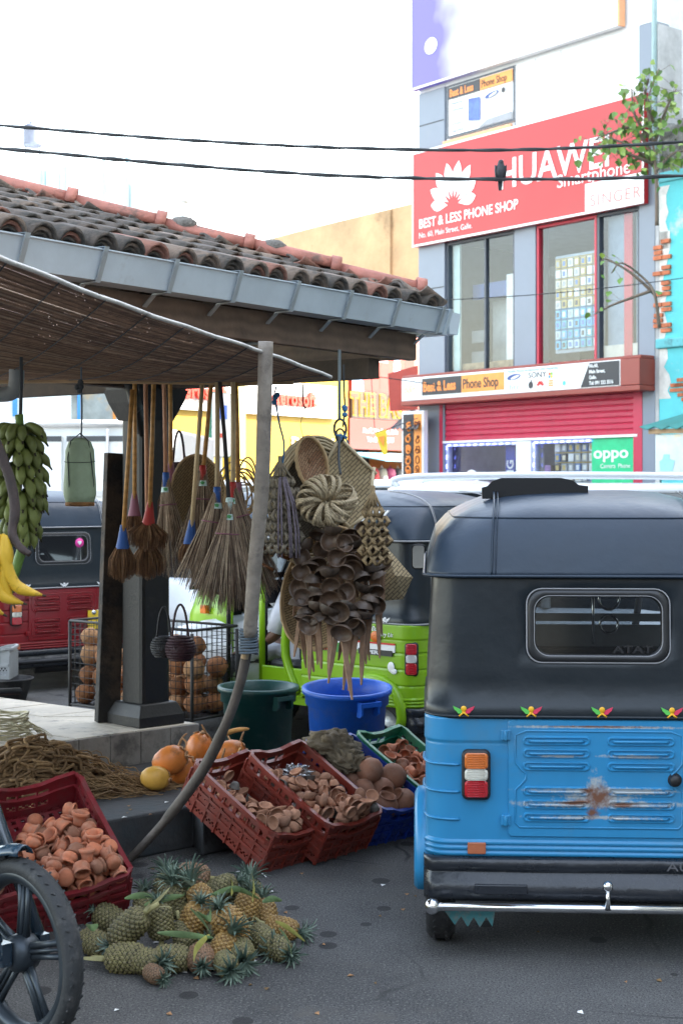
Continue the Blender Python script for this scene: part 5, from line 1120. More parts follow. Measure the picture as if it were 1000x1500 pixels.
for s in(-1,1):
    b=MB(); b.rings([[(s*(.03+.01*math.sin(z*20))+.006*math.cos(a),y0+.03*math.sin(a),z) for a in(0,1,2,3,4,5)] for z,y0 in((.10,.0),(.06,.005),(.02,.012),(-.01,.02))],True,True); b.build('wing',ft,BT)
    b=MB(); b.tube([(s*.012,0,.012),(s*.012,-.004,-.002),(s*.012,-.018,-.004)],.004,5); b.build('foot',ft,BT)
lfm=mat('leaf_green',(.10,.20,.03),.5,var=.35,scale=12,bump=.05,rnd=.1); lfm2=mat('leaf_light',(.20,.30,.05),.5,var=.3,scale=12,bump=.05)
stm=mat('plant_stem',(.16,.12,.09),.8)
def leafy(T,branches,d,n,size,seed):
    rn=random.Random(seed); b=MB(); lv=MB()
    for br in branches:
        pts=spl([P(x,y,d+rn.uniform(-.15,.15)) for x,y in br],5); m=len(pts)
        b.tube(pts,[.03*(1-.8*i/m)*size/.1 for i in range(m)],5)
        for q in range(n):
            i=rn.randint(m//4,m-1); p=pts[i]+Vector((rn.gauss(0,.14),rn.gauss(0,.2),rn.gauss(0,.12)))*size/.1
            b.tube([pts[i],p],.003*size/.1,3)
            s=size*rn.uniform(.6,1.15); M=Matrix.Translation(p)@Euler((rn.uniform(-.9,.9)+1.3,rn.uniform(-.6,.6),rn.uniform(-1,1))).to_matrix().to_4x4()@Matrix.Rotation(rn.uniform(-2.6,-3.6),4,'Z')
            sh=[(0,0,0),(.38,.12,.04),(.5,.42,.07),(.3,.75,.03),(0,1.15,-.04),(-.3,.75,.03),(-.5,.42,.07),(-.38,.12,.04),(0,.5,-.03)]
            lv.add([(x*s,y*s,z*s) for x,y,z in sh],[(0,1,8),(1,2,8),(2,3,8),(3,4,8),(4,5,8),(5,6,8),(6,7,8),(7,0,8)],rn.choice((0,0,1)),False,M)
    b.build('stem',stm,T); lv.build('leaves',[lfm,lfm2],T,fix=False)
p=P(962,560,20.6)
PT=thing('wall_plant','leafy sapling with heart shaped leaves growing out of the wall top at right','plant')
leafy(PT,[[(962,330),(961,260),(955,200),(948,150),(965,100)],[(958,230),(930,190),(905,190),(870,205)],[(960,240),(925,215),(890,200)],[(958,210),(975,160),(990,130)],[(955,205),(930,170),(925,130)],[(960,250),(985,225),(1010,220)],[(957,180),(945,140),(950,115)],[(958,240),(920,225),(880,215)]],20.9,38,.10,4)
PT2=thing('wall_plant','thin bare twigs with few leaves hanging before the first floor windows','plant')
leafy(PT2,[[(965,480),(958,430),(940,405),(910,385),(895,400)],[(958,430),(925,400),(890,380),(880,382)],[(955,425),(900,445),(870,460)]],20.9,4,.09,7)
# unseen building on the near right, added to shade the street
NR=thing('unseen_street_building','unseen plain cream four storey building added at right to shade the street','building',(7.0,-7,0),0)
b=MB(); b.box(0,8,0,23,0,13.5); b.build('wall',mat('cream_render',(.5,.47,.4),.8,var=.1,scale=1,bump=.2),NR)
for k in range(7):
    for j in range(4):
        b=MB(); b.box(-.05,-.002,1+k*3.1,2.6+k*3.1,.9+j*2.9,2.4+j*2.9); b.build('window',frd,NR)
b=MB(); b.box(-1.2,0,0,23,2.75,2.87); b.build('canopy_slab',mat('cream_render',(0,0,0)),NR)

OS=thing('unseen_street_building','unseen long grey two storey building added behind the viewer to darken reflections','building',(-26,-19,0),0)  # unseen block added behind the camera to cut horizon reflections and deepen contrast
b=MB(); b.box(0,48,0,6,0,8.5); b.build('wall',mat('grey_render',(.22,.22,.21),.85,var=.2,scale=.6,bump=.2),OS)
for k in range(14):
    for j in range(2):
        b=MB(); b.box(1.2+k*3.3,3.0+k*3.3,6.002,6.05,.9+j*4,3.2+j*4); b.build('window',frd,OS)
SIM={"C0":["-1079 5763 141 21 -25 87 -37","-1024 5787 159 55 -27 14 -78","-969 5832 148 26 -89 -37 -2","-905 5858 161 68 -52 -37 36","-857 5891 168 12 66 32 -67","-1138 5781 162 10 54 -74 40","-1049 5838 175 70 69 13 16","-1003 5872 187 42 76 -22 -44","-948 5895 179 26 -91 -31 0","-897 5937 192 0 -32 91 26","-1119 5851 188 19 -87 42 19","-1070 5893 201 58 10 30 -75","-1025 5925 221 7 -67 -45 59","-978 5942 219 55 26 57 56","-929 5985 230 82 56 8 -7","-1175 5869 217 75 -15 38 51","-1122 5913 231 90 -42 0 11","-1062 5977 245 81 16 21 -52","-997 5989 250 46 -25 23 82","-955 6032 266 81 -28 52 1","-1193 5930 246 9 -60 75 25","-1140 5965 260 86 33 39 -6","-1097 6013 282 8 44 0 -89","-1027 6043 277 25 -96 -6 7","-986 6080 298 50 22 54 64","-1245 5953 282 4 63 67 -40","-1190 6043 316 32 -50 -18 78","-1111 6078 310 26 -2 26 -93","-1048 6090 315 11 -55 -10 82","-1011 6132 333 60 3 -72 34","-1254 6002 308 28 41 -80 34","-1237 6052 333 49 39 75 22","-1231 6116 357 22 -56 -78 -15","-1104 6132 346 91 -6 8 -39","-1109 6192 384 11 73 0 67","-1103 5718 180 11 1 -28 -95","-980 5777 201 40 29 82 -31","-939 5818 197 54 7 -68 48","-857 5844 217 44 86 7 23","-1095 5802 208 75 5 59 -30","-1040 5787 219 10 10 5 -99","-997 5826 235 58 -58 -15 -54","-929 5871 226 41 -61 19 -65","-876 5890 245 51 -82 -27 -4","-1156 5802 207 96 -23 -9 -12","-1055 5848 236 86 -3 -43 -28","-980 5881 243 34 75 31 48","-930 5929 260 29 -87 -17 36","-1156 5888 279 85 0 -24 -46","-1126 5839 252 60 19 46 63","-1082 5879 270 26 87 23 34","-997 5932 276 76 11 -41 50","-934 5984 300 12 -19 75 -62","-1195 5990 280 8 -58 77 25","-1097 5937 291 86 12 -49 -4","-1020 5858 298 47 87 -13 -13","-1050 5965 302 56 2 -71 42","-992 6001 309 38 -4 -44 -81","-1209 5868 274 22 71 16 -65","-1193 5890 323 96 -25 12 -6","-1141 6002 313 79 15 -34 48","-1061 6026 327 18 89 -5 -41","-1002 6036 343 1 33 -83 45","-1180 5947 313 16 17 56 -80","-1158 6095 339 85 -7 -46 -25","-1110 6041 357 47 24 85 -5","-1047 6086 372 90 8 7 43","-1052 6176 360 34 -7 -6 94","-962 5931 328 3 2 12 -99","-1085 5685 238 84 -28 -42 -18","-1038 5728 226 22 -34 64 65","-928 5784 254 41 -60 -6 -68","-870 5801 266 84 -47 -17 20","-1123 5744 226 20 25 21 93","-982 5745 259 35 90 -15 22","-971 5810 290 6 -2 3 100","-901 5848 284 24 52 21 79","-1087 5759 264 27 -14 -28 -91","-1036 5804 285 2 -37 -88 31","-955 5876 297 3 -92 32 24","-899 5921 299 11 -86 21 45"],"Cm":["-1498 5499 183 51 78 35 -3","-1293 5585 256 49 37 73 -30","-1553 5579 229 74 -41 -53 8","-1398 5567 191 62 78 7 -6","-1338 5682 223 29 -81 51 2","-1596 5656 273 49 82 23 18","-1472 5655 244 6 80 7 -60","-1386 5611 298 42 64 64 7","-1587 5756 312 88 -37 29 -9"],"C1":["-328 6686 136 89 -19 31 -25","-276 6735 143 29 -78 -52 -20","-260 6766 129 14 24 -94 -19","-133 6916 220 11 41 -88 -20","-364 6733 175 91 -19 -25 -27","-330 6784 190 1 52 -79 32","-292 6781 169 21 85 -48 3","-182 6969 235 78 32 23 -49","-381 6769 200 51 -81 -25 18","-364 6824 196 77 12 47 -42","-286 6843 166 6 -88 41 23","-222 6994 264 73 -10 -7 68","-456 6809 231 30 -90 -30 6","-428 6869 237 71 37 -18 57","-413 6913 241 14 26 -93 -20","-289 7059 311 90 42 7 5","-555 6873 299 50 -55 32 -58","-482 6829 261 5 -49 87 -8","-571 6907 329 3 -56 76 -32","-298 7068 363 82 12 -27 49","-622 6937 338 9 -40 6 -91","-552 7014 331 4 -84 49 24","-586 7053 359 72 0 27 -64","-358 7089 345 30 22 -11 92","-293 6659 196 44 -70 -53 -17","-287 6683 153 75 -42 12 50","-248 6712 175 89 -35 -3 28","-99 6886 189 60 -45 -66 -6","-318 6699 191 86 24 -5 45","-316 6727 169 14 -15 50 -84","-231 6786 149 87 34 32 19","-118 6904 240 17 -94 -29 11","-323 6802 217 9 66 74 -7","-280 6839 192 6 57 -78 -23","-381 6859 224 16 33 -5 -93","-180 6930 262 65 -53 51 16","-423 6782 207 85 34 36 -17","-357 6807 237 39 -4 -27 88","-463 6905 263 24 -12 -2 -96","-252 7032 317 83 22 -30 41","-506 6851 280 14 79 59 2","-408 6853 260 12 6 62 -77","-514 6929 306 14 -74 65 -2","-264 7019 350 17 -86 -47 -15","-561 6966 324 84 44 18 25","-498 6987 313 87 0 15 -47","-528 7066 363 33 -19 84 -39","-488 6970 335 9 40 -90 -12","-292 6641 236 38 -9 -70 59","-251 6666 228 26 -1 -47 -84","-221 6749 187 64 -23 47 56","-72 6864 235 50 40 76 -11","-345 6686 234 12 54 45 -70","-242 6819 158 71 67 15 12","-209 6782 185 91 -28 30 -6","-269 6767 197 39 -76 -47 21","-270 6829 214 77 23 5 59","-313 6758 230 35 -94 -1 -7","-162 6954 281 33 -8 80 50","-405 6737 212 71 52 -48 3","-341 6887 225 1 -96 -27 -6","-404 6765 255 28 91 29 11","-204 6988 311 55 9 -24 79","-458 6872 294 13 84 -53 -8","-418 6821 257 17 50 -48 70","-467 6940 287 11 4 -99 5","-269 6967 338 23 62 36 -66","-505 6874 306 98 6 -18 1","-457 6995 294 89 4 -16 43","-512 7111 360 95 -31 5 -7","-193 6782 210 41 53 -75 3","-250 6731 252 3 -25 -89 -37","-277 6684 239 44 -11 -45 -77","-260 6725 207 99 7 -4 14","-316 6726 243 44 54 -18 69","-267 6783 243 2 91 30 -28","-227 6814 238 40 -21 -46 76","-367 6734 220 81 -4 38 45","-341 6794 271 55 15 -7 82","-326 6881 201 100 2 -6 8","-319 6853 236 74 6 44 -50","-356 6914 245 33 94 2 7","-397 6789 273 32 88 -34 12","-402 6899 272 24 26 13 93","-424 6960 268 82 16 41 36","-515 7129 380 12 15 -94 29","-291 6707 262 41 71 -38 42","-212 6760 251 18 -2 92 36","-278 6829 254 25 3 -11 -96","-351 6748 250 73 -8 -24 -64"],"C2":["-148 6905 193 95 9 21 -22","-19 6899 145 90 -1 25 36","60 6985 149 92 18 -23 28","120 7035 154 7 -43 -2 90","-147 6865 230 53 11 -71 45","-10 6980 166 22 -93 -29 12","23 7026 179 84 40 36 1","74 7071 167 23 -33 -91 -10","-204 6915 244 50 -69 -6 -51","-39 7034 198 21 -95 -21 14","-37 7089 228 68 54 25 43","37 7106 196 24 24 -13 93","-238 7003 287 6 95 30 11","-101 7089 247 47 39 2 79","-59 7122 256 31 55 -73 -26","-65 7179 268 11 -41 12 -90","-323 7029 328 1 -22 -91 -36","-155 7090 274 82 -24 36 -37","-121 7144 274 73 19 -7 65","-111 7211 293 17 21 -14 95","-300 7014 364 63 -9 -53 56","-184 7139 300 62 -9 48 -62","-139 7267 326 96 19 16 11","-197 7292 363 19 43 -23 85","38 6857 239 9 -51 68 -52","22 6928 151 85 -40 -10 -33","36 6965 165 98 12 3 18","155 7018 214 24 -52 21 79","-109 6853 227 65 43 60 18","71 7076 200 21 -94 -22 14","83 7021 159 20 42 26 -85","113 7042 196 22 3 -7 -97","-143 6886 266 99 -5 4 -9","-3 7057 211 81 11 5 58","2 7017 240 67 -9 53 -51","42 7104 242 52 -43 -73 -14","-244 6948 272 27 64 31 -64","12 7131 231 50 74 9 44","-23 7134 261 20 -23 -19 -93","-12 7182 268 49 -5 71 50","-279 6988 300 22 -78 -43 -38","-38 7163 310 8 58 81 0","-87 7041 292 24 62 -5 75","-6 7138 284 12 -25 -92 27","-342 7035 374 46 -1 84 29","-145 7122 302 91 9 36 -19","-182 7201 323 87 23 43 -6","-120 7232 334 21 -95 -21 14","8 6883 185 9 0 -15 -99","56 6922 193 43 -29 29 80","110 6980 217 79 28 -7 -55","-75 6872 286 38 38 -56 -63","131 7056 243 19 -60 -39 -67","87 7076 229 17 9 -97 11","85 6983 188 81 9 -3 58","-142 6880 297 5 8 -28 -96","40 6987 210 87 -10 -47 15","8 7077 250 43 45 28 -73","60 7036 221 18 13 16 96","-193 6924 299 16 -98 -5 -9","-85 7066 260 23 39 -12 89","63 7062 261 15 98 -8 12","80 7101 264 31 19 69 63","-218 6944 326 72 -20 4 -66","-84 7109 292 71 -9 12 69","-20 7038 255 1 54 -40 74","-40 7058 271 9 -48 47 -73","-221 6976 356 2 -95 -21 25","-231 7161 326 23 -21 4 -95","-96 7177 310 81 7 -3 -59","-149 7175 328 97 -8 2 23","-4 6906 205 9 51 84 -12","85 6906 246 45 17 84 -24","30 6942 209 36 -42 42 72","139 7030 271 50 13 41 -75","-7 6979 213 4 -87 -19 45","82 7025 250 97 -13 -13 -18","-52 6989 211 62 69 -13 -35","12 6969 238 30 43 -73 -45","-188 6942 350 78 29 11 54","-103 7037 240 41 12 49 76","-51 7015 242 49 25 40 74","-208 6989 388 33 19 6 -92","-78 7190 339 4 42 90 6","-86 7120 316 7 59 80 -13","-60 7225 304 33 16 70 61","21 6883 240 67 60 42 -11","62 6926 252 56 74 37 4","113 6955 257 64 0 4 -77","32 6929 268 52 -7 77 -37","80 6974 236 83 24 18 -47"],"C3":["202 7227 185 81 5 20 -55","294 7321 185 73 -3 -40 55","106 7263 244 34 -61 -58 42","191 7341 233 69 64 33 -4","34 7342 290 9 -87 31 37","137 7430 280 25 -42 31 -82","-53 7391 351 3 48 68 55","36 7455 333 68 57 12 44","136 7325 334 88 -40 -15 21","247 7420 288 13 36 62 69"],"C4":["480 7502 145 29 -48 -33 -76","512 7557 150 48 -66 19 -54","566 7599 143 77 21 -53 28","605 7659 144 61 14 -38 -68","410 7532 184 61 65 -32 33","458 7609 189 24 -57 -79 -1","527 7664 178 12 -40 8 90","554 7720 185 19 -37 16 90","386 7601 216 12 36 -90 -21","441 7647 223 39 90 10 14","474 7689 216 62 -15 55 -54","518 7753 212 87 -12 -38 -30","327 7613 244 14 42 -10 -89","400 7688 239 77 -48 40 -10","414 7756 255 25 -37 69 -57","447 7805 257 65 -13 -40 -64","307 7710 284 19 -7 -46 -87","360 7741 273 59 76 -1 26","380 7808 286 79 47 -39 8","381 7868 306 15 -97 1 19","238 7730 320 15 -16 18 -96","226 7798 347 54 19 -61 55","256 7853 352 1 -73 27 -63","309 7947 361 62 72 28 13","481 7469 188 72 -37 7 -58","531 7522 192 51 52 68 -4","595 7600 194 37 -49 -4 79","637 7642 188 2 32 50 81","460 7555 187 32 -52 -50 62","514 7595 201 11 88 -37 27","557 7638 218 28 -14 -67 67","591 7696 215 98 -2 -19 6","414 7549 244 7 -68 72 -10","486 7613 253 87 -6 -45 19","515 7667 244 66 -20 57 44","541 7726 254 41 31 85 -6","355 7560 238 55 -4 3 83","429 7610 266 20 -39 -78 45","467 7710 268 14 -80 23 54","493 7768 259 83 -47 30 -6","354 7655 265 72 -59 -37 2","412 7658 283 19 66 5 -72","454 7768 299 90 11 -41 -2","431 7838 297 77 21 -8 59","324 7781 301 65 70 29 -1","275 7781 325 80 15 13 57","327 7848 321 68 69 12 -20","352 7906 334 39 20 -15 88","464 7456 253 91 -4 29 -31","564 7523 237 88 31 -36 12","626 7591 238 27 84 -15 44","496 7544 230 35 51 18 -77","553 7577 243 39 -37 -82 18","590 7620 267 83 11 3 54","630 7662 255 18 73 65 -10","458 7510 246 54 -6 -12 -83","507 7567 280 76 51 21 34","535 7631 279 21 -11 8 97","579 7674 275 88 -15 8 45"]}
# ================================================================ CRATES AND CLAYWARE
def crmesh(W_,L_,H_=.17):
    b=MB(); th=.004
    def wall(p0,p1,zf,cols,holes):
        p0=Vector(p0);p1=Vector(p1); rows=16
        def fn(u,v): p=p0.lerp(p1,u); return (p.x,p.y,zf(u)*v)
        def skip(i,j):
            if j in(0,1,14,15) or i<1 or i>=cols-1: return False
            if 10<=j<=12 and holes: return abs(i-cols/2+.5)<cols*.22 if holes==2 else (i%4 in(1,2) )
            if j==13 or j in(7,8): return False
            return i%2==1 and (j in(3,4,6,10,11))or (i%2==0 and j in (2,5,) and i>1)
        b.grid(fn,cols,rows,0,False,None,skip)
    zl=lambda u:H_+.012*(abs(2*u-1)**6); zs=lambda u:H_-.022*math.exp(-((u-.5)/.24)**4)+.012*(abs(2*u-1)**6)
    wall((0,0,0),(W_,0,0),zs,31,2); wall((0,L_,0),(W_,L_,0),zs,31,2); wall((0,0,0),(0,L_,0),zl,45,1); wall((W_,0,0),(W_,L_,0),zl,45,1)
    b.grid(lambda u,v:(u*W_,v*L_,.004),21,31,0,False,None,lambda i,j:i%2==1 and j%2==1 and 1<i<19)
    pts=[]
    for (x0,y0),(x1,y1),zf in(((0,0),(W_,0),zs),((W_,0),(W_,L_),zl),((W_,L_),(0,L_),zs),((0,L_),(0,0),zl)):
        for k in range(12): u=(k+.4)/12; pts.append((x0+(x1-x0)*u,y0+(y1-y0)*u,zf(u)))
    n=len(pts); rs=[]
    for k,p in enumerate(pts):
        cx,cy=p[0]-W_/2,p[1]-L_/2; o=Vector((0,0,0))
        ox=1 if abs(p[0]-W_)<1e-4 else -1 if abs(p[0])<1e-4 else 0; oy=1 if abs(p[1]-L_)<1e-4 else -1 if abs(p[1])<1e-4 else 0
        o=Vector((ox,oy,0)); q=Vector(p); rs.append([tuple(q+o*.014+Vector((0,0,-.012))),tuple(q+o*.014+Vector((0,0,.003))),tuple(q-o*.004+Vector((0,0,.003))),tuple(q-o*.004+Vector((0,0,-.004))),tuple(q+o*.009+Vector((0,0,-.004))),tuple(q+o*.009+Vector((0,0,-.012)))])
    rs.append(rs[0]); b.rings(rs,True,False,0,False)
    for x in [W_*k/5 for k in range(6)]:
        for y,s in((0,-1),(L_,1)): b.box(x-.003,x+.003,min(y,y+s*.008),max(y,y+s*.008),0,H_*.8)
    for y in [L_*k/7 for k in range(8)]:
        for x,s in((0,-1),(W_,1)): b.box(min(x,x+s*.008),max(x,x+s*.008),y-.003,y+.003,0,H_*.85)
    b.box(-.006,W_+.006,-.008,-.004,H_*.42,H_*.5); b.box(-.008,-.004,-.006,L_+.006,H_*.42,H_*.5)
    return b
def crmat(n,c): return mat(n,c,.42,var=.14,scale=6,bump=.08,rnd=.06,dirt=((c[0]*.5+.05,c[1]*.5+.045,c[2]*.5+.04),9,.5,.55))
def Mt(p,a): return Matrix.Translation(p)@Matrix.Rotation(a[0],4,'Z')@Matrix.Rotation(a[1],4,'X')@Matrix.Rotation(a[2],4,'Y')
CR={'C0':([-1.205,5.735,0.0],(.571,.521,-.12),.42,.6,'crate_maroon',(.19,.016,.022)),'Cm':([-1.56,5.50,0.0],(.571,.45,-.06),.42,.6,'crate_maroon',(0,0,0)),
'C1':([-.365,6.686,-.0],(.871,.485,0),.36,.56,'crate_red',(.20,.030,.018)),'C2':([-.123,6.835,.01],(.871,.50,-.03),.36,.56,'crate_red',(0,0,0)),
'C3':([.114,7.16,.01],(.84,.485,.03),.36,.56,'crate_blue',(.006,.04,.30)),'C4':([.37,7.44,.01],(.84,.485,.03),.36,.56,'crate_green',(.012,.17,.08))}
LAB={'C0':'red plastic crate full of small clay pots behind the motorcycle wheel','Cm':'red plastic crate with round clay pots at the left edge','C1':'red crate of shallow clay cups behind the crooked pole','C2':'red crate of clay cups between the pole side crate and the blue crate','C3':'blue crate of big round clay pots under a sack','C4':'green crate of clay cups touching the blue three wheeler'}
solids={}
for k,(p,a,W_,L_,mn,mc) in CR.items():
    me=(W_,L_)
    if me not in solids: solids[me]=crmesh(W_,L_)
    cm=crmat(mn,mc)
    for lvl in(0,1):
        o=solids[me].build('plastic_crate',cm,None,fix=False,solid=.003)
        off=Matrix.Translation((0,0,.03 if lvl and k in('C0','Cm') else (.038 if lvl else 0)))
        if not lvl: off=off@Matrix.Diagonal((.985,.985,.9,1))
        if not lvl and k in('C0','Cm'): off=Matrix.Translation((.003,.003,-.008))@Matrix.Diagonal((.985,.985,.9,1))
        o.matrix_world=Mt(p,a)@off
        tag(o,LAB[k] if lvl else 'empty crate nested underneath the '+LAB[k].split(' of ')[0].split(' full')[0].split(' with')[0]+{'C0':' of small pots','Cm':' at the left edge','C1':' behind the crooked pole','C2':' next to the blue crate','C3':' of big pots','C4':' of cups'}[k],'crate','stacked plastic crates')
CLY=[mat('terracotta',(.50,.17,.085),.8,var=.16,scale=14,bump=.2,bs=60,rnd=.3,dirt=((.46,.25,.17),12,.52,.6)),mat('terracotta_pale',(.40,.20,.12),.85,var=.2,scale=16,bump=.2,bs=70,rnd=.32,dirt=((.30,.17,.12),14,.52,.6)),
     mat('terracotta_brown',(.27,.12,.07),.75,var=.2,scale=14,bump=.2,bs=60,rnd=.18,dirt=((.33,.20,.14),7,.5,.6)),mat('smoked_clay',(.13,.115,.10),.8,var=.25,scale=16,bump=.2,rnd=.15)]
def lm(prof,m,n=22): b=MB(); b.lathe(prof,n); return b.mesh('clay',m)
pot=[(0,-.022),(.016,-.022),(.026,-.017),(.032,-.004),(.031,.006),(.025,.013),(.0255,.016),(.031,.018),(.032,.024),(.029,.027),(.022,.024),(.0215,.014),(.027,.004),(.026,-.008),(.014,-.017),(0,-.017)]
bowl=[(0,-.012),(.012,-.012),(.024,-.005),(.031,.006),(.0335,.012),(.031,.013),(.027,.005),(.018,-.004),(0,-.007)]
bowl2=[(0,-.014),(.015,-.014),(.021,-.004),(.026,.010),(.029,.013),(.026,.0135),(.022,.006),(.016,-.006),(0,-.009)]
cup=[(0,-.026),(.019,-.026),(.022,-.02),(.024,.0),(.028,.012),(.033,.016),(.034,.026),(.030,.028),(.026,.018),(.021,.006),(.018,-.018),(0,-.02)]
big=[(0,-.052),(.03,-.05),(.052,-.032),(.063,-.004),(.060,.022),(.046,.04),(.036,.044),(.036,.052),(.040,.056),(.036,.058),(.030,.05),(.030,.04),(0,.03)]
DEF={'C0':('clay_pot',[lm(pot,CLY[0]),lm(cup,CLY[0]),lm(pot,CLY[2])],(5,2,1.2),'small terracotta pot in the red crate behind the motorcycle wheel','small clay pots'),
'Cm':('clay_pot',[lm(big,CLY[2])],(1,),'round terracotta pot in the crate at the left edge','round clay pots at the left edge'),
'C1':('clay_cup',[lm(bowl,CLY[1]),lm(bowl2,CLY[1]),lm(bowl2,CLY[3])],(5,4,.9),'shallow clay cup in the red crate behind the crooked pole','clay cups in the first red crate'),
'C2':('clay_cup',[lm(bowl,CLY[1]),lm(bowl2,CLY[1]),lm(bowl2,CLY[3])],(5,4,.8),'shallow clay cup in the red crate beside the blue crate','clay cups in the second red crate'),
'C3':('clay_pot',[lm(big,CLY[2])],(1,),'big round brown pot in the blue crate under the sack','big pots in the blue crate'),
'C4':('clay_cup',[lm(cup,CLY[0]),lm(bowl2,CLY[0])],(4,1),'small terracotta cup in the green crate','cups in the green crate')}
from mathutils import Quaternion
random.seed(21)
for k,rows in SIM.items():
    nm,ms,wt,lab,grp=DEF[k]; inv=Mt(*CR[k][:2]).inverted()
    for r in rows:
        v=[float(x) for x in r.split()]; l=Vector(v[:3])/1000; q=Quaternion([x/100 for x in v[3:]]).normalized()
        lo=inv@l
        if k in('C1','C2') and lo.y>.50: continue
        if k=='C2' and lo.y>.47: continue
        o=bpy.data.objects.new(nm,random.choices(ms,wt)[0]); COL.objects.link(o); s=random.uniform(.93,1.06) if k!='C3' else 1.06
        if k in('C1','C2'): s*=.96
        o.matrix_world=Matrix.Translation(l-(inv.inverted().to_3x3()@Vector((0,0,-.004))))@q.to_matrix().to_4x4()@Matrix.Diagonal((s,s,s,1)); tag(o,lab,'clay pot' if 'pot' in nm else 'clay cup',grp)
# sack on the blue crate, plastic bag
def blob(name,c,size,seed,m,lab,cat,amp=.16,rz=0,freq=2.2,hang=0):
    from mathutils import noise
    b=MB()
    def fn(u,v):
        a=u*2*PI; ph=PI*v; d=Vector((math.sin(ph)*math.cos(a),math.sin(ph)*math.sin(a),-math.cos(ph)))
        k=1+amp*2*(abs(noise.noise(d*freq+Vector((seed,0,0))))-.2)+amp*.9*(abs(noise.noise(Vector((d.x*1.2,d.y*4,d.z*4.5))*freq+Vector((0,seed,0))))-.2)
        z=d.z*size[2]*k; z=z if z>-.35*size[2] else -.35*size[2]
        if hang and d.x+ -d.y>0.4: z-=hang*(d.x-d.y-.4)
        return (d.x*size[0]*k,d.y*size[1]*k,z)
    b.grid(fn,72,44); o=b.build(name,m,None,loc=c); o.rotation_euler=(0,0,rz); tag(o,lab,cat); return o
sackm=mat('burlap',(.17,.13,.08),.95,var=.3,scale=18,bump=.6,bs=180,dist=.004,wave=(60,'X',.6,2))
blob('burlap_sack',P(487,1092,7.44),(.135,.12,.072),3.3,sackm,'crumpled brown burlap sack thrown over the top of the blue crate','sack',.26,R(20),2.0,hang=.05)
blob('burlap_sack',P(505,1112,7.36),(.10,.09,.05),7.3,sackm,'loose fold of the burlap sack lying on the clay pots','sack',.3,R(-30),2.4,hang=.04)
pb=blob('plastic_bag',P(434,1133,7.2),(.06,.03,.035),5.1,glass('clear_film',(.8,.82,.85),.25),'crumpled clear plastic bag at the top of the second red crate','plastic bag',.5,0,3)
# ================================================================ PINEAPPLES
def pine_body(seed,cm):
    rn=random.Random(seed); b=MB(); nu,nv=48,40; Lh=.078; Rr=.05; v=[];mi=[]
    def fn(u,w):
        z=-Lh+2*Lh*w; r=Rr*(max(0,1-(abs(z)/Lh)**3.0))**.42
        if w<.02 or w>.98: r=min(r,.012)
        ru=u*11; rv=w*8.5
        a=(ru+rv)%1-.5; c=(ru-rv)%1-.5; dd=max(abs(a),abs(c)); 
        bump=.0052*(1-(dd*2)**2.2)+ (.003 if dd<.13 else 0)
        r=max(.001,r+bump*(1 if .04<w<.96 else 0)); t=2*PI*u
        return (r*math.cos(t),r*math.sin(t),z)
    o0=len(b.f); b.grid(fn,nu*2,nv*1)
    for q in range(len(b.f)):
        i=q%(nu*2); j=q//(nu*2); u=(i+.5)/(nu*2); w=(j+.5)/nv; a=(u*11+w*8.5)%1-.5; c=(u*11-w*8.5)%1-.5; dd=max(abs(a),abs(c))
        b.mi[q]=1 if dd<.12 else (2 if dd>.42 else 0)
    return b.mesh('pineapple_body',cm)
def crown_mesh(seed,n,ln,m):
    rn=random.Random(seed); b=MB()
    for k in range(n):
        t=k/n; a=k*2.399; inc=(1-t)*1.25+.08; L=ln*(.55+.6*math.sin(PI*min(1,t*.8+.15)))*rn.uniform(.8,1.15); w_=.0085*(1-.4*t)
        d=Vector((math.cos(a),math.sin(a),0)); s=Vector((-math.sin(a),math.cos(a),0)); rs=[]
        for q in range(6):
            u=q/5; ang=inc*(.5+.75*u); p=d*(.007+L*u*math.sin(ang))+Vector((0,0,.01*t+L*u*math.cos(ang)))
            ww=w_*(1-u)**.7+.0004; rs.append([tuple(p-s*ww+Vector((0,0,.003))+d*-.002),tuple(p+d*.0015),tuple(p+s*ww+Vector((0,0,.003))+d*-.002)])
        b.rings(rs,False,False,rn.choice((0,0,1)),True)
    return b.mesh('crown',m)
GR=[mat('pine_green',(.16,.14,.055),.6,var=.35,scale=22,bump=.3,bs=150,rnd=.15),mat('pine_tip',(.20,.155,.10),.7,bump=.1),mat('pine_gap',(.035,.03,.015),.8,bump=.1)]
YE=[mat('pine_yellow',(.30,.18,.05),.55,var=.35,scale=22,bump=.3,bs=150,rnd=.15),mat('pine_tip2',(.36,.26,.14),.7,bump=.1),mat('pine_gap2',(.12,.055,.015),.8,bump=.1)]
PK=[mat('pine_rust',(.22,.12,.065),.6,var=.35,scale=22,bump=.3,bs=150,rnd=.15),GR[1],GR[2]]
crm=[mat('crown_bluegreen',(.085,.13,.10),.5,var=.3,scale=20,bump=.1,rnd=.15),mat('crown_pale',(.22,.29,.225),.5,var=.3,scale=20,bump=.1)]
bodies={'g':[pine_body(1,GR)],'y':[pine_body(2,YE)],'r':[pine_body(3,PK)]}
crowns=[crown_mesh(s,n,l,crm) for s,n,l in((1,34,.068),(2,26,.05),(3,40,.08),(4,30,.058))]
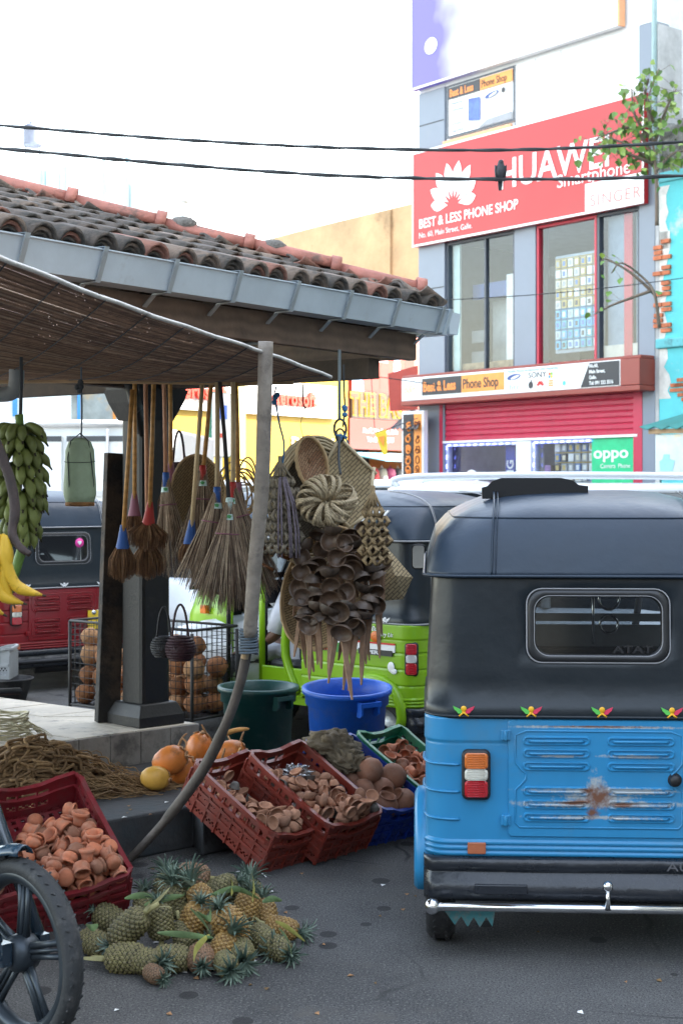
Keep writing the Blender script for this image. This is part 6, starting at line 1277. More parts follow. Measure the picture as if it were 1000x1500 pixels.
PL=[# zoom x,y,z, angle, depth, kind, scale
(290,545,.05,-20,-.3,'g',.95),(335,472,.05,150,.2,'g',.95),(392,500,.13,-130,.1,'g',1.12),(385,592,.05,8,-.25,'g',1.0),(488,482,.13,95,.1,'g',1.0),(525,592,.05,172,-.35,'g',.92),
(590,342,.20,170,.0,'r',.95),(590,480,.12,75,-.1,'y',1.05),(612,592,.05,-80,-.5,'r',.95),(702,497,.12,110,-.2,'y',1.12),(752,445,.10,80,.1,'y',1.05),(672,378,.16,25,.2,'g',.95),
(678,575,.05,70,.2,'y',.95),(812,462,.05,100,.5,'y',.9),(735,575,.05,-75,-.9,'g',.95),(800,535,.05,-50,-.7,'g',.95),(845,560,.045,-20,-.5,'g',.85),(690,610,.045,-60,-.8,'g',.8),(440,600,.05,10,-.7,'g',.9),(860,500,.05,-10,.2,'y',.85),(540,420,.16,100,0,'g',.95),(620,420,.17,120,.3,'y',.9),
(470,640,.035,-25,-.4,'r',.62),(440,440,.06,95,.5,'g',.9),(560,520,.08,-75,-.5,'g',.8),(720,430,.08,60,.4,'g',.9),(500,380,.1,85,.6,'g',.9),(640,520,.06,-90,-.5,'g',.85),(770,400,.06,100,.6,'g',.9),(565,390,.08,20,.3,'y',.9),(650,440,.08,0,.4,'g',.95)]
random.seed(9)
names={'g':'green skinned pineapple in the heap on the asphalt','y':'yellow ripe pineapple in the heap on the asphalt','r':'reddish brown pineapple in the heap on the asphalt'}
for i,(zx,zy,z,an,dp,kd,s) in enumerate(PL):
    px,py=zx/2.083,1120+zy/2.083; z=z*1.0; p=G(px,py,z+.0)
    ax=Vector((math.cos(R(an)),dp,math.sin(R(an))*.8)).normalized()
    if z<.07 and ax.z<-.1: ax.z=-.12; ax.y-=.5; ax.normalize()
    q=thing('pineapple',names[kd],'pineapple',group='pineapples heaped on the road ('+{'g':'green','y':'yellow','r':'brown'}[kd]+')')
    q.matrix_world=Matrix.Translation(p)@ax.to_track_quat('Z','Y').to_matrix().to_4x4()@Matrix.Rotation(random.uniform(0,6),4,'Z')@Matrix.Diagonal((s*random.uniform(.88,1.0),s*random.uniform(.9,1.02),s*random.uniform(.85,1.05),1))
    o=bpy.data.objects.new('fruit',bodies[kd][0]); COL.objects.link(o); o.parent=q
    c=bpy.data.objects.new('crown',random.choice(crowns)); COL.objects.link(c); c.parent=q; c.location=(0,0,.074); c.scale=[random.uniform(.62,.85) if i<12 else random.uniform(1.0,1.25)]*3
    b=MB(); b.tube([(0,0,-.07),(.003,.002,-.10),(.01,.003,-.13)],[.012,.010,.009],7)
    for k in range(3):
        a=random.uniform(0,6.3); L=random.uniform(.06,.16); rs=[]
        for t in range(6):
            u=t/5; p2=Vector((math.cos(a)*(.01+.05*u*u),math.sin(a)*(.01+.05*u*u),-.085-L*u*.8+.03*u*u)); sd_=Vector((-math.sin(a),math.cos(a),0))*.009*(1-u)**.6; rs.append([tuple(p2-sd_),tuple(p2+sd_)])
        b.rings(rs,False,False,1,True)
    b.build('stalk',[mat('pine_stalk',(.30,.27,.12),.7,var=.3),mat('husk_leaf',(.28,.26,.12),.7,var=.35,scale=12)],q,fix=False)
# long leaves sticking out of the heap belong to the top fruits
b=MB()
for (x0,y0,x1,y1,x2,y2,mi) in((560,400,590,350,640,330,0),(580,440,620,480,645,520,0),(640,400,720,380,790,410,0),(705,400,710,370,705,345,1),(770,420,775,370,768,330,1),(440,430,500,410,560,400,0),(480,515,560,520,650,530,0),(380,410,430,400,480,405,0),(800,420,830,410,860,415,0),(600,450,640,470,640,400,0),(300,490,280,500,262,490,0),(840,480,880,500,930,540,1),(850,500,880,540,890,590,0),(640,520,600,560,590,600,1)):
    pts=spl([G(x/2.083,1120+y/2.083,.2) for x,y in((x0,y0),(x1,y1),(x2,y2))],5); m_=len(pts); rs=[]
    for k,p in enumerate(pts):
        w_=.011*math.sin(PI*(k+.6)/(m_+.2))+.001; rs.append([tuple(p+Vector((-.3*w_,0,w_))),tuple(p+Vector((0,-.004,0))),tuple(p+Vector((.3*w_,0,-w_)))])
    b.rings(rs,False,False,mi,True)
o=b.build('pineapple_leaves',[mat('loose_leaf_green',(.13,.20,.08),.6,var=.4,scale=10),mat('loose_leaf_yellow',(.36,.34,.08),.6,var=.4,scale=10)],None,fix=False); tag(o,'long loose green and yellow leaves strewn over the pineapple heap','leaves',kind='stuff')
# ================================================================ KING COCONUTS
def nut(b,n=20):
    rs=[]
    for r,z in((.004,-.085),(.03,-.078),(.052,-.055),(.065,-.02),(.066,.012),(.057,.045),(.038,.066),(.016,.076),(.004,.078)):
        rs.append([(r*(1+.045*math.cos(3*a+.3))*math.cos(a),r*(1+.045*math.cos(3*a+.3))*math.sin(a),z) for a in[2*PI*k/n for k in range(n)]])
    b.rings(rs,True,True)
ora=mat('king_coconut_orange',(.62,.19,.035),.42,var=.2,scale=9,bump=.06,rnd=.1,dirt=((.22,.09,.03),14,.52,.75)); yeo=mat('king_coconut_yellow',(.66,.36,.06),.42,var=.15,scale=9,bump=.06,dirt=((.30,.22,.08),9,.62,.7)); cal=mat('dry_calyx',(.38,.20,.09),.85,var=.4,scale=20,bump=.4)
NL=[(228,1140,.27,1,-10,.9,'yellow orange king coconut lowest on the dark step','y'),(249,1114,.34,1,30,1.1,'large orange king coconut resting on the yellow one','o'),(268,1128,.27,0,60,.95,'small orange king coconut between the yellow one and the pole','o'),(291,1095,.36,0,80,1.0,'upright orange king coconut behind the crooked pole, left of the stalks','o'),(338,1103,.34,1,10,1.0,'orange king coconut with brown scar right of the crooked pole','o'),(262,1112,.27,0,120,.8,'half hidden orange king coconut at the back of the group','o'),(312,1118,.27,0,40,.9,'orange king coconut hidden behind the crooked pole','o'),(330,1118,.27,0,160,.85,'orange king coconut under the scarred one, touching the red crate','o')]
for px,py,z,_,an,s,lab,kc in NL:
    p=G(px,py,z); p.y=max(p.y,7.1)
    q=thing('king_coconut',lab,'coconut',group='orange king coconuts on the step'); ax=Vector((math.cos(R(an)),.3,math.sin(R(an))*.7)).normalized()
    q.matrix_world=Matrix.Translation(p)@ax.to_track_quat('Z','Y').to_matrix().to_4x4()@Matrix.Scale(s,4)
    b=MB(); nut(b); b.build('nut',ora if kc=='o' else yeo,q)
    b=MB()
    for k in range(6):
        a=k*1.05; b.rings([[(math.cos(a+da)*r,math.sin(a+da)*r,z2) for da in(-w2,0,w2)] for r,z2,w2 in((.01,.078,.5),(.035,.074,.45),(.05,.062,.2))],False,False,0,True)
    b.tube([(0,0,.07),(.005,0,.088)],[.010,.007],7); b.build('calyx',cal,q,fix=False,solid=.003)
q=thing('coconut_stalks','dry orange brown fruit stalks and husk scraps among the king coconuts','stalks'); q['kind']='stuff'
b=MB(); random.seed(5)
for k in range(34):
    px=random.choice((285,300,320,335,265,350,272)); py=random.uniform(1085,1120); p=G(px+random.uniform(-14,14),py,.3); d=Vector((random.uniform(-1,1),random.uniform(-.5,.5),random.uniform(-.2,1))).normalized()
    L=random.uniform(.05,.12); b.tube(spl([p,p+d*L*.5+Vector((0,0,random.uniform(-.02,.02))),p+d*L],3),[.008]*3+[.006]*3+[.004],5,mi=random.choice((0,1)))
p=P(355,1068,7.7); b.tube(spl([P(322,1078,7.7),P(345,1070,7.7),P(365,1068,7.7)],4),[.012,.014,.014,.013,.012,.012,.010,.008,.004],8,mi=1)
for k in range(16):
    p=G(random.uniform(262,350),random.uniform(1088,1132),.26); rs=[]; a=random.uniform(0,6); 
    for t in range(4): rs.append([tuple(p+Vector((math.cos(a)*.03*t/3-math.sin(a)*w_,0,math.sin(a)*.03*t/3+math.cos(a)*w_+.01*t))) for w_ in(-.014*(1-t/3.3),.014*(1-t/3.3))])
    b.rings(rs,False,False,0,True)
b.build('husk_scraps',[cal,mat('stalk_orange',(.62,.30,.08),.7,var=.3)],q,fix=False)
# ================================================================ COIR ROPE HEAP
coir=[mat('coir_brown',(.17,.10,.045),.95,var=.35,scale=60,bump=.7,bs=220,dist=.003),mat('coir_light',(.30,.185,.085),.95,var=.35,scale=60,bump=.7,bs=220,dist=.003)]
random.seed(17); b=MB(); Z=Vector((0,0,1)); e3=Vector((e.x,e.y,0)); n3=Vector((nn.x,nn.y,0))
HC=Vector((-1.46,7.30,HS))
def hz(u,v): # heap height; u along -1..1, v across
    return max(0,(.26*math.exp(-((u+.02)/.36)**2)+.06*math.exp(-((u-.4)/.3)**2))*math.exp(-((v-.09)/.20)**2))
for k in range(420):
    v0=random.gauss(.05,.13); lay=random.random()**.4; u=random.uniform(-1.0,.0); pts=[]; ph=random.uniform(0,6); am=random.uniform(.012,.045); fq=random.uniform(9,22); u1=u+random.uniform(.3,.6)
    du=(u1-u)/26
    for s in range(27):
        uu=u+du*s; vv=v0+am*math.sin(uu*fq+ph)+.03*math.sin(uu*3+ph)+ (uu*.05); 
        z=hz(uu,vv)*lay+.01+.028*math.sin(uu*fq*1.3+ph*2)*(1 if lay>.5 else .3)
        uu2=uu+.02*math.sin(s*1.1+ph)
        pts.append(HC+e3*uu2+n3*vv+Z*max(.006,z))
    b.tube(pts,.0078 if u1<.38 else .0045,5,mi=random.choice((0,0,1)))
for k in range(300):
    pts=[]; v0=random.gauss(.02,.07); u=random.uniform(.05,.45); ph=random.uniform(0,6); L=random.uniform(.2,.45)
    for s in range(20): 
        t=s/19; vv=v0*(1-t*.35)-.13*t+.015*math.sin(t*14+ph); pts.append(HC+e3*(u+L*t*.85)+n3*(vv-.05*t)+Z*max(.004,(.14*random.uniform(.9,1)*(1-t)**1.3*random.Random(k).uniform(.3,1)+.006*math.sin(t*25+ph))))
    b.tube(pts,.0024,4,mi=random.choice((0,1,1)))
for k in range(60):
    c=HC+e3*random.uniform(-.3,.45)+n3*random.uniform(.1,.22)+Z*random.uniform(.06,.14); r=random.uniform(.02,.045); b.tube([c+e3*math.cos(a*.7)*r+Z*math.sin(a*.7)*r+n3*.003*a for a in range(8)],.0022,4,mi=1)
o=b.build('coir_rope_heap',coir,None,fix=False); tag(o,'big tangled heap of brown coir rope against the platform edge','rope',kind='stuff')
# palm leaf basket on platform
palmm=mat('dry_palm_leaf',(.50,.45,.30),.7,var=.25,scale=14,bump=.2)
q=thing('palm_leaf_basket','pale woven palm leaf basket with loose ends on the platform at left','basket',(-1.80,7.98,HP)); random.seed(2)
b=MB()
for k in range(16):
    r=.13+.02*random.random(); z=.015+.008*k; ph=random.uniform(0,6); b.tube([(r*1.1*math.cos(2*PI*s/24)+.006*math.sin(s+ph),r*math.sin(2*PI*s/24),z+.008*math.sin(s*.8+ph)) for s in range(24)],.008,5,closed=True,flat=.5)
b.build('coil',palmm,q,fix=False); b=MB()
for k in range(16):
    a=random.uniform(-1.2,1.0); r=.13; L=random.uniform(.06,.16); b.tube([(r*math.cos(a),r*math.sin(a),.05+.004*k),(r*math.cos(a)+L*.6,r*math.sin(a)-.02+.01*k*.3,.06),(r*math.cos(a)+L,r*math.sin(a)+random.uniform(-.05,.05),.012)],[.009,.008,.002],5,flat=.4)
b.build('loose_ends',palmm,q,fix=False)
q=thing('black_bucket','black rubber bucket standing on the road beyond the platform','bucket',(P(10,718,12.2).x,12.2,0)); b=MB(); b.lathe([(0,0),(.15,0),(.20,.17),(.215,.175),(.215,.185),(.19,.185),(.145,.015),(0,.012)],28); b.build('bucket_shell',rub,q)
cr=crmesh(.4,.3,.24); o=cr.build('plastic_crate',mat('crate_white',(.35,.36,.36),.5),None,loc=(P(-18,718,12.1).x-.22,12.05,.19),fix=False,solid=.004); tag(o,'white plastic crate on top of the black bucket at the left edge','crate')
# ================================================================ WIRE CAGE WITH COCONUTS
q=thing('wire_cage','black wire mesh cage cart full of brown coconuts behind the stone pillar','cage'); wm=mat('cage_wire',(.02,.018,.017),.6,bump=.1)
c4=[Vector((-1.89,10.6,0)),Vector((-.966,9.84,0)),Vector((-.70,10.2,0)),Vector((-1.62,10.98,0))]; z0,z1=.2,.78
b=MB()
for i in range(4):
    a,c=c4[i],c4[(i+1)%4]; b.tube([a,a+Z*(z1 if i in(0,3) else z1-.02)],.012,8); b.tube([a+Z*z1,c+Z*z1],.010,6); b.tube([a+Z*z0,c+Z*z0],.010,6)
b.build('frame',wm,q)
b=MB()
for i in range(4):
    a,c=c4[i],c4[(i+1)%4]; L=(c-a).length; n=int(L/.048)
    for k in range(1,n): p=a.lerp(c,k/n); b.tube([p+Z*z0,p+Z*z1],.0022,4)
    for k in range(1,12): z=z0+(z1-z0)*k/12; b.tube([a+Z*z,c+Z*z],.0022,4)
b.build('mesh_panels',wm,q)
b=MB(); b.prism([tuple((p).xy) for p in c4],z0-.01,z0); b.build('floor_tray',wm,q)
for p in c4: b=MB(); b.ball((p.x,p.y,.03),.03,10,sq=(.5,1,1)); b.build('castor',rub,q)
hus=[mat('coconut_husk',(.30,.125,.05),.9,var=.4,scale=26,bump=.9,bs=90,dist=.008,rnd=.2),mat('coconut_fibre',(.36,.19,.09),.95,var=.35,scale=30,bump=.9,bs=90,dist=.008,rnd=.2)]
from mathutils import noise as NZ
def hmesh(seed,m):
    b=MB()
    def fn(u,v):
        a=u*2*PI;ph=PI*v; d=Vector((math.sin(ph)*math.cos(a),math.sin(ph)*math.sin(a),-math.cos(ph))); r=.072*(1+.10*NZ.noise(d*2.2+Vector((seed,0,0)))+.05*NZ.noise(d*9+Vector((seed,0,0))))
        return tuple(d*r) if d.z<.8 else tuple(d*r*1.06)
    b.grid(fn,24,14); return b.mesh('husk',m)
hm=[hmesh(1,hus[0]),hmesh(5,hus[1]),hmesh(9,hus[0])]
random.seed(31)
for lz in range(4):
    for i in range(8):
        for j in range(2):
            if lz==3 and not(i in(0,5,6,7) and j==0): continue
            if lz==2 and i in(2,3,4) : continue
            u=(i+.55)/8.1; v=(j+.5)/2.05*.92; p=c4[0].lerp(c4[1],u)+(c4[3]-c4[0])*v+Z*(z0+.075+lz*.128)+Vector((random.uniform(-.02,.02),random.uniform(-.02,.02),random.uniform(-.02,.015)))
            o=bpy.data.objects.new('coconut',random.choice(hm)); COL.objects.link(o); o.location=p; o.rotation_euler=[random.uniform(0,6) for _ in range(3)]; o.scale=[random.uniform(.88,1.0)]*3
            tag(o,'brown hairy coconut heaped in the wire cage','coconut','husked coconuts in the cage')
# dark woven baskets hanging at the pillar
pur=mat('dark_purple_weave',(.035,.010,.016),.6,var=.3,scale=40,bump=.6,bs=90,dist=.006); dkw=mat('black_weave',(.015,.015,.018),.6,var=.3,scale=40,bump=.6,bs=90,dist=.006)
def woven_basket(lab,px,py,d,r,m,hh):
    q=thing('handle_basket',lab,'basket',tuple(P(px,py,d)),group=None); b=MB()
    for k in range(9): 
        z=-r*.75+k*r*.19; rr=r*math.sqrt(max(.05,1-(z/r)**2)); b.tube([(rr*math.cos(2*PI*s/28)*(1+.04*(-1)**s),rr*math.sin(2*PI*s/28)*(1+.04*(-1)**s)*.8,z) for s in range(28)],r*.115,5,closed=True)
    b.lathe([(0,-r*.8),(r*.8,-r*.5),(r*.93,0),(r*.6,r*.7)],16); b.build('weave',m,q,fix=False)
    b=MB(); b.tube(spl([(-r*.6,0,r*.6),(-r*.35,0,r+hh*.7),(0,0,r+hh),(r*.35,0,r+hh*.7),(r*.6,0,r*.6)],5),.007,6); b.build('handle',m,q); return q
woven_basket('dark purple woven basket hung low on the right face of the pillar',264,950,8.25,.078,pur,.16)
woven_basket('black woven basket hung on the pillar, left of the dark purple one',240,948,8.28,.066,dkw,.15)
woven_basket('narrow dark purple basket hanging high behind the broom handles',262,690,8.15,.055,pur,.16)
# ================================================================ BINS
def bin_(lab,c,Rt,H,m,tilt,rz):
    q=thing('plastic_bin',lab,'bin',c,0); q.rotation_euler=(tilt,0,rz)
    b=MB(); rb=Rt*.80; b.lathe([(0,.0),(rb-.01,0),(rb,.01),(Rt-.02,H-.09),(Rt-.005,H-.085),(Rt-.004,H-.03),(Rt+.012,H-.025),(Rt+.014,H),(Rt,H+.004),(Rt-.012,H-.004),(Rt-.03,H-.08),(rb-.012,.02),(0,.015)],56); b.build('bin_shell',m,q)
    for a in(R(-62),R(118)):
        M=Matrix.Rotation(a,4,'Z')@Matrix.Translation((Rt,0,H)); b=MB()
        for s in(-1,1): b.rings([[(x,s*.05+y,z) for x,y in((-.02,-.006),(.028*k2,-.006),(.028*k2,.006),(-.02,.006))] for z,k2 in((-.035,1.25),(-.1,1.25),(-.115,.5))],True,True,0,False,M)
        b.rings([[(.036+x,y,-.045+z) for x,z in((-.006,-.012),(.006,-.012),(.006,.012),(-.006,.012))] for y in(-.062,.062)],True,True,0,False,M); b.build('handle',m,q)
    return q
bm2=lambda n,c:mat(n,c,.42,var=.14,scale=4,bump=.12,bs=14,dist=.01,dirt=((c[0]*.6+.06,c[1]*.6+.06,c[2]*.6+.06),7,.52,.5))
bin_('large bright blue plastic bin with side handles behind the crates',(P(508,0,8.32).x,8.32,0),.232,.622,bm2('bin_blue',(.012,.10,.50)),R(5),0)
bin_('large dark green plastic bin left of the blue one',(P(378,0,8.95).x,8.95,0),.226,.54,bm2('bin_green',(.006,.055,.05)),R(1),R(12))
# ================================================================ BROOMS
hw1=mat('handle_yellow_wood',(.55,.29,.09),.5,var=.2,scale=9,bump=.1,rnd=.1,wave=(7,'Z',.8,5)); hw2=mat('handle_pale_wood',(.60,.46,.27),.6,var=.15,scale=9,bump=.1,rnd=.1); hw3=mat('handle_pink_wood',(.48,.24,.14),.55,var=.2,scale=9,bump=.1); hw4=mat('handle_dark_stick',(.05,.045,.045),.8,bump=.4)
ekl=[mat('ekel_brown',(.31,.22,.155),.7,var=.3,scale=30,bump=.1),mat('ekel_pale',(.52,.41,.30),.7,var=.3,scale=30,bump=.1),mat('ekel_dark',(.075,.048,.035),.7,var=.3,scale=30,bump=.1)]
redc=mat('red_cap',(.42,.03,.025),.5,bump=.1); bluc=mat('blue_cap',(.02,.09,.34),.5,bump=.1); purc=mat('mauve_cap',(.28,.11,.16),.55,bump=.1); stkr=mat('pale_sticker',(.55,.72,.72),.5,var=.3,scale=60); stkg=mat('green_label',(.08,.35,.12),.5)
def broom(lab,top,neck,bot,hw,d,band,handle,n=230,kind='ekel',hr=.0115,seed=0,depth=.35):
    q=thing('ekel_broom' if kind=='ekel' else 'soft_broom',lab,'broom',tuple(P(*neck,d)),group='brooms hanging under the awning'); rn=random.Random(seed)
    O=P(*neck,d); tp=P(top[0],top[1],d)-O; tp=tp*( (tp.z+.10)/tp.z); bt=P(bot[0],bot[1],d)-O; w_=hw/F*d
    b=MB(); b.tube([Vector((0,0,-.03)),tp*.5+Vector((.002,0,0)),tp],hr,10); b.build('handle',handle,q)
    b=MB(); ax=bt.normalized(); s=Vector((1,0,0)); s=(s-ax*s.dot(ax)).normalized(); t=ax.cross(s)
    if kind=='ekel':
        for k in range(n):
            a=rn.uniform(0,2*PI); rr=math.sqrt(rn.random()); p0=s*math.cos(a)*.015+t*math.sin(a)*.015; L=bt.length*rn.uniform(.86,1.05)*(1-.10*abs(math.cos(a)*rr))
            fx=w_*rr*math.cos(a); fy=w_*depth*rr*math.sin(a); p1=ax*L*.35+s*(.017*math.cos(a)+fx*.26)+t*(.017*math.sin(a)+fy*.26); p2=ax*L+s*(fx+rn.gauss(0,.008))+t*(fy+rn.gauss(0,.006))
            b.tube([p0-ax*.01,p1,p1.lerp(p2,.55)+s*rn.gauss(0,.004),p2],[.0026,.0021,.0017,.0008],3,mi=rn.choices((0,1,2),(5,4,3))[0])
        b.build('bristles',ekl,q,fix=False)
        b=MB(); b.lathe([(hr+.001,.03),(hr+.006,.028),(.019,-.005),(.0205,-.045),(.019,-.047)],16); b.build('cap_band',band,q)
        b=MB(); b.rings([[(math.cos(a)*r,math.sin(a)*r,z) for a in[PI*1.1+PI*.8*k/8 for k in range(9)]] for r,z in((.0225,-.047),(.026,-.075))],False,False,0,True); st_=b.build('sticker',stkr,q)
        b=MB(); b.add([(-.012,-.028,-.055),(0,-.03,-.05),(.012,-.028,-.056),(.007,-.03,-.068),(-.006,-.03,-.066)],[(0,1,2,3,4)]); b.build('label_print',stkg,st_)
        b=MB(); M=Matrix.Translation(ax*.13); b.tube([ax*.14+s*math.cos(k*PI/8)*(.02+w_*.22)+t*math.sin(k*PI/8)*(.02+w_*depth*.3) for k in range(16)],.0035,5,closed=True); b.build('binding',purc,q)
    else:
        cl=.075 if kind=='soft' else .05
        b2=MB(); b2.rings([[tuple(ax*z+s*math.cos(2*PI*k/16)*r+t*math.sin(2*PI*k/16)*r*.6) for k in range(16)] for z,r in((-.045,hr+.002),(-.01,hr+.008),(.03,.026),(cl-.0,.036))],True,False); b2.build('cap_cone',band,q)
        for k in range(n):
            a=rn.uniform(0,2*PI); rr=math.sqrt(rn.random()); L=bt.length*rn.uniform(.82,1.0)*(1-.14*rr*abs(math.cos(a)))
            fx=w_*rr*math.cos(a); p0=ax*(cl-.015)+s*math.cos(a)*.03*rr+t*math.sin(a)*.016*rr; p2=ax*L+s*(fx+rn.gauss(0,.003))+t*(w_*.38*rr*math.sin(a))
            p1=ax*(cl+(L-cl)*.45)+s*(fx*1.02)+t*(w_*.38*rr*math.sin(a)); b.tube([p0,p1,p2],[.0022,.002,.0008],3,mi=rn.choice((0,1,2)))
        b.build('bristles',[mat('soft_coir_a',(.22,.115,.055),.8,var=.3,scale=40),mat('soft_coir_b',(.32,.18,.09),.8,var=.3,scale=40),mat('soft_coir_c',(.12,.06,.03),.8,var=.3,scale=40)],q,fix=False)
    return q
broom('stick broom with blue band hanging right of the pillar',(240,562),(243,700),(255,845),30,7.95,bluc,hw3,seed=1)
broom('stick broom with red band hanging behind the front cluster',(309,562),(297,690),(292,830),36,7.65,redc,hw1,seed=2)
broom('left one of the two widest stick brooms, white and blue band',(318,562),(318,722),(295,870),44,7.3,bluc,hw2,n=300,seed=3)
broom('widest stick broom at the front, on a dark knotty stick',(322,562),(336,738),(326,896),50,7.1,stkr,hw4,n=420,seed=4,hr=.010)
broom('stick broom with red band splaying out behind the grey pole',(341,562),(341,715),(384,878),34,7.25,redc,hw2,n=300,seed=5)
broom('soft broom with mauve cap on a long handle by the pillar',(197,562),(197,735),(197,788),14,8.0,purc,hw1,kind='soft',n=160,seed=6)
broom('soft broom with bright red cap in front of the pillar',(225,562),(219,748),(214,810),30,7.65,redc,hw1,kind='soft',n=420,seed=7)
broom('soft broom with blue cap, lowest and leftmost on the pillar',(192,600),(180,782),(179,855),20,7.6,bluc,hw1,kind='soft',n=320,seed=8)
broom('soft broom with blue cap half hidden behind the wide stick brooms',(296,562),(280,775),(275,835),16,7.5,bluc,hw2,kind='soft',n=160,seed=9)
broom('long dark brown broom hanging under the red capped soft broom',(213,562),(216,780),(217,852),24,7.75,purc,hw3,kind='soft',n=320,seed=10)
broom('soft broom with mauve cap half hidden behind the blue banded stick broom',(249,562),(250,690),(250,790),18,8.05,purc,hw1,kind='soft',n=120,seed=11)
broom('thin stick broom with mauve band partly hidden just left of the grey pole',(345,562),(349,715),(360,860),26,7.45,purc,hw1,n=200,seed=12)
# ================================================================ BASKETWARE
def weave(name,c1,c2,sc):
    m=bpy.data.materials.new(name); m.use_nodes=True; n=m.node_tree.nodes; L=m.node_tree.links; b=n['Principled BSDF']; b.inputs['Roughness'].default_value=.65
    tc=n.new('ShaderNodeTexCoord'); mp=n.new('ShaderNodeMapping'); mp.inputs['Rotation'].default_value=(0,R(45),0); L.new(tc.outputs['Object'],mp.inputs[0])
    br=n.new('ShaderNodeTexBrick'); br.inputs['Scale'].default_value=sc; br.inputs['Mortar Size'].default_value=.04; br.inputs['Brick Width'].default_value=.9; br.inputs['Row Height'].default_value=.3
    mp2=n.new('ShaderNodeMapping'); mp2.inputs['Rotation'].default_value=(R(90),0,0); L.new(mp.outputs[0],mp2.inputs[0]); L.new(mp2.outputs[0],br.inputs['Vector'])
    br.inputs['Color1'].default_value=c1+(1,); br.inputs['Color2'].default_value=c2+(1,); br.inputs['Mortar'].default_value=tuple(x*.3 for x in c2)+(1,)
    nz=n.new('ShaderNodeTexNoise'); nz.inputs['Scale'].default_value=12; L.new(tc.outputs['Object'],nz.inputs['Vector']); mx=n.new('ShaderNodeMix'); mx.data_type='RGBA'; mx.blend_type='MULTIPLY'; L.new(nz.outputs['Fac'],mx.inputs[0]); L.new(br.outputs['Color'],mx.inputs[6]); mx.inputs[7].default_value=(.6,.55,.5,1)
    L.new(mx.outputs[2],b.inputs['Base Color']); bp=n.new('ShaderNodeBump'); bp.inputs['Distance'].default_value=.003; L.new(br.outputs['Fac'],bp.inputs['Height']); bp.invert=True; L.new(bp.outputs[0],b.inputs['Normal']); return m
wv1=weave('woven_cane',(.48,.36,.20),(.38,.27,.14),26); wv2=weave('woven_pale',(.62,.50,.30),(.52,.41,.24),20); wv3=weave('woven_brown',(.40,.21,.115),(.55,.36,.22),26); wv4=weave('woven_grey',(.20,.17,.12),(.15,.125,.09),26)
rim=mat('cane_rim',(.46,.32,.17),.55,var=.25,scale=14,bump=.2); rimp=mat('cane_rim_pale',(.60,.50,.33),.6,var=.2,scale=14,bump=.2)
def tray(name,lab,cx,cy,d,rx,ry,tilt,yaw,dish,wm_,rm,rims=1,rr=.008,par=None):
    c=P(cx,cy,d); rx=rx/F*d; ry=ry/F*d
    q=thing(name,lab,'basket',tuple(c)); q.rotation_euler=(0,tilt,yaw)
    b=MB(); b.rings([[(rx*k*math.cos(2*PI*s/40),dish*(1-k**2.5),ry*k*math.sin(2*PI*s/40)) for s in range(40)] for k in(.02,.3,.6,.8,.93,1)],True,False); b.build('woven_panel',wm_,q,solid=.004)
    b=MB()
    for r in range(rims): 
        f=1-.022*r if rims<4 else 1-.05*(r%5); b.tube([(rx*f*math.cos(2*PI*s/40)+.002*math.sin(s*3+r),.012*r-.004 if rims<4 else -.01-.005*r+.004*math.sin(s+r),ry*f*math.sin(2*PI*s/40)) for s in range(40)],rr,6,closed=True)
    for s in range(0,40,3): p=Vector((rx*math.cos(2*PI*s/40),0,ry*math.sin(2*PI*s/40))); b.tube([p*.97+Vector((0,-.012,0)),p*1.03,p*.97+Vector((0,.012,0))],.003,4)
    b.build('rim',rm,q,fix=False); return q
tray('winnowing_tray','large round tray with thick pale cane rims behind the small oval basket',457,735,7.42,66,96,R(4),R(18),.07,wv4,rimp,9,.006)
tray('oval_basket','small oval herringbone woven basket with brown rim over the large tray',457,679,7.25,23,40,R(-14),R(20),.04,wv3,rim,2,.008)
tray('winnowing_tray','long dished tray hanging behind the bunch of coconut shell ladles',474,862,7.36,60,94,R(20),R(-14),.09,wv1,rim,2,.008)
tray('round_basket','round bulging woven basket hanging behind the stick brooms',291,728,7.98,40,62,R(-6),R(10),.11,wv1,rim,1,.006)
# dark purple strip lid
q=thing('winnowing_fan','pale hexagonal woven fan with cane border, right of the oval basket','basket',tuple(P(512,700,7.38)))
pp_=[(497,640),(547,690),(540,752),(512,772),(474,735),(476,682)]; c=P(512,700,7.38); pts=[P(x,y,7.38)-c for x,y in pp_]
b=MB(); b.add([tuple(p+Vector((0,0,0))) for p in pts]+[tuple(p+Vector((0,.006,0))) for p in pts]+[(0,.03,0),(0,.036,0)],[(i,(i+1)%6,12) for i in range(6)]+[(6+(i+1)%6,6+i,13) for i in range(6)]+[(i,i+6,(i+1)%6+6,(i+1)%6) for i in range(6)]); b.build('woven_panel',wv2,q)
b=MB()
for i in range(6):
    a,c_=pts[i],pts[(i+1)%6]; dd=(c_-a).normalized()*.02; b.tube([a-dd,a.lerp(c_,.5)+Vector((0,-.004,0)),c_+dd],.009,6)
b.build('rim',rimp,q)
q=thing('woven_pouch','pale plaited palm bag with folded corner, right of the ladles','bag',tuple(P(575,840,7.4))); c=P(575,840,7.4)
def V(x,y,dy=0): return tuple(P(x,y,7.4)-c+Vector((0,dy,0)))
b=MB(); b.add([V(558,792,-.02),V(604,846,-.0),V(590,877,-.01),V(556,880,-.02),V(540,830,-.01),V(578,842,-.07),V(572,842,.06)],[(0,1,5),(1,2,5),(2,3,5),(3,4,5),(4,0,5),(1,0,6),(2,1,6),(3,2,6),(4,3,6),(0,4,6)]); b.build('plaited_body',wv2,q,solid=.004)
b=MB(); b.tube([V(558,792,-.02),V(558,840,-.05),V(556,880,-.02)],.006,6); b.build('border',rimp,q)
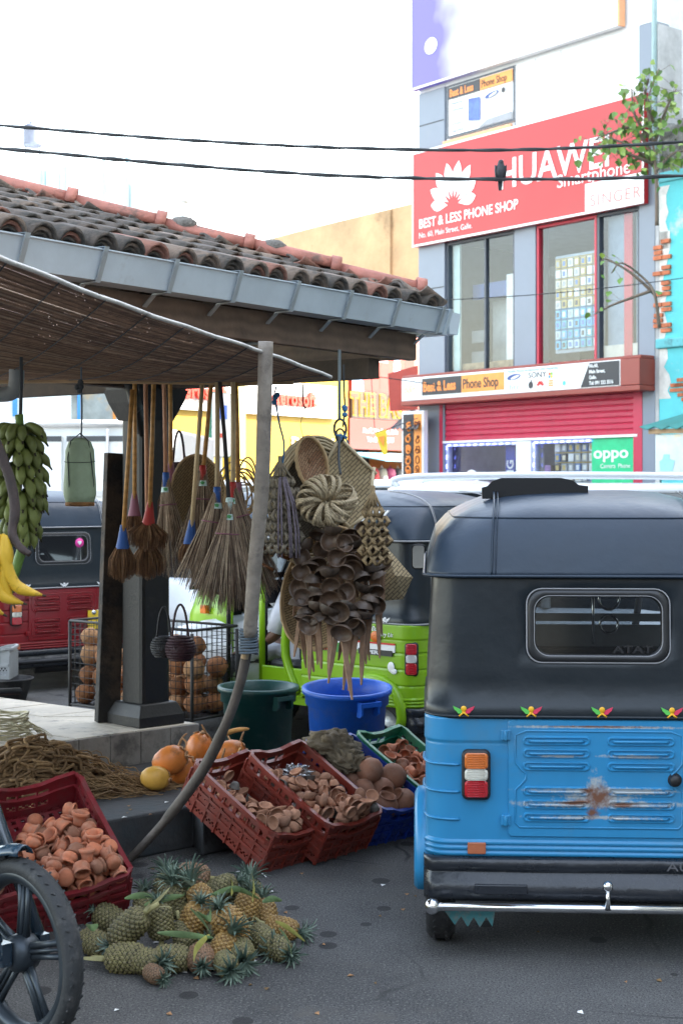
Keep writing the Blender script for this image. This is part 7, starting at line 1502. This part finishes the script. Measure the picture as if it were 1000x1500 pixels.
# coil of rings
q=thing('ring_bundle','bundle of many flat plaited rings strung together in a loop','rings',tuple(P(478,734,7.12)))
rgm=mat('plaited_ring',(.52,.42,.27),.7,var=.35,scale=60,bump=.5,bs=120,dist=.004,wave=(45,'DIAGONAL',.55,1)); random.seed(6)
def band(mb,M,r,w_,mi=0):
    mb.rings([[(r*rr*math.cos(2*PI*s/22),r*rr*math.sin(2*PI*s/22)*.92,z) for s in range(22)] for rr,z in((1,-w_),(1.06,0),(1,w_),(.93,w_*.9),(.90,0),(.93,-w_*.9),(1,-w_))],True,False,mi,True,M)
N_=30
for k in range(N_):
    a=R(70)+R(318)*k/(N_-1); Rl=.070; rr=.064*random.uniform(.85,1.08)
    ctr=Vector((Rl*math.cos(a)*1.12,random.uniform(-.03,.03),Rl*math.sin(a)*.95)); tan=Vector((-math.sin(a),random.uniform(-.5,.5)-.55,math.cos(a))).normalized()
    b=MB(); band(b,tan.to_track_quat('Z','Y').to_matrix().to_4x4(),rr,.0098); o=b.build('plaited_ring',rgm,q,fix=False); o.location=ctr
# macrame hangers
def macrame(lab,cx,cy,d,w_,h,nx,ny,m,m2,loose,seed):
    q=thing('knotted_hanger',lab,'plant hanger',tuple(P(cx,cy,d))); rn=random.Random(seed); W2=w_/F*d; H2_=h/F*d; b=MB(); b2=MB()
    for j in range(ny):
        for i in range(nx):
            x=(i+.5-nx/2)*W2/nx+(W2/nx/2 if j%2 else 0); z=H2_/2-(j+.5)*H2_/ny; sx_=W2/nx*.52; sz=H2_/ny*.62; yy=-.02*math.cos(x/W2*3)+rn.uniform(-.006,.006)
            fl=.55+.45*min(1,(j+1)/3)
            b.tube([((x+sx_*math.cos(a))*fl,yy,z+sz*math.sin(a)) for a in[2*PI*k/4 for k in range(4)]],.0115,6,closed=True)
    b.build('knotted_net',m,q,fix=False)
    b=MB()
    b.tube([(0,0,H2_/2+.10),(0,0,H2_/2)],.01,6)
    for k in range(5): b.tube([(0,0,H2_/2+.08),((k-2)*W2*.16,-.01,H2_/2-.01)],.006,5)
    b.build('cord',m,q)
    if loose:
        b=MB()
        for k in range(loose):
            x=rn.uniform(-.05,.5)*W2; b.tube([(x*.3,-.03,H2_/2),(x*.8,-.04,H2_*.15),(x,-.035,-H2_*.2),(x*1.05,-.02,-H2_/2-.02)],.0045,5)
        b.build('loose_cords',m2,q)
    return q
jut=mat('grey_jute',(.25,.215,.16),.95,var=.3,scale=60,bump=.9,bs=200,dist=.004); jut2=mat('brown_jute',(.30,.215,.115),.95,var=.3,scale=60,bump=.9,bs=200,dist=.004); lav=mat('lavender_cord',(.20,.17,.21),.9,var=.3,scale=80,bump=.6,bs=200)
macrame('grey knotted jute hanger with lavender cords, left of the ring bundle',410,755,7.15,56,112,5,7,jut,lav,7,1)
macrame('brown knotted jute hanger draped over the right side of the ladles',546,785,7.0,40,84,3,6,jut2,jut2,0,2)
q=thing('cane_hoops','loose bundle of thin brown cane hoops between the brooms and the grey pole','hoops',tuple(P(352,725,7.7))); b=MB(); random.seed(12)
for k in range(11):
    rx=random.uniform(.05,.10); rz=random.uniform(.09,.15); ox,oz=random.uniform(-.03,.03),random.uniform(-.05,.06); tl_=random.uniform(-.5,.5)
    b.tube([(ox+rx*math.cos(a)+tl_*rz*math.sin(a)*.3,.02*math.sin(a*2+k)+k*.006,oz+rz*math.sin(a)) for a in[2*PI*s/26 for s in range(26)]],.0048,5,closed=True)
b.build('hoop_coil',rim,q,fix=False)
# ladles
shm_=[mat('coconut_shell',(.072,.050,.036),.5,var=.45,scale=30,bump=.5,bs=90,dist=.003,rnd=.25,dirt=((.16,.12,.09),16,.55,.6)),mat('shell_inside',(.10,.062,.04),.45,var=.4,scale=30,bump=.3,rnd=.2)]; lh=mat('ladle_handle',(.33,.20,.125),.65,var=.25,scale=14,bump=.2,rnd=.25)
q0=thing('shell_ladle','','ladle'); b=MB(); b.lathe([(0,-.022),(.018,-.020),(.033,-.010),(.041,.004),(.0425,.012)],20); b.lathe([(.0425,.012),(.040,.012),(.037,.004),(.029,-.007),(.015,-.015),(0,-.017)],20,1); b.build('shell',shm_,q0,fix=False)
b=MB(); b.rings([[(x*w_,y*.004,z) for x,y in((-1,-1),(1,-1),(1,1),(-1,1))] for w_,z in((.010,0),(.010,-.12),(.0085,-.22),(.003,-.30))],True,True,0,False); ho_=b.build('handle',lh,q0,bev=.0015)
random.seed(44); LPOS=[]
rows=[(782,[468,490,512,538,560]),(800,[450,474,497,520,545,562]),(822,[444,466,488,510,533,556]),(843,[440,462,484,507,530,552]),(864,[437,459,481,504,527,549]),(884,[440,462,485,506,528,548]),(905,[444,468,490,512,532]),(920,[452,498,522])]
rows=rows+[(792,[480,503,527,550]),(833,[455,478,522,545]),(874,[448,470,493,540]),(897,[452,478,500,520])]
first=True
for j,(y,xs) in enumerate(rows):
    for x in xs:
        x+=random.uniform(-5,5); yy=y+random.uniform(-6,6); d=7.12-.0016*(y-782)+random.uniform(-.03,.03)+.0015*abs(x-500)
        r=q0 if first else copy_tree(q0); first=False
        r.location=P(x,yy,d); tz=random.gauss(0,.12); r.rotation_euler=(0,tz*.6,0)
        sh=[c for c in r.children if c.name.startswith('shell')][0]; hn=[c for c in r.children if c.name.startswith('handle')][0]
        sh.rotation_euler=(R(random.choice((random.uniform(60,100),random.uniform(100,140),random.uniform(145,185),random.uniform(-25,0)))),random.uniform(-.5,.5),random.uniform(-.6,.6)); hn.location=(0,.034,-.018); hn.scale=(1,1,random.uniform(.62,.95)); hn.rotation_euler=(random.uniform(-.03,.06),random.gauss(0,.10),random.uniform(-.5,.5))
        s=random.uniform(1.02,1.25); r.scale=(s*random.uniform(.88,1.1),s,s*random.uniform(.85,1.1))
        r['label']='brown coconut shell ladle with wooden handle in the hanging bunch'; r['group']='coconut shell ladles in a bunch'
q=thing('shell_ladle','ladle with pale flat handle printed in red, at the middle of the bunch','ladle',tuple(P(486,905,6.98)))
o=bpy.data.objects.new('shell',[c for c in q0.children if c.name.startswith('shell')][0].data); COL.objects.link(o); o.parent=q; o.rotation_euler=(R(60),0,0)
b=MB(); b.box(-.011,.011,-.003,.003,-.20,-.01); b.build('handle',mat('pale_flat_handle',(.66,.58,.46),.6),q); txt('lettering','ssssss',.012,mat('red_sticker',(.6,.02,.015)),q,(.005,-.0045,-.17),rot=(PI/2,-PI/2,0),sx=1.2)
q=thing('tin_graters','rusty tin and wire kitchen tools hanging below the grey knotted hanger','kitchen tools',tuple(P(405,815,7.2))); random.seed(3)
for k in range(14):
    b=MB(); x,z=random.uniform(-.06,.09),random.uniform(-.07,.06); a=random.uniform(0,3); b.tube([(x,0,z),(x+.06*math.cos(a),-.02,z+.06*math.sin(a))],[.010,.006],6); b.build('tool',[mat('rust_tin',(.20,.08,.03),.5,.3,var=.5,scale=30)][0] if k%3 else wood,q)
# ropes and hooks
def rope(lab,pts,r,m=twine,name='hanging_rope'):
    b=MB(); b.tube(spl([P(*p) for p in pts],5),r,6); o=b.build(name,m,None); return tag(o,lab,'rope')
q=thing('rope_shackle','steel shackle with blue twine knot above the plaited rings','shackle',tuple(P(498,628,7.2)))
b=MB(); b.tube([(.028*math.cos(a),0,.045*math.sin(a)) for a in[2*PI*k/20 for k in range(20)]],.006,8,closed=True); b.tube([(.02*math.cos(a),.01,.03*math.sin(a)-.03) for a in[2*PI*k/20 for k in range(20)]],.005,8,closed=True); b.build('shackle_link',mat('dark_steel',(.06,.065,.07),.4,.6),q)
b=MB()
for k in range(10): b.tube([(random.uniform(-.02,.02),-.01,-.03),(random.uniform(-.03,.04),-.015,-.04+random.uniform(-.03,.015))],.004,5)
b.build('twine_knot',bluetw,q)
rope('thick grey rope from the roof beam to the shackle',[(497,512,7.2),(497,560,7.2),(497,616,7.2)],.0075,mat('grey_rope',(.16,.19,.20),.8,bump=.5))
rope('thin black rope with a blue knot, right of the thick grey rope',[(503,534,7.25),(504,575,7.25),(505,600,7.25),(502,625,7.22)],.0045)
rope('dark rope running from the shackle down to the plaited rings',[(497,640,7.15),(496,675,7.1),(499,695,7.08)],.006,mat('dark_steel',(.06,.065,.07)))
rope('blue and black twine holding the grey knotted hanger',[(404,566,7.2),(403,582,7.2),(409,620,7.18),(416,652,7.15),(412,690,7.15)],.0045,bluetw)
rope('short black hook wire below the awning corner',[(444,562,6.9),(444,590,6.9),(448,598,6.9)],.004)
rope('thin wire from the hook to the large tray',[(446,598,7.0),(440,622,7.1),(446,645,7.3)],.0012)
rope('black rope holding up the green banana bunch',[(31,520,6.0),(31,560,6.0),(30,612,6.0)],.007)
rope('string holding the pale gourd',[(119,530,6.2),(119,560,6.2),(120,600,6.2),(119,640,6.2)],.0035,mat('rag_rope',(.10,.13,.16)))
for x,y,d in((404,584,7.2),(116,566,6.2),(505,602,7.24)):
    b=MB()
    for k in range(5): b.ball((random.uniform(-.008,.008),random.uniform(-.006,.006),random.uniform(-.018,.018)),.013,8)
    o=b.build('rope_knot',bluetw if x!=116 else twine,None,loc=tuple(P(x,y,d))); tag(o,{404:'blue knot in the twine above the grey hanger',116:'thick black knot on the string of the gourd',505:'blue knot in the rope right of the shackle'}[x],'knot')
# ================================================================ FRUIT HANGING AT LEFT
gm_=mat('gourd_skin',(.36,.46,.31),.6,var=.14,scale=14,bump=.15,bs=40,dirt=((.17,.23,.10),9,.55,.6)); q=thing('ash_gourd','long pale green gourd tied with string, hanging between bananas and brooms','gourd',tuple(P(117,692,6.2)))
b=MB(); b.lathe([(.002,.142),(.02,.140),(.045,.125),(.058,.09),(.060,.04),(.062,.0),(.066,-.05),(.066,-.09),(.058,-.12),(.03,-.132),(.0,-.134)],30); b.build('fruit',gm_,q)
b=MB(); b.lathe([(.0,-.118),(.055,-.118),(.060,-.126),(.058,-.137),(.0,-.139)],26); b.build('cut_base',mat('orange_brown_base',(.26,.12,.04),.8,var=.4,scale=30,bump=.4),q)
b=MB(); b.tube([(.0615*math.cos(a),.0615*math.sin(a),.045+.006*math.sin(a)) for a in[2*PI*k/24 for k in range(24)]],.0014,4,closed=True)
for a in(-.6,-2.3,1.5): b.tube([(.002,0,.16),(.046*math.cos(a),.046*math.sin(a),.128),(.062*math.cos(a),.062*math.sin(a),.06),(.0665*math.cos(a+.2),.0665*math.sin(a+.2),-.05),(.05*math.cos(a),.05*math.sin(a),-.13)],.0022,5)
b.build('string',twine,q)
grb=mat('banana_green',(.15,.18,.045),.45,var=.25,scale=14,bump=.08,rnd=.2,dirt=((.05,.06,.015),16,.6,.6)); tipm=mat('banana_tip',(.03,.025,.012),.8)
def banana(L,r,bend):
    b=MB(); pts=[];rr=[]; n=11
    for k in range(n):
        t=k/(n-1); a=bend*(t-.5); pts.append((0,(math.cos(a)-math.cos(bend/2))*L/bend*1.0,-t*L)); 
        rr.append(r*(.32 if k==0 else .62 if k==1 else .9 if k==2 else 1 if k<8 else .8 if k==8 else .45 if k==9 else .22))
    rs=[]
    for p,q_ in zip(pts,rr): rs.append([(p[0]+q_*math.cos(2*PI*k/10)*(1+.06*math.cos(5*2*PI*k/10)),p[1]+q_*math.sin(2*PI*k/10)*.95,p[2]) for k in range(10)])
    b.rings(rs,True,True,0,True); b.tube([pts[-1],(pts[-1][0],pts[-1][1]-.003,pts[-1][2]-.012)],[r*.24,r*.16],6,mi=1); return b
bme=[banana(.105,.0195,1.0).mesh('banana',[grb,tipm]),banana(.095,.0205,.75).mesh('banana',[grb,tipm])]
q=thing('green_banana_bunch','large hanging bunch of green bananas on its stalk','bananas',tuple(P(28,700,6.0))); random.seed(14)
b=MB(); b.tube(spl([(0.0,0,.25),(.005,0,.12),(-.005,0,-.05),(.02,0,-.22),(0,-.02,-.33),(-.04,-.02,-.45)],5),[.016]*12+[.02]*10+[.021]*20,10); b.build('stalk',mat('banana_stalk',(.13,.24,.04),.5,var=.3,scale=12),q)
for tier,(z,n,rad,pit) in enumerate(((.21,11,.05,.95),(.165,12,.06,.7),(.11,13,.072,.75),(.055,12,.072,.65),(.0,13,.078,.7),(-.05,12,.07,.6),(-.10,10,.07,.6),(-.15,8,.055,.55),(-.19,6,.045,.5))):
    for k in range(n):
        a=2*PI*(k+.5*(tier%2))/n+random.uniform(-.1,.1); o=bpy.data.objects.new('banana',random.choice(bme)); COL.objects.link(o); o.parent=q
        M=Matrix.Rotation(a-PI/2,4,'Z')@Matrix.Translation((0,rad*.6,z+random.uniform(-.008,.008)))@Matrix.Rotation(random.uniform(pit-.2,pit+.15),4,'X'); s=random.uniform(.88,1.08); o.matrix_local=M@Matrix.Scale(s,4)
q=thing('yellow_banana_hand','few large ripe yellow bananas on a dark curved stalk at the left edge','bananas',tuple(P(4,782,4.6)))
ylb=mat('banana_yellow',(.68,.42,.03),.45,var=.12,scale=10,bump=.05,dirt=((.10,.045,.015),22,.56,.85))
C_=P(4,782,4.6); b=MB(); b.tube(spl([P(-25,600,4.7)-C_,P(-4,655,4.65)-C_,P(14,700,4.62)-C_,P(22,745,4.6)-C_,P(18,780,4.58)-C_,P(28,800,4.56)-C_,P(44,812,4.55)-C_],5),[.018]*8+[.0155]*10+[.0135]*6+[.012]*4+[.009]*3,10); b.build('stalk',mat('dark_banana_stalk',(.045,.03,.028),.7,var=.4,scale=30,bump=.4),q)
for (pts,rr) in((((5,782),(8,820),(24,858),(62,872)),.0185),(((-2,782),(-6,830),(2,870),(34,884)),.019),(((-8,785),(-25,830),(-20,880),(5,900)),.019),(((8,784),(12,815),(6,850),(20,886)),.017),(((0,783),(-14,815),(-14,860),(-6,892)),.019)):
    p3=spl([P(x,y,4.56+i*.008)-C_ for i,(x,y) in enumerate(pts)],5); n=len(p3); b=MB(); b.tube(p3,[rr*(.3+.7*min(1,k/4)) if k<n-4 else rr*(.85,.6,.35,.2)[k-n+4] for k in range(n)],9); o=b.build('banana',ylb,q)
    b=MB(); dd=(p3[-1]-p3[-2]).normalized(); b.tube([p3[-1]-dd*.004,p3[-1]+dd*.012],[rr*.23,rr*.15],6); b.build('banana_tip',tipm,q)
# ================================================================ MOTORCYCLE
mk=thing('motorcycle','black motorcycle with five spoke alloy wheel and dark blue mudguard at the lower left','motorcycle'); wc=P(33,1394,4.62); yaw=R(-44)
mk.matrix_world=Matrix.Translation((wc.x,wc.y,0))@Matrix.Rotation(yaw,4,'Z')     # local +x forward, wheel centre over origin
dkm=mat('dark_blue_enamel',(.012,.025,.04),.25,bump=.03,coat=.6); alm=mat('dark_alloy',(.035,.045,.055),.38,.5,bump=.08,dirt=((.10,.10,.10),9,.58,.5)); tym=mat('bike_tyre',(.022,.024,.026),.7,var=.2,bump=.3,bs=90,dirt=((.12,.115,.11),6,.56,.55))
def bwheel(x,nm='wheel'):
    Rr=.286; b=MB(); M=Matrix.Rotation(PI/2,4,'X')
    b.lathe([(Rr-.048,-.024),(Rr-.032,-.031),(Rr-.014,-.028),(Rr-.002,-.012),(Rr,0),(Rr-.002,.012),(Rr-.014,.028),(Rr-.032,.031),(Rr-.048,.024)],64,M=M)
    for k in range(44):
        for s in(-1,1): b.box(-.003,.003,-.009,.009,-.002,.0018,0,Matrix.Rotation(2*PI*k/44,4,'Y')@Matrix.Translation((0,s*.016,Rr-.004))@Matrix.Rotation(s*.6,4,'Z'))
    w_=b.build(nm,tym,mk,(x,0,Rr))
    b=MB(); b.lathe([(Rr-.044,-.026),(Rr-.056,-.030),(Rr-.066,-.022),(Rr-.078,-.010),(Rr-.078,.010),(Rr-.066,.022),(Rr-.056,.030),(Rr-.044,.026)],64,M=M)
    b.lathe([(.0,-.045),(.04,-.045),(.055,-.03),(.06,0),(.055,.03),(.04,.045),(0,.045)],28,M=M)
    for k in range(5):
        a=2*PI*k/5+R(-58)
        for s,o_ in((-1,0),(1,0)):
            p0=Vector((math.cos(a+s*.35)*.045,0,math.sin(a+s*.35)*.045)); p1=Vector((math.cos(a+s*.10)*(Rr-.072),0,math.sin(a+s*.10)*(Rr-.072))); b.tube([p0,p0.lerp(p1,.5),p1],[.0125,.009,.011],8)
        b.tube([(0,0,0),(math.cos(a)*(Rr-.072),0,math.sin(a)*(Rr-.072))],[.02,.009],6,flat=.5)
    b.build('alloy_rim',alm,w_); return w_
bwheel(0); bwheel(-1.25)
b=MB()
for s in(-1,1): b.tube([(0,s*.075,.286),(-.26,s*.075,.66),(-.44,s*.075,.93)],[.02,.022,.024],12); b.box(-.025,.02,min(s*.05,s*.085),max(s*.05,s*.085),.26,.33)
b.tube([(0,-.1,.286),(0,.1,.286)],.011,10); b.build('front_fork',dkm,mk)
b=MB(); rs=[]
for k in range(17):
    a=R(88+100*k/16); rr=.325; w_=.052*(1 if k>1 else .6); rs.append([(rr*math.cos(a)-.0,y,.286+rr*math.sin(a)-abs(y/w_)**2.5*.028*1) for y in(-w_,-w_*.75,-w_*.35,0,w_*.35,w_*.75,w_)])
b.rings(rs,False,False,0,True); b.build('mudguard',mat('mudguard_blue',(.015,.04,.065),.25,bump=.03,coat=.6),mk,solid=.004)
b=MB(); b.tube([(-.52,-.34,1.0),(-.46,-.12,1.02),(-.46,.12,1.02),(-.52,.34,1.0)],.012,8); b.build('handlebar',blk,mk); b=MB(); b.lathe([(0,.09),(.075,.07),(.09,0),(.05,-.08),(0,-.09)],24,M=Matrix.Translation((-.40,0,.86))@Matrix.Rotation(PI/2,4,'Y')); b.build('headlight',chrome,mk)
b=MB(); b.ball((-.70,0,.80),.2,18,sq=(1.25,.6,.55)); b.build('fuel_tank',dkm,mk); b=MB(); b.ball((-1.0,0,.80),.2,16,sq=(1.6,.6,.28)); b.build('seat',blk,mk)
b=MB(); b.box(-.75,-.42,-.12,.12,.3,.62); b.lathe([(0,-.1),(.1,-.1),(.1,.1),(0,.1)],16,M=Matrix.Translation((-.6,-.06,.42))@Matrix.Rotation(PI/2,4,'X')); b.build('engine',steel,mk,bev=.02)
b=MB(); b.tube([(-.44,0,.9),(-.6,0,.66),(-.75,0,.6),(-1.1,0,.72)],.022,8); b.tube([(-.44,0,.8),(-.5,0,.3),(-.8,0,.28),(-1.25,-.08,.286)],.02,8); b.tube([(-1.25,.08,.286),(-.8,.06,.32)],.02,8); b.build('bike_frame',dkm,mk)
b=MB(); b.tube([(-.5,-.14,.35),(-.7,-.16,.22),(-1.3,-.17,.3)],[.02,.025,.04],10); b.build('exhaust',chrome,mk)
b=MB(); b.tube([(-.72,.1,.3),(-.8,.22,.0)],.01,6); b.build('kickstand',steel,mk)
# litter on the road
random.seed(77)
for k in range(44):
    p=(G(random.uniform(150,980),random.uniform(1290,1490)) if k<30 else G(random.uniform(210,450),random.uniform(1270,1450))) if k>5 else G(random.uniform(180,260),random.uniform(1165,1200),HS); b=MB(); a=random.uniform(0,3); s=random.uniform(.006,.014); b.add([(s*math.cos(a),s*math.sin(a),.003),(-s*math.sin(a),s*math.cos(a),.005),(-s*math.cos(a),-s*math.sin(a),.002),(s*.6*math.sin(a),-s*math.cos(a),.007)],[(0,1,2,3)])
    o=b.build('paper_scrap',[wht,cal,mat('dry_leaf_scrap',(.2,.12,.05),.9)][k%3],None,loc=p,fix=False,solid=.001); tag(o,'tiny pale scrap of litter lying on the ground','litter','scraps of litter on the ground')
b=MB(); b.tube(spl([G(345,1278,.012),G(358,1276,.014),G(366,1283,.02),G(378,1277,.014),G(390,1285,.012)],5),.0018,4); o=b.build('plastic_string',wht,None); tag(o,'thin white plastic string lying behind the pineapples','string')
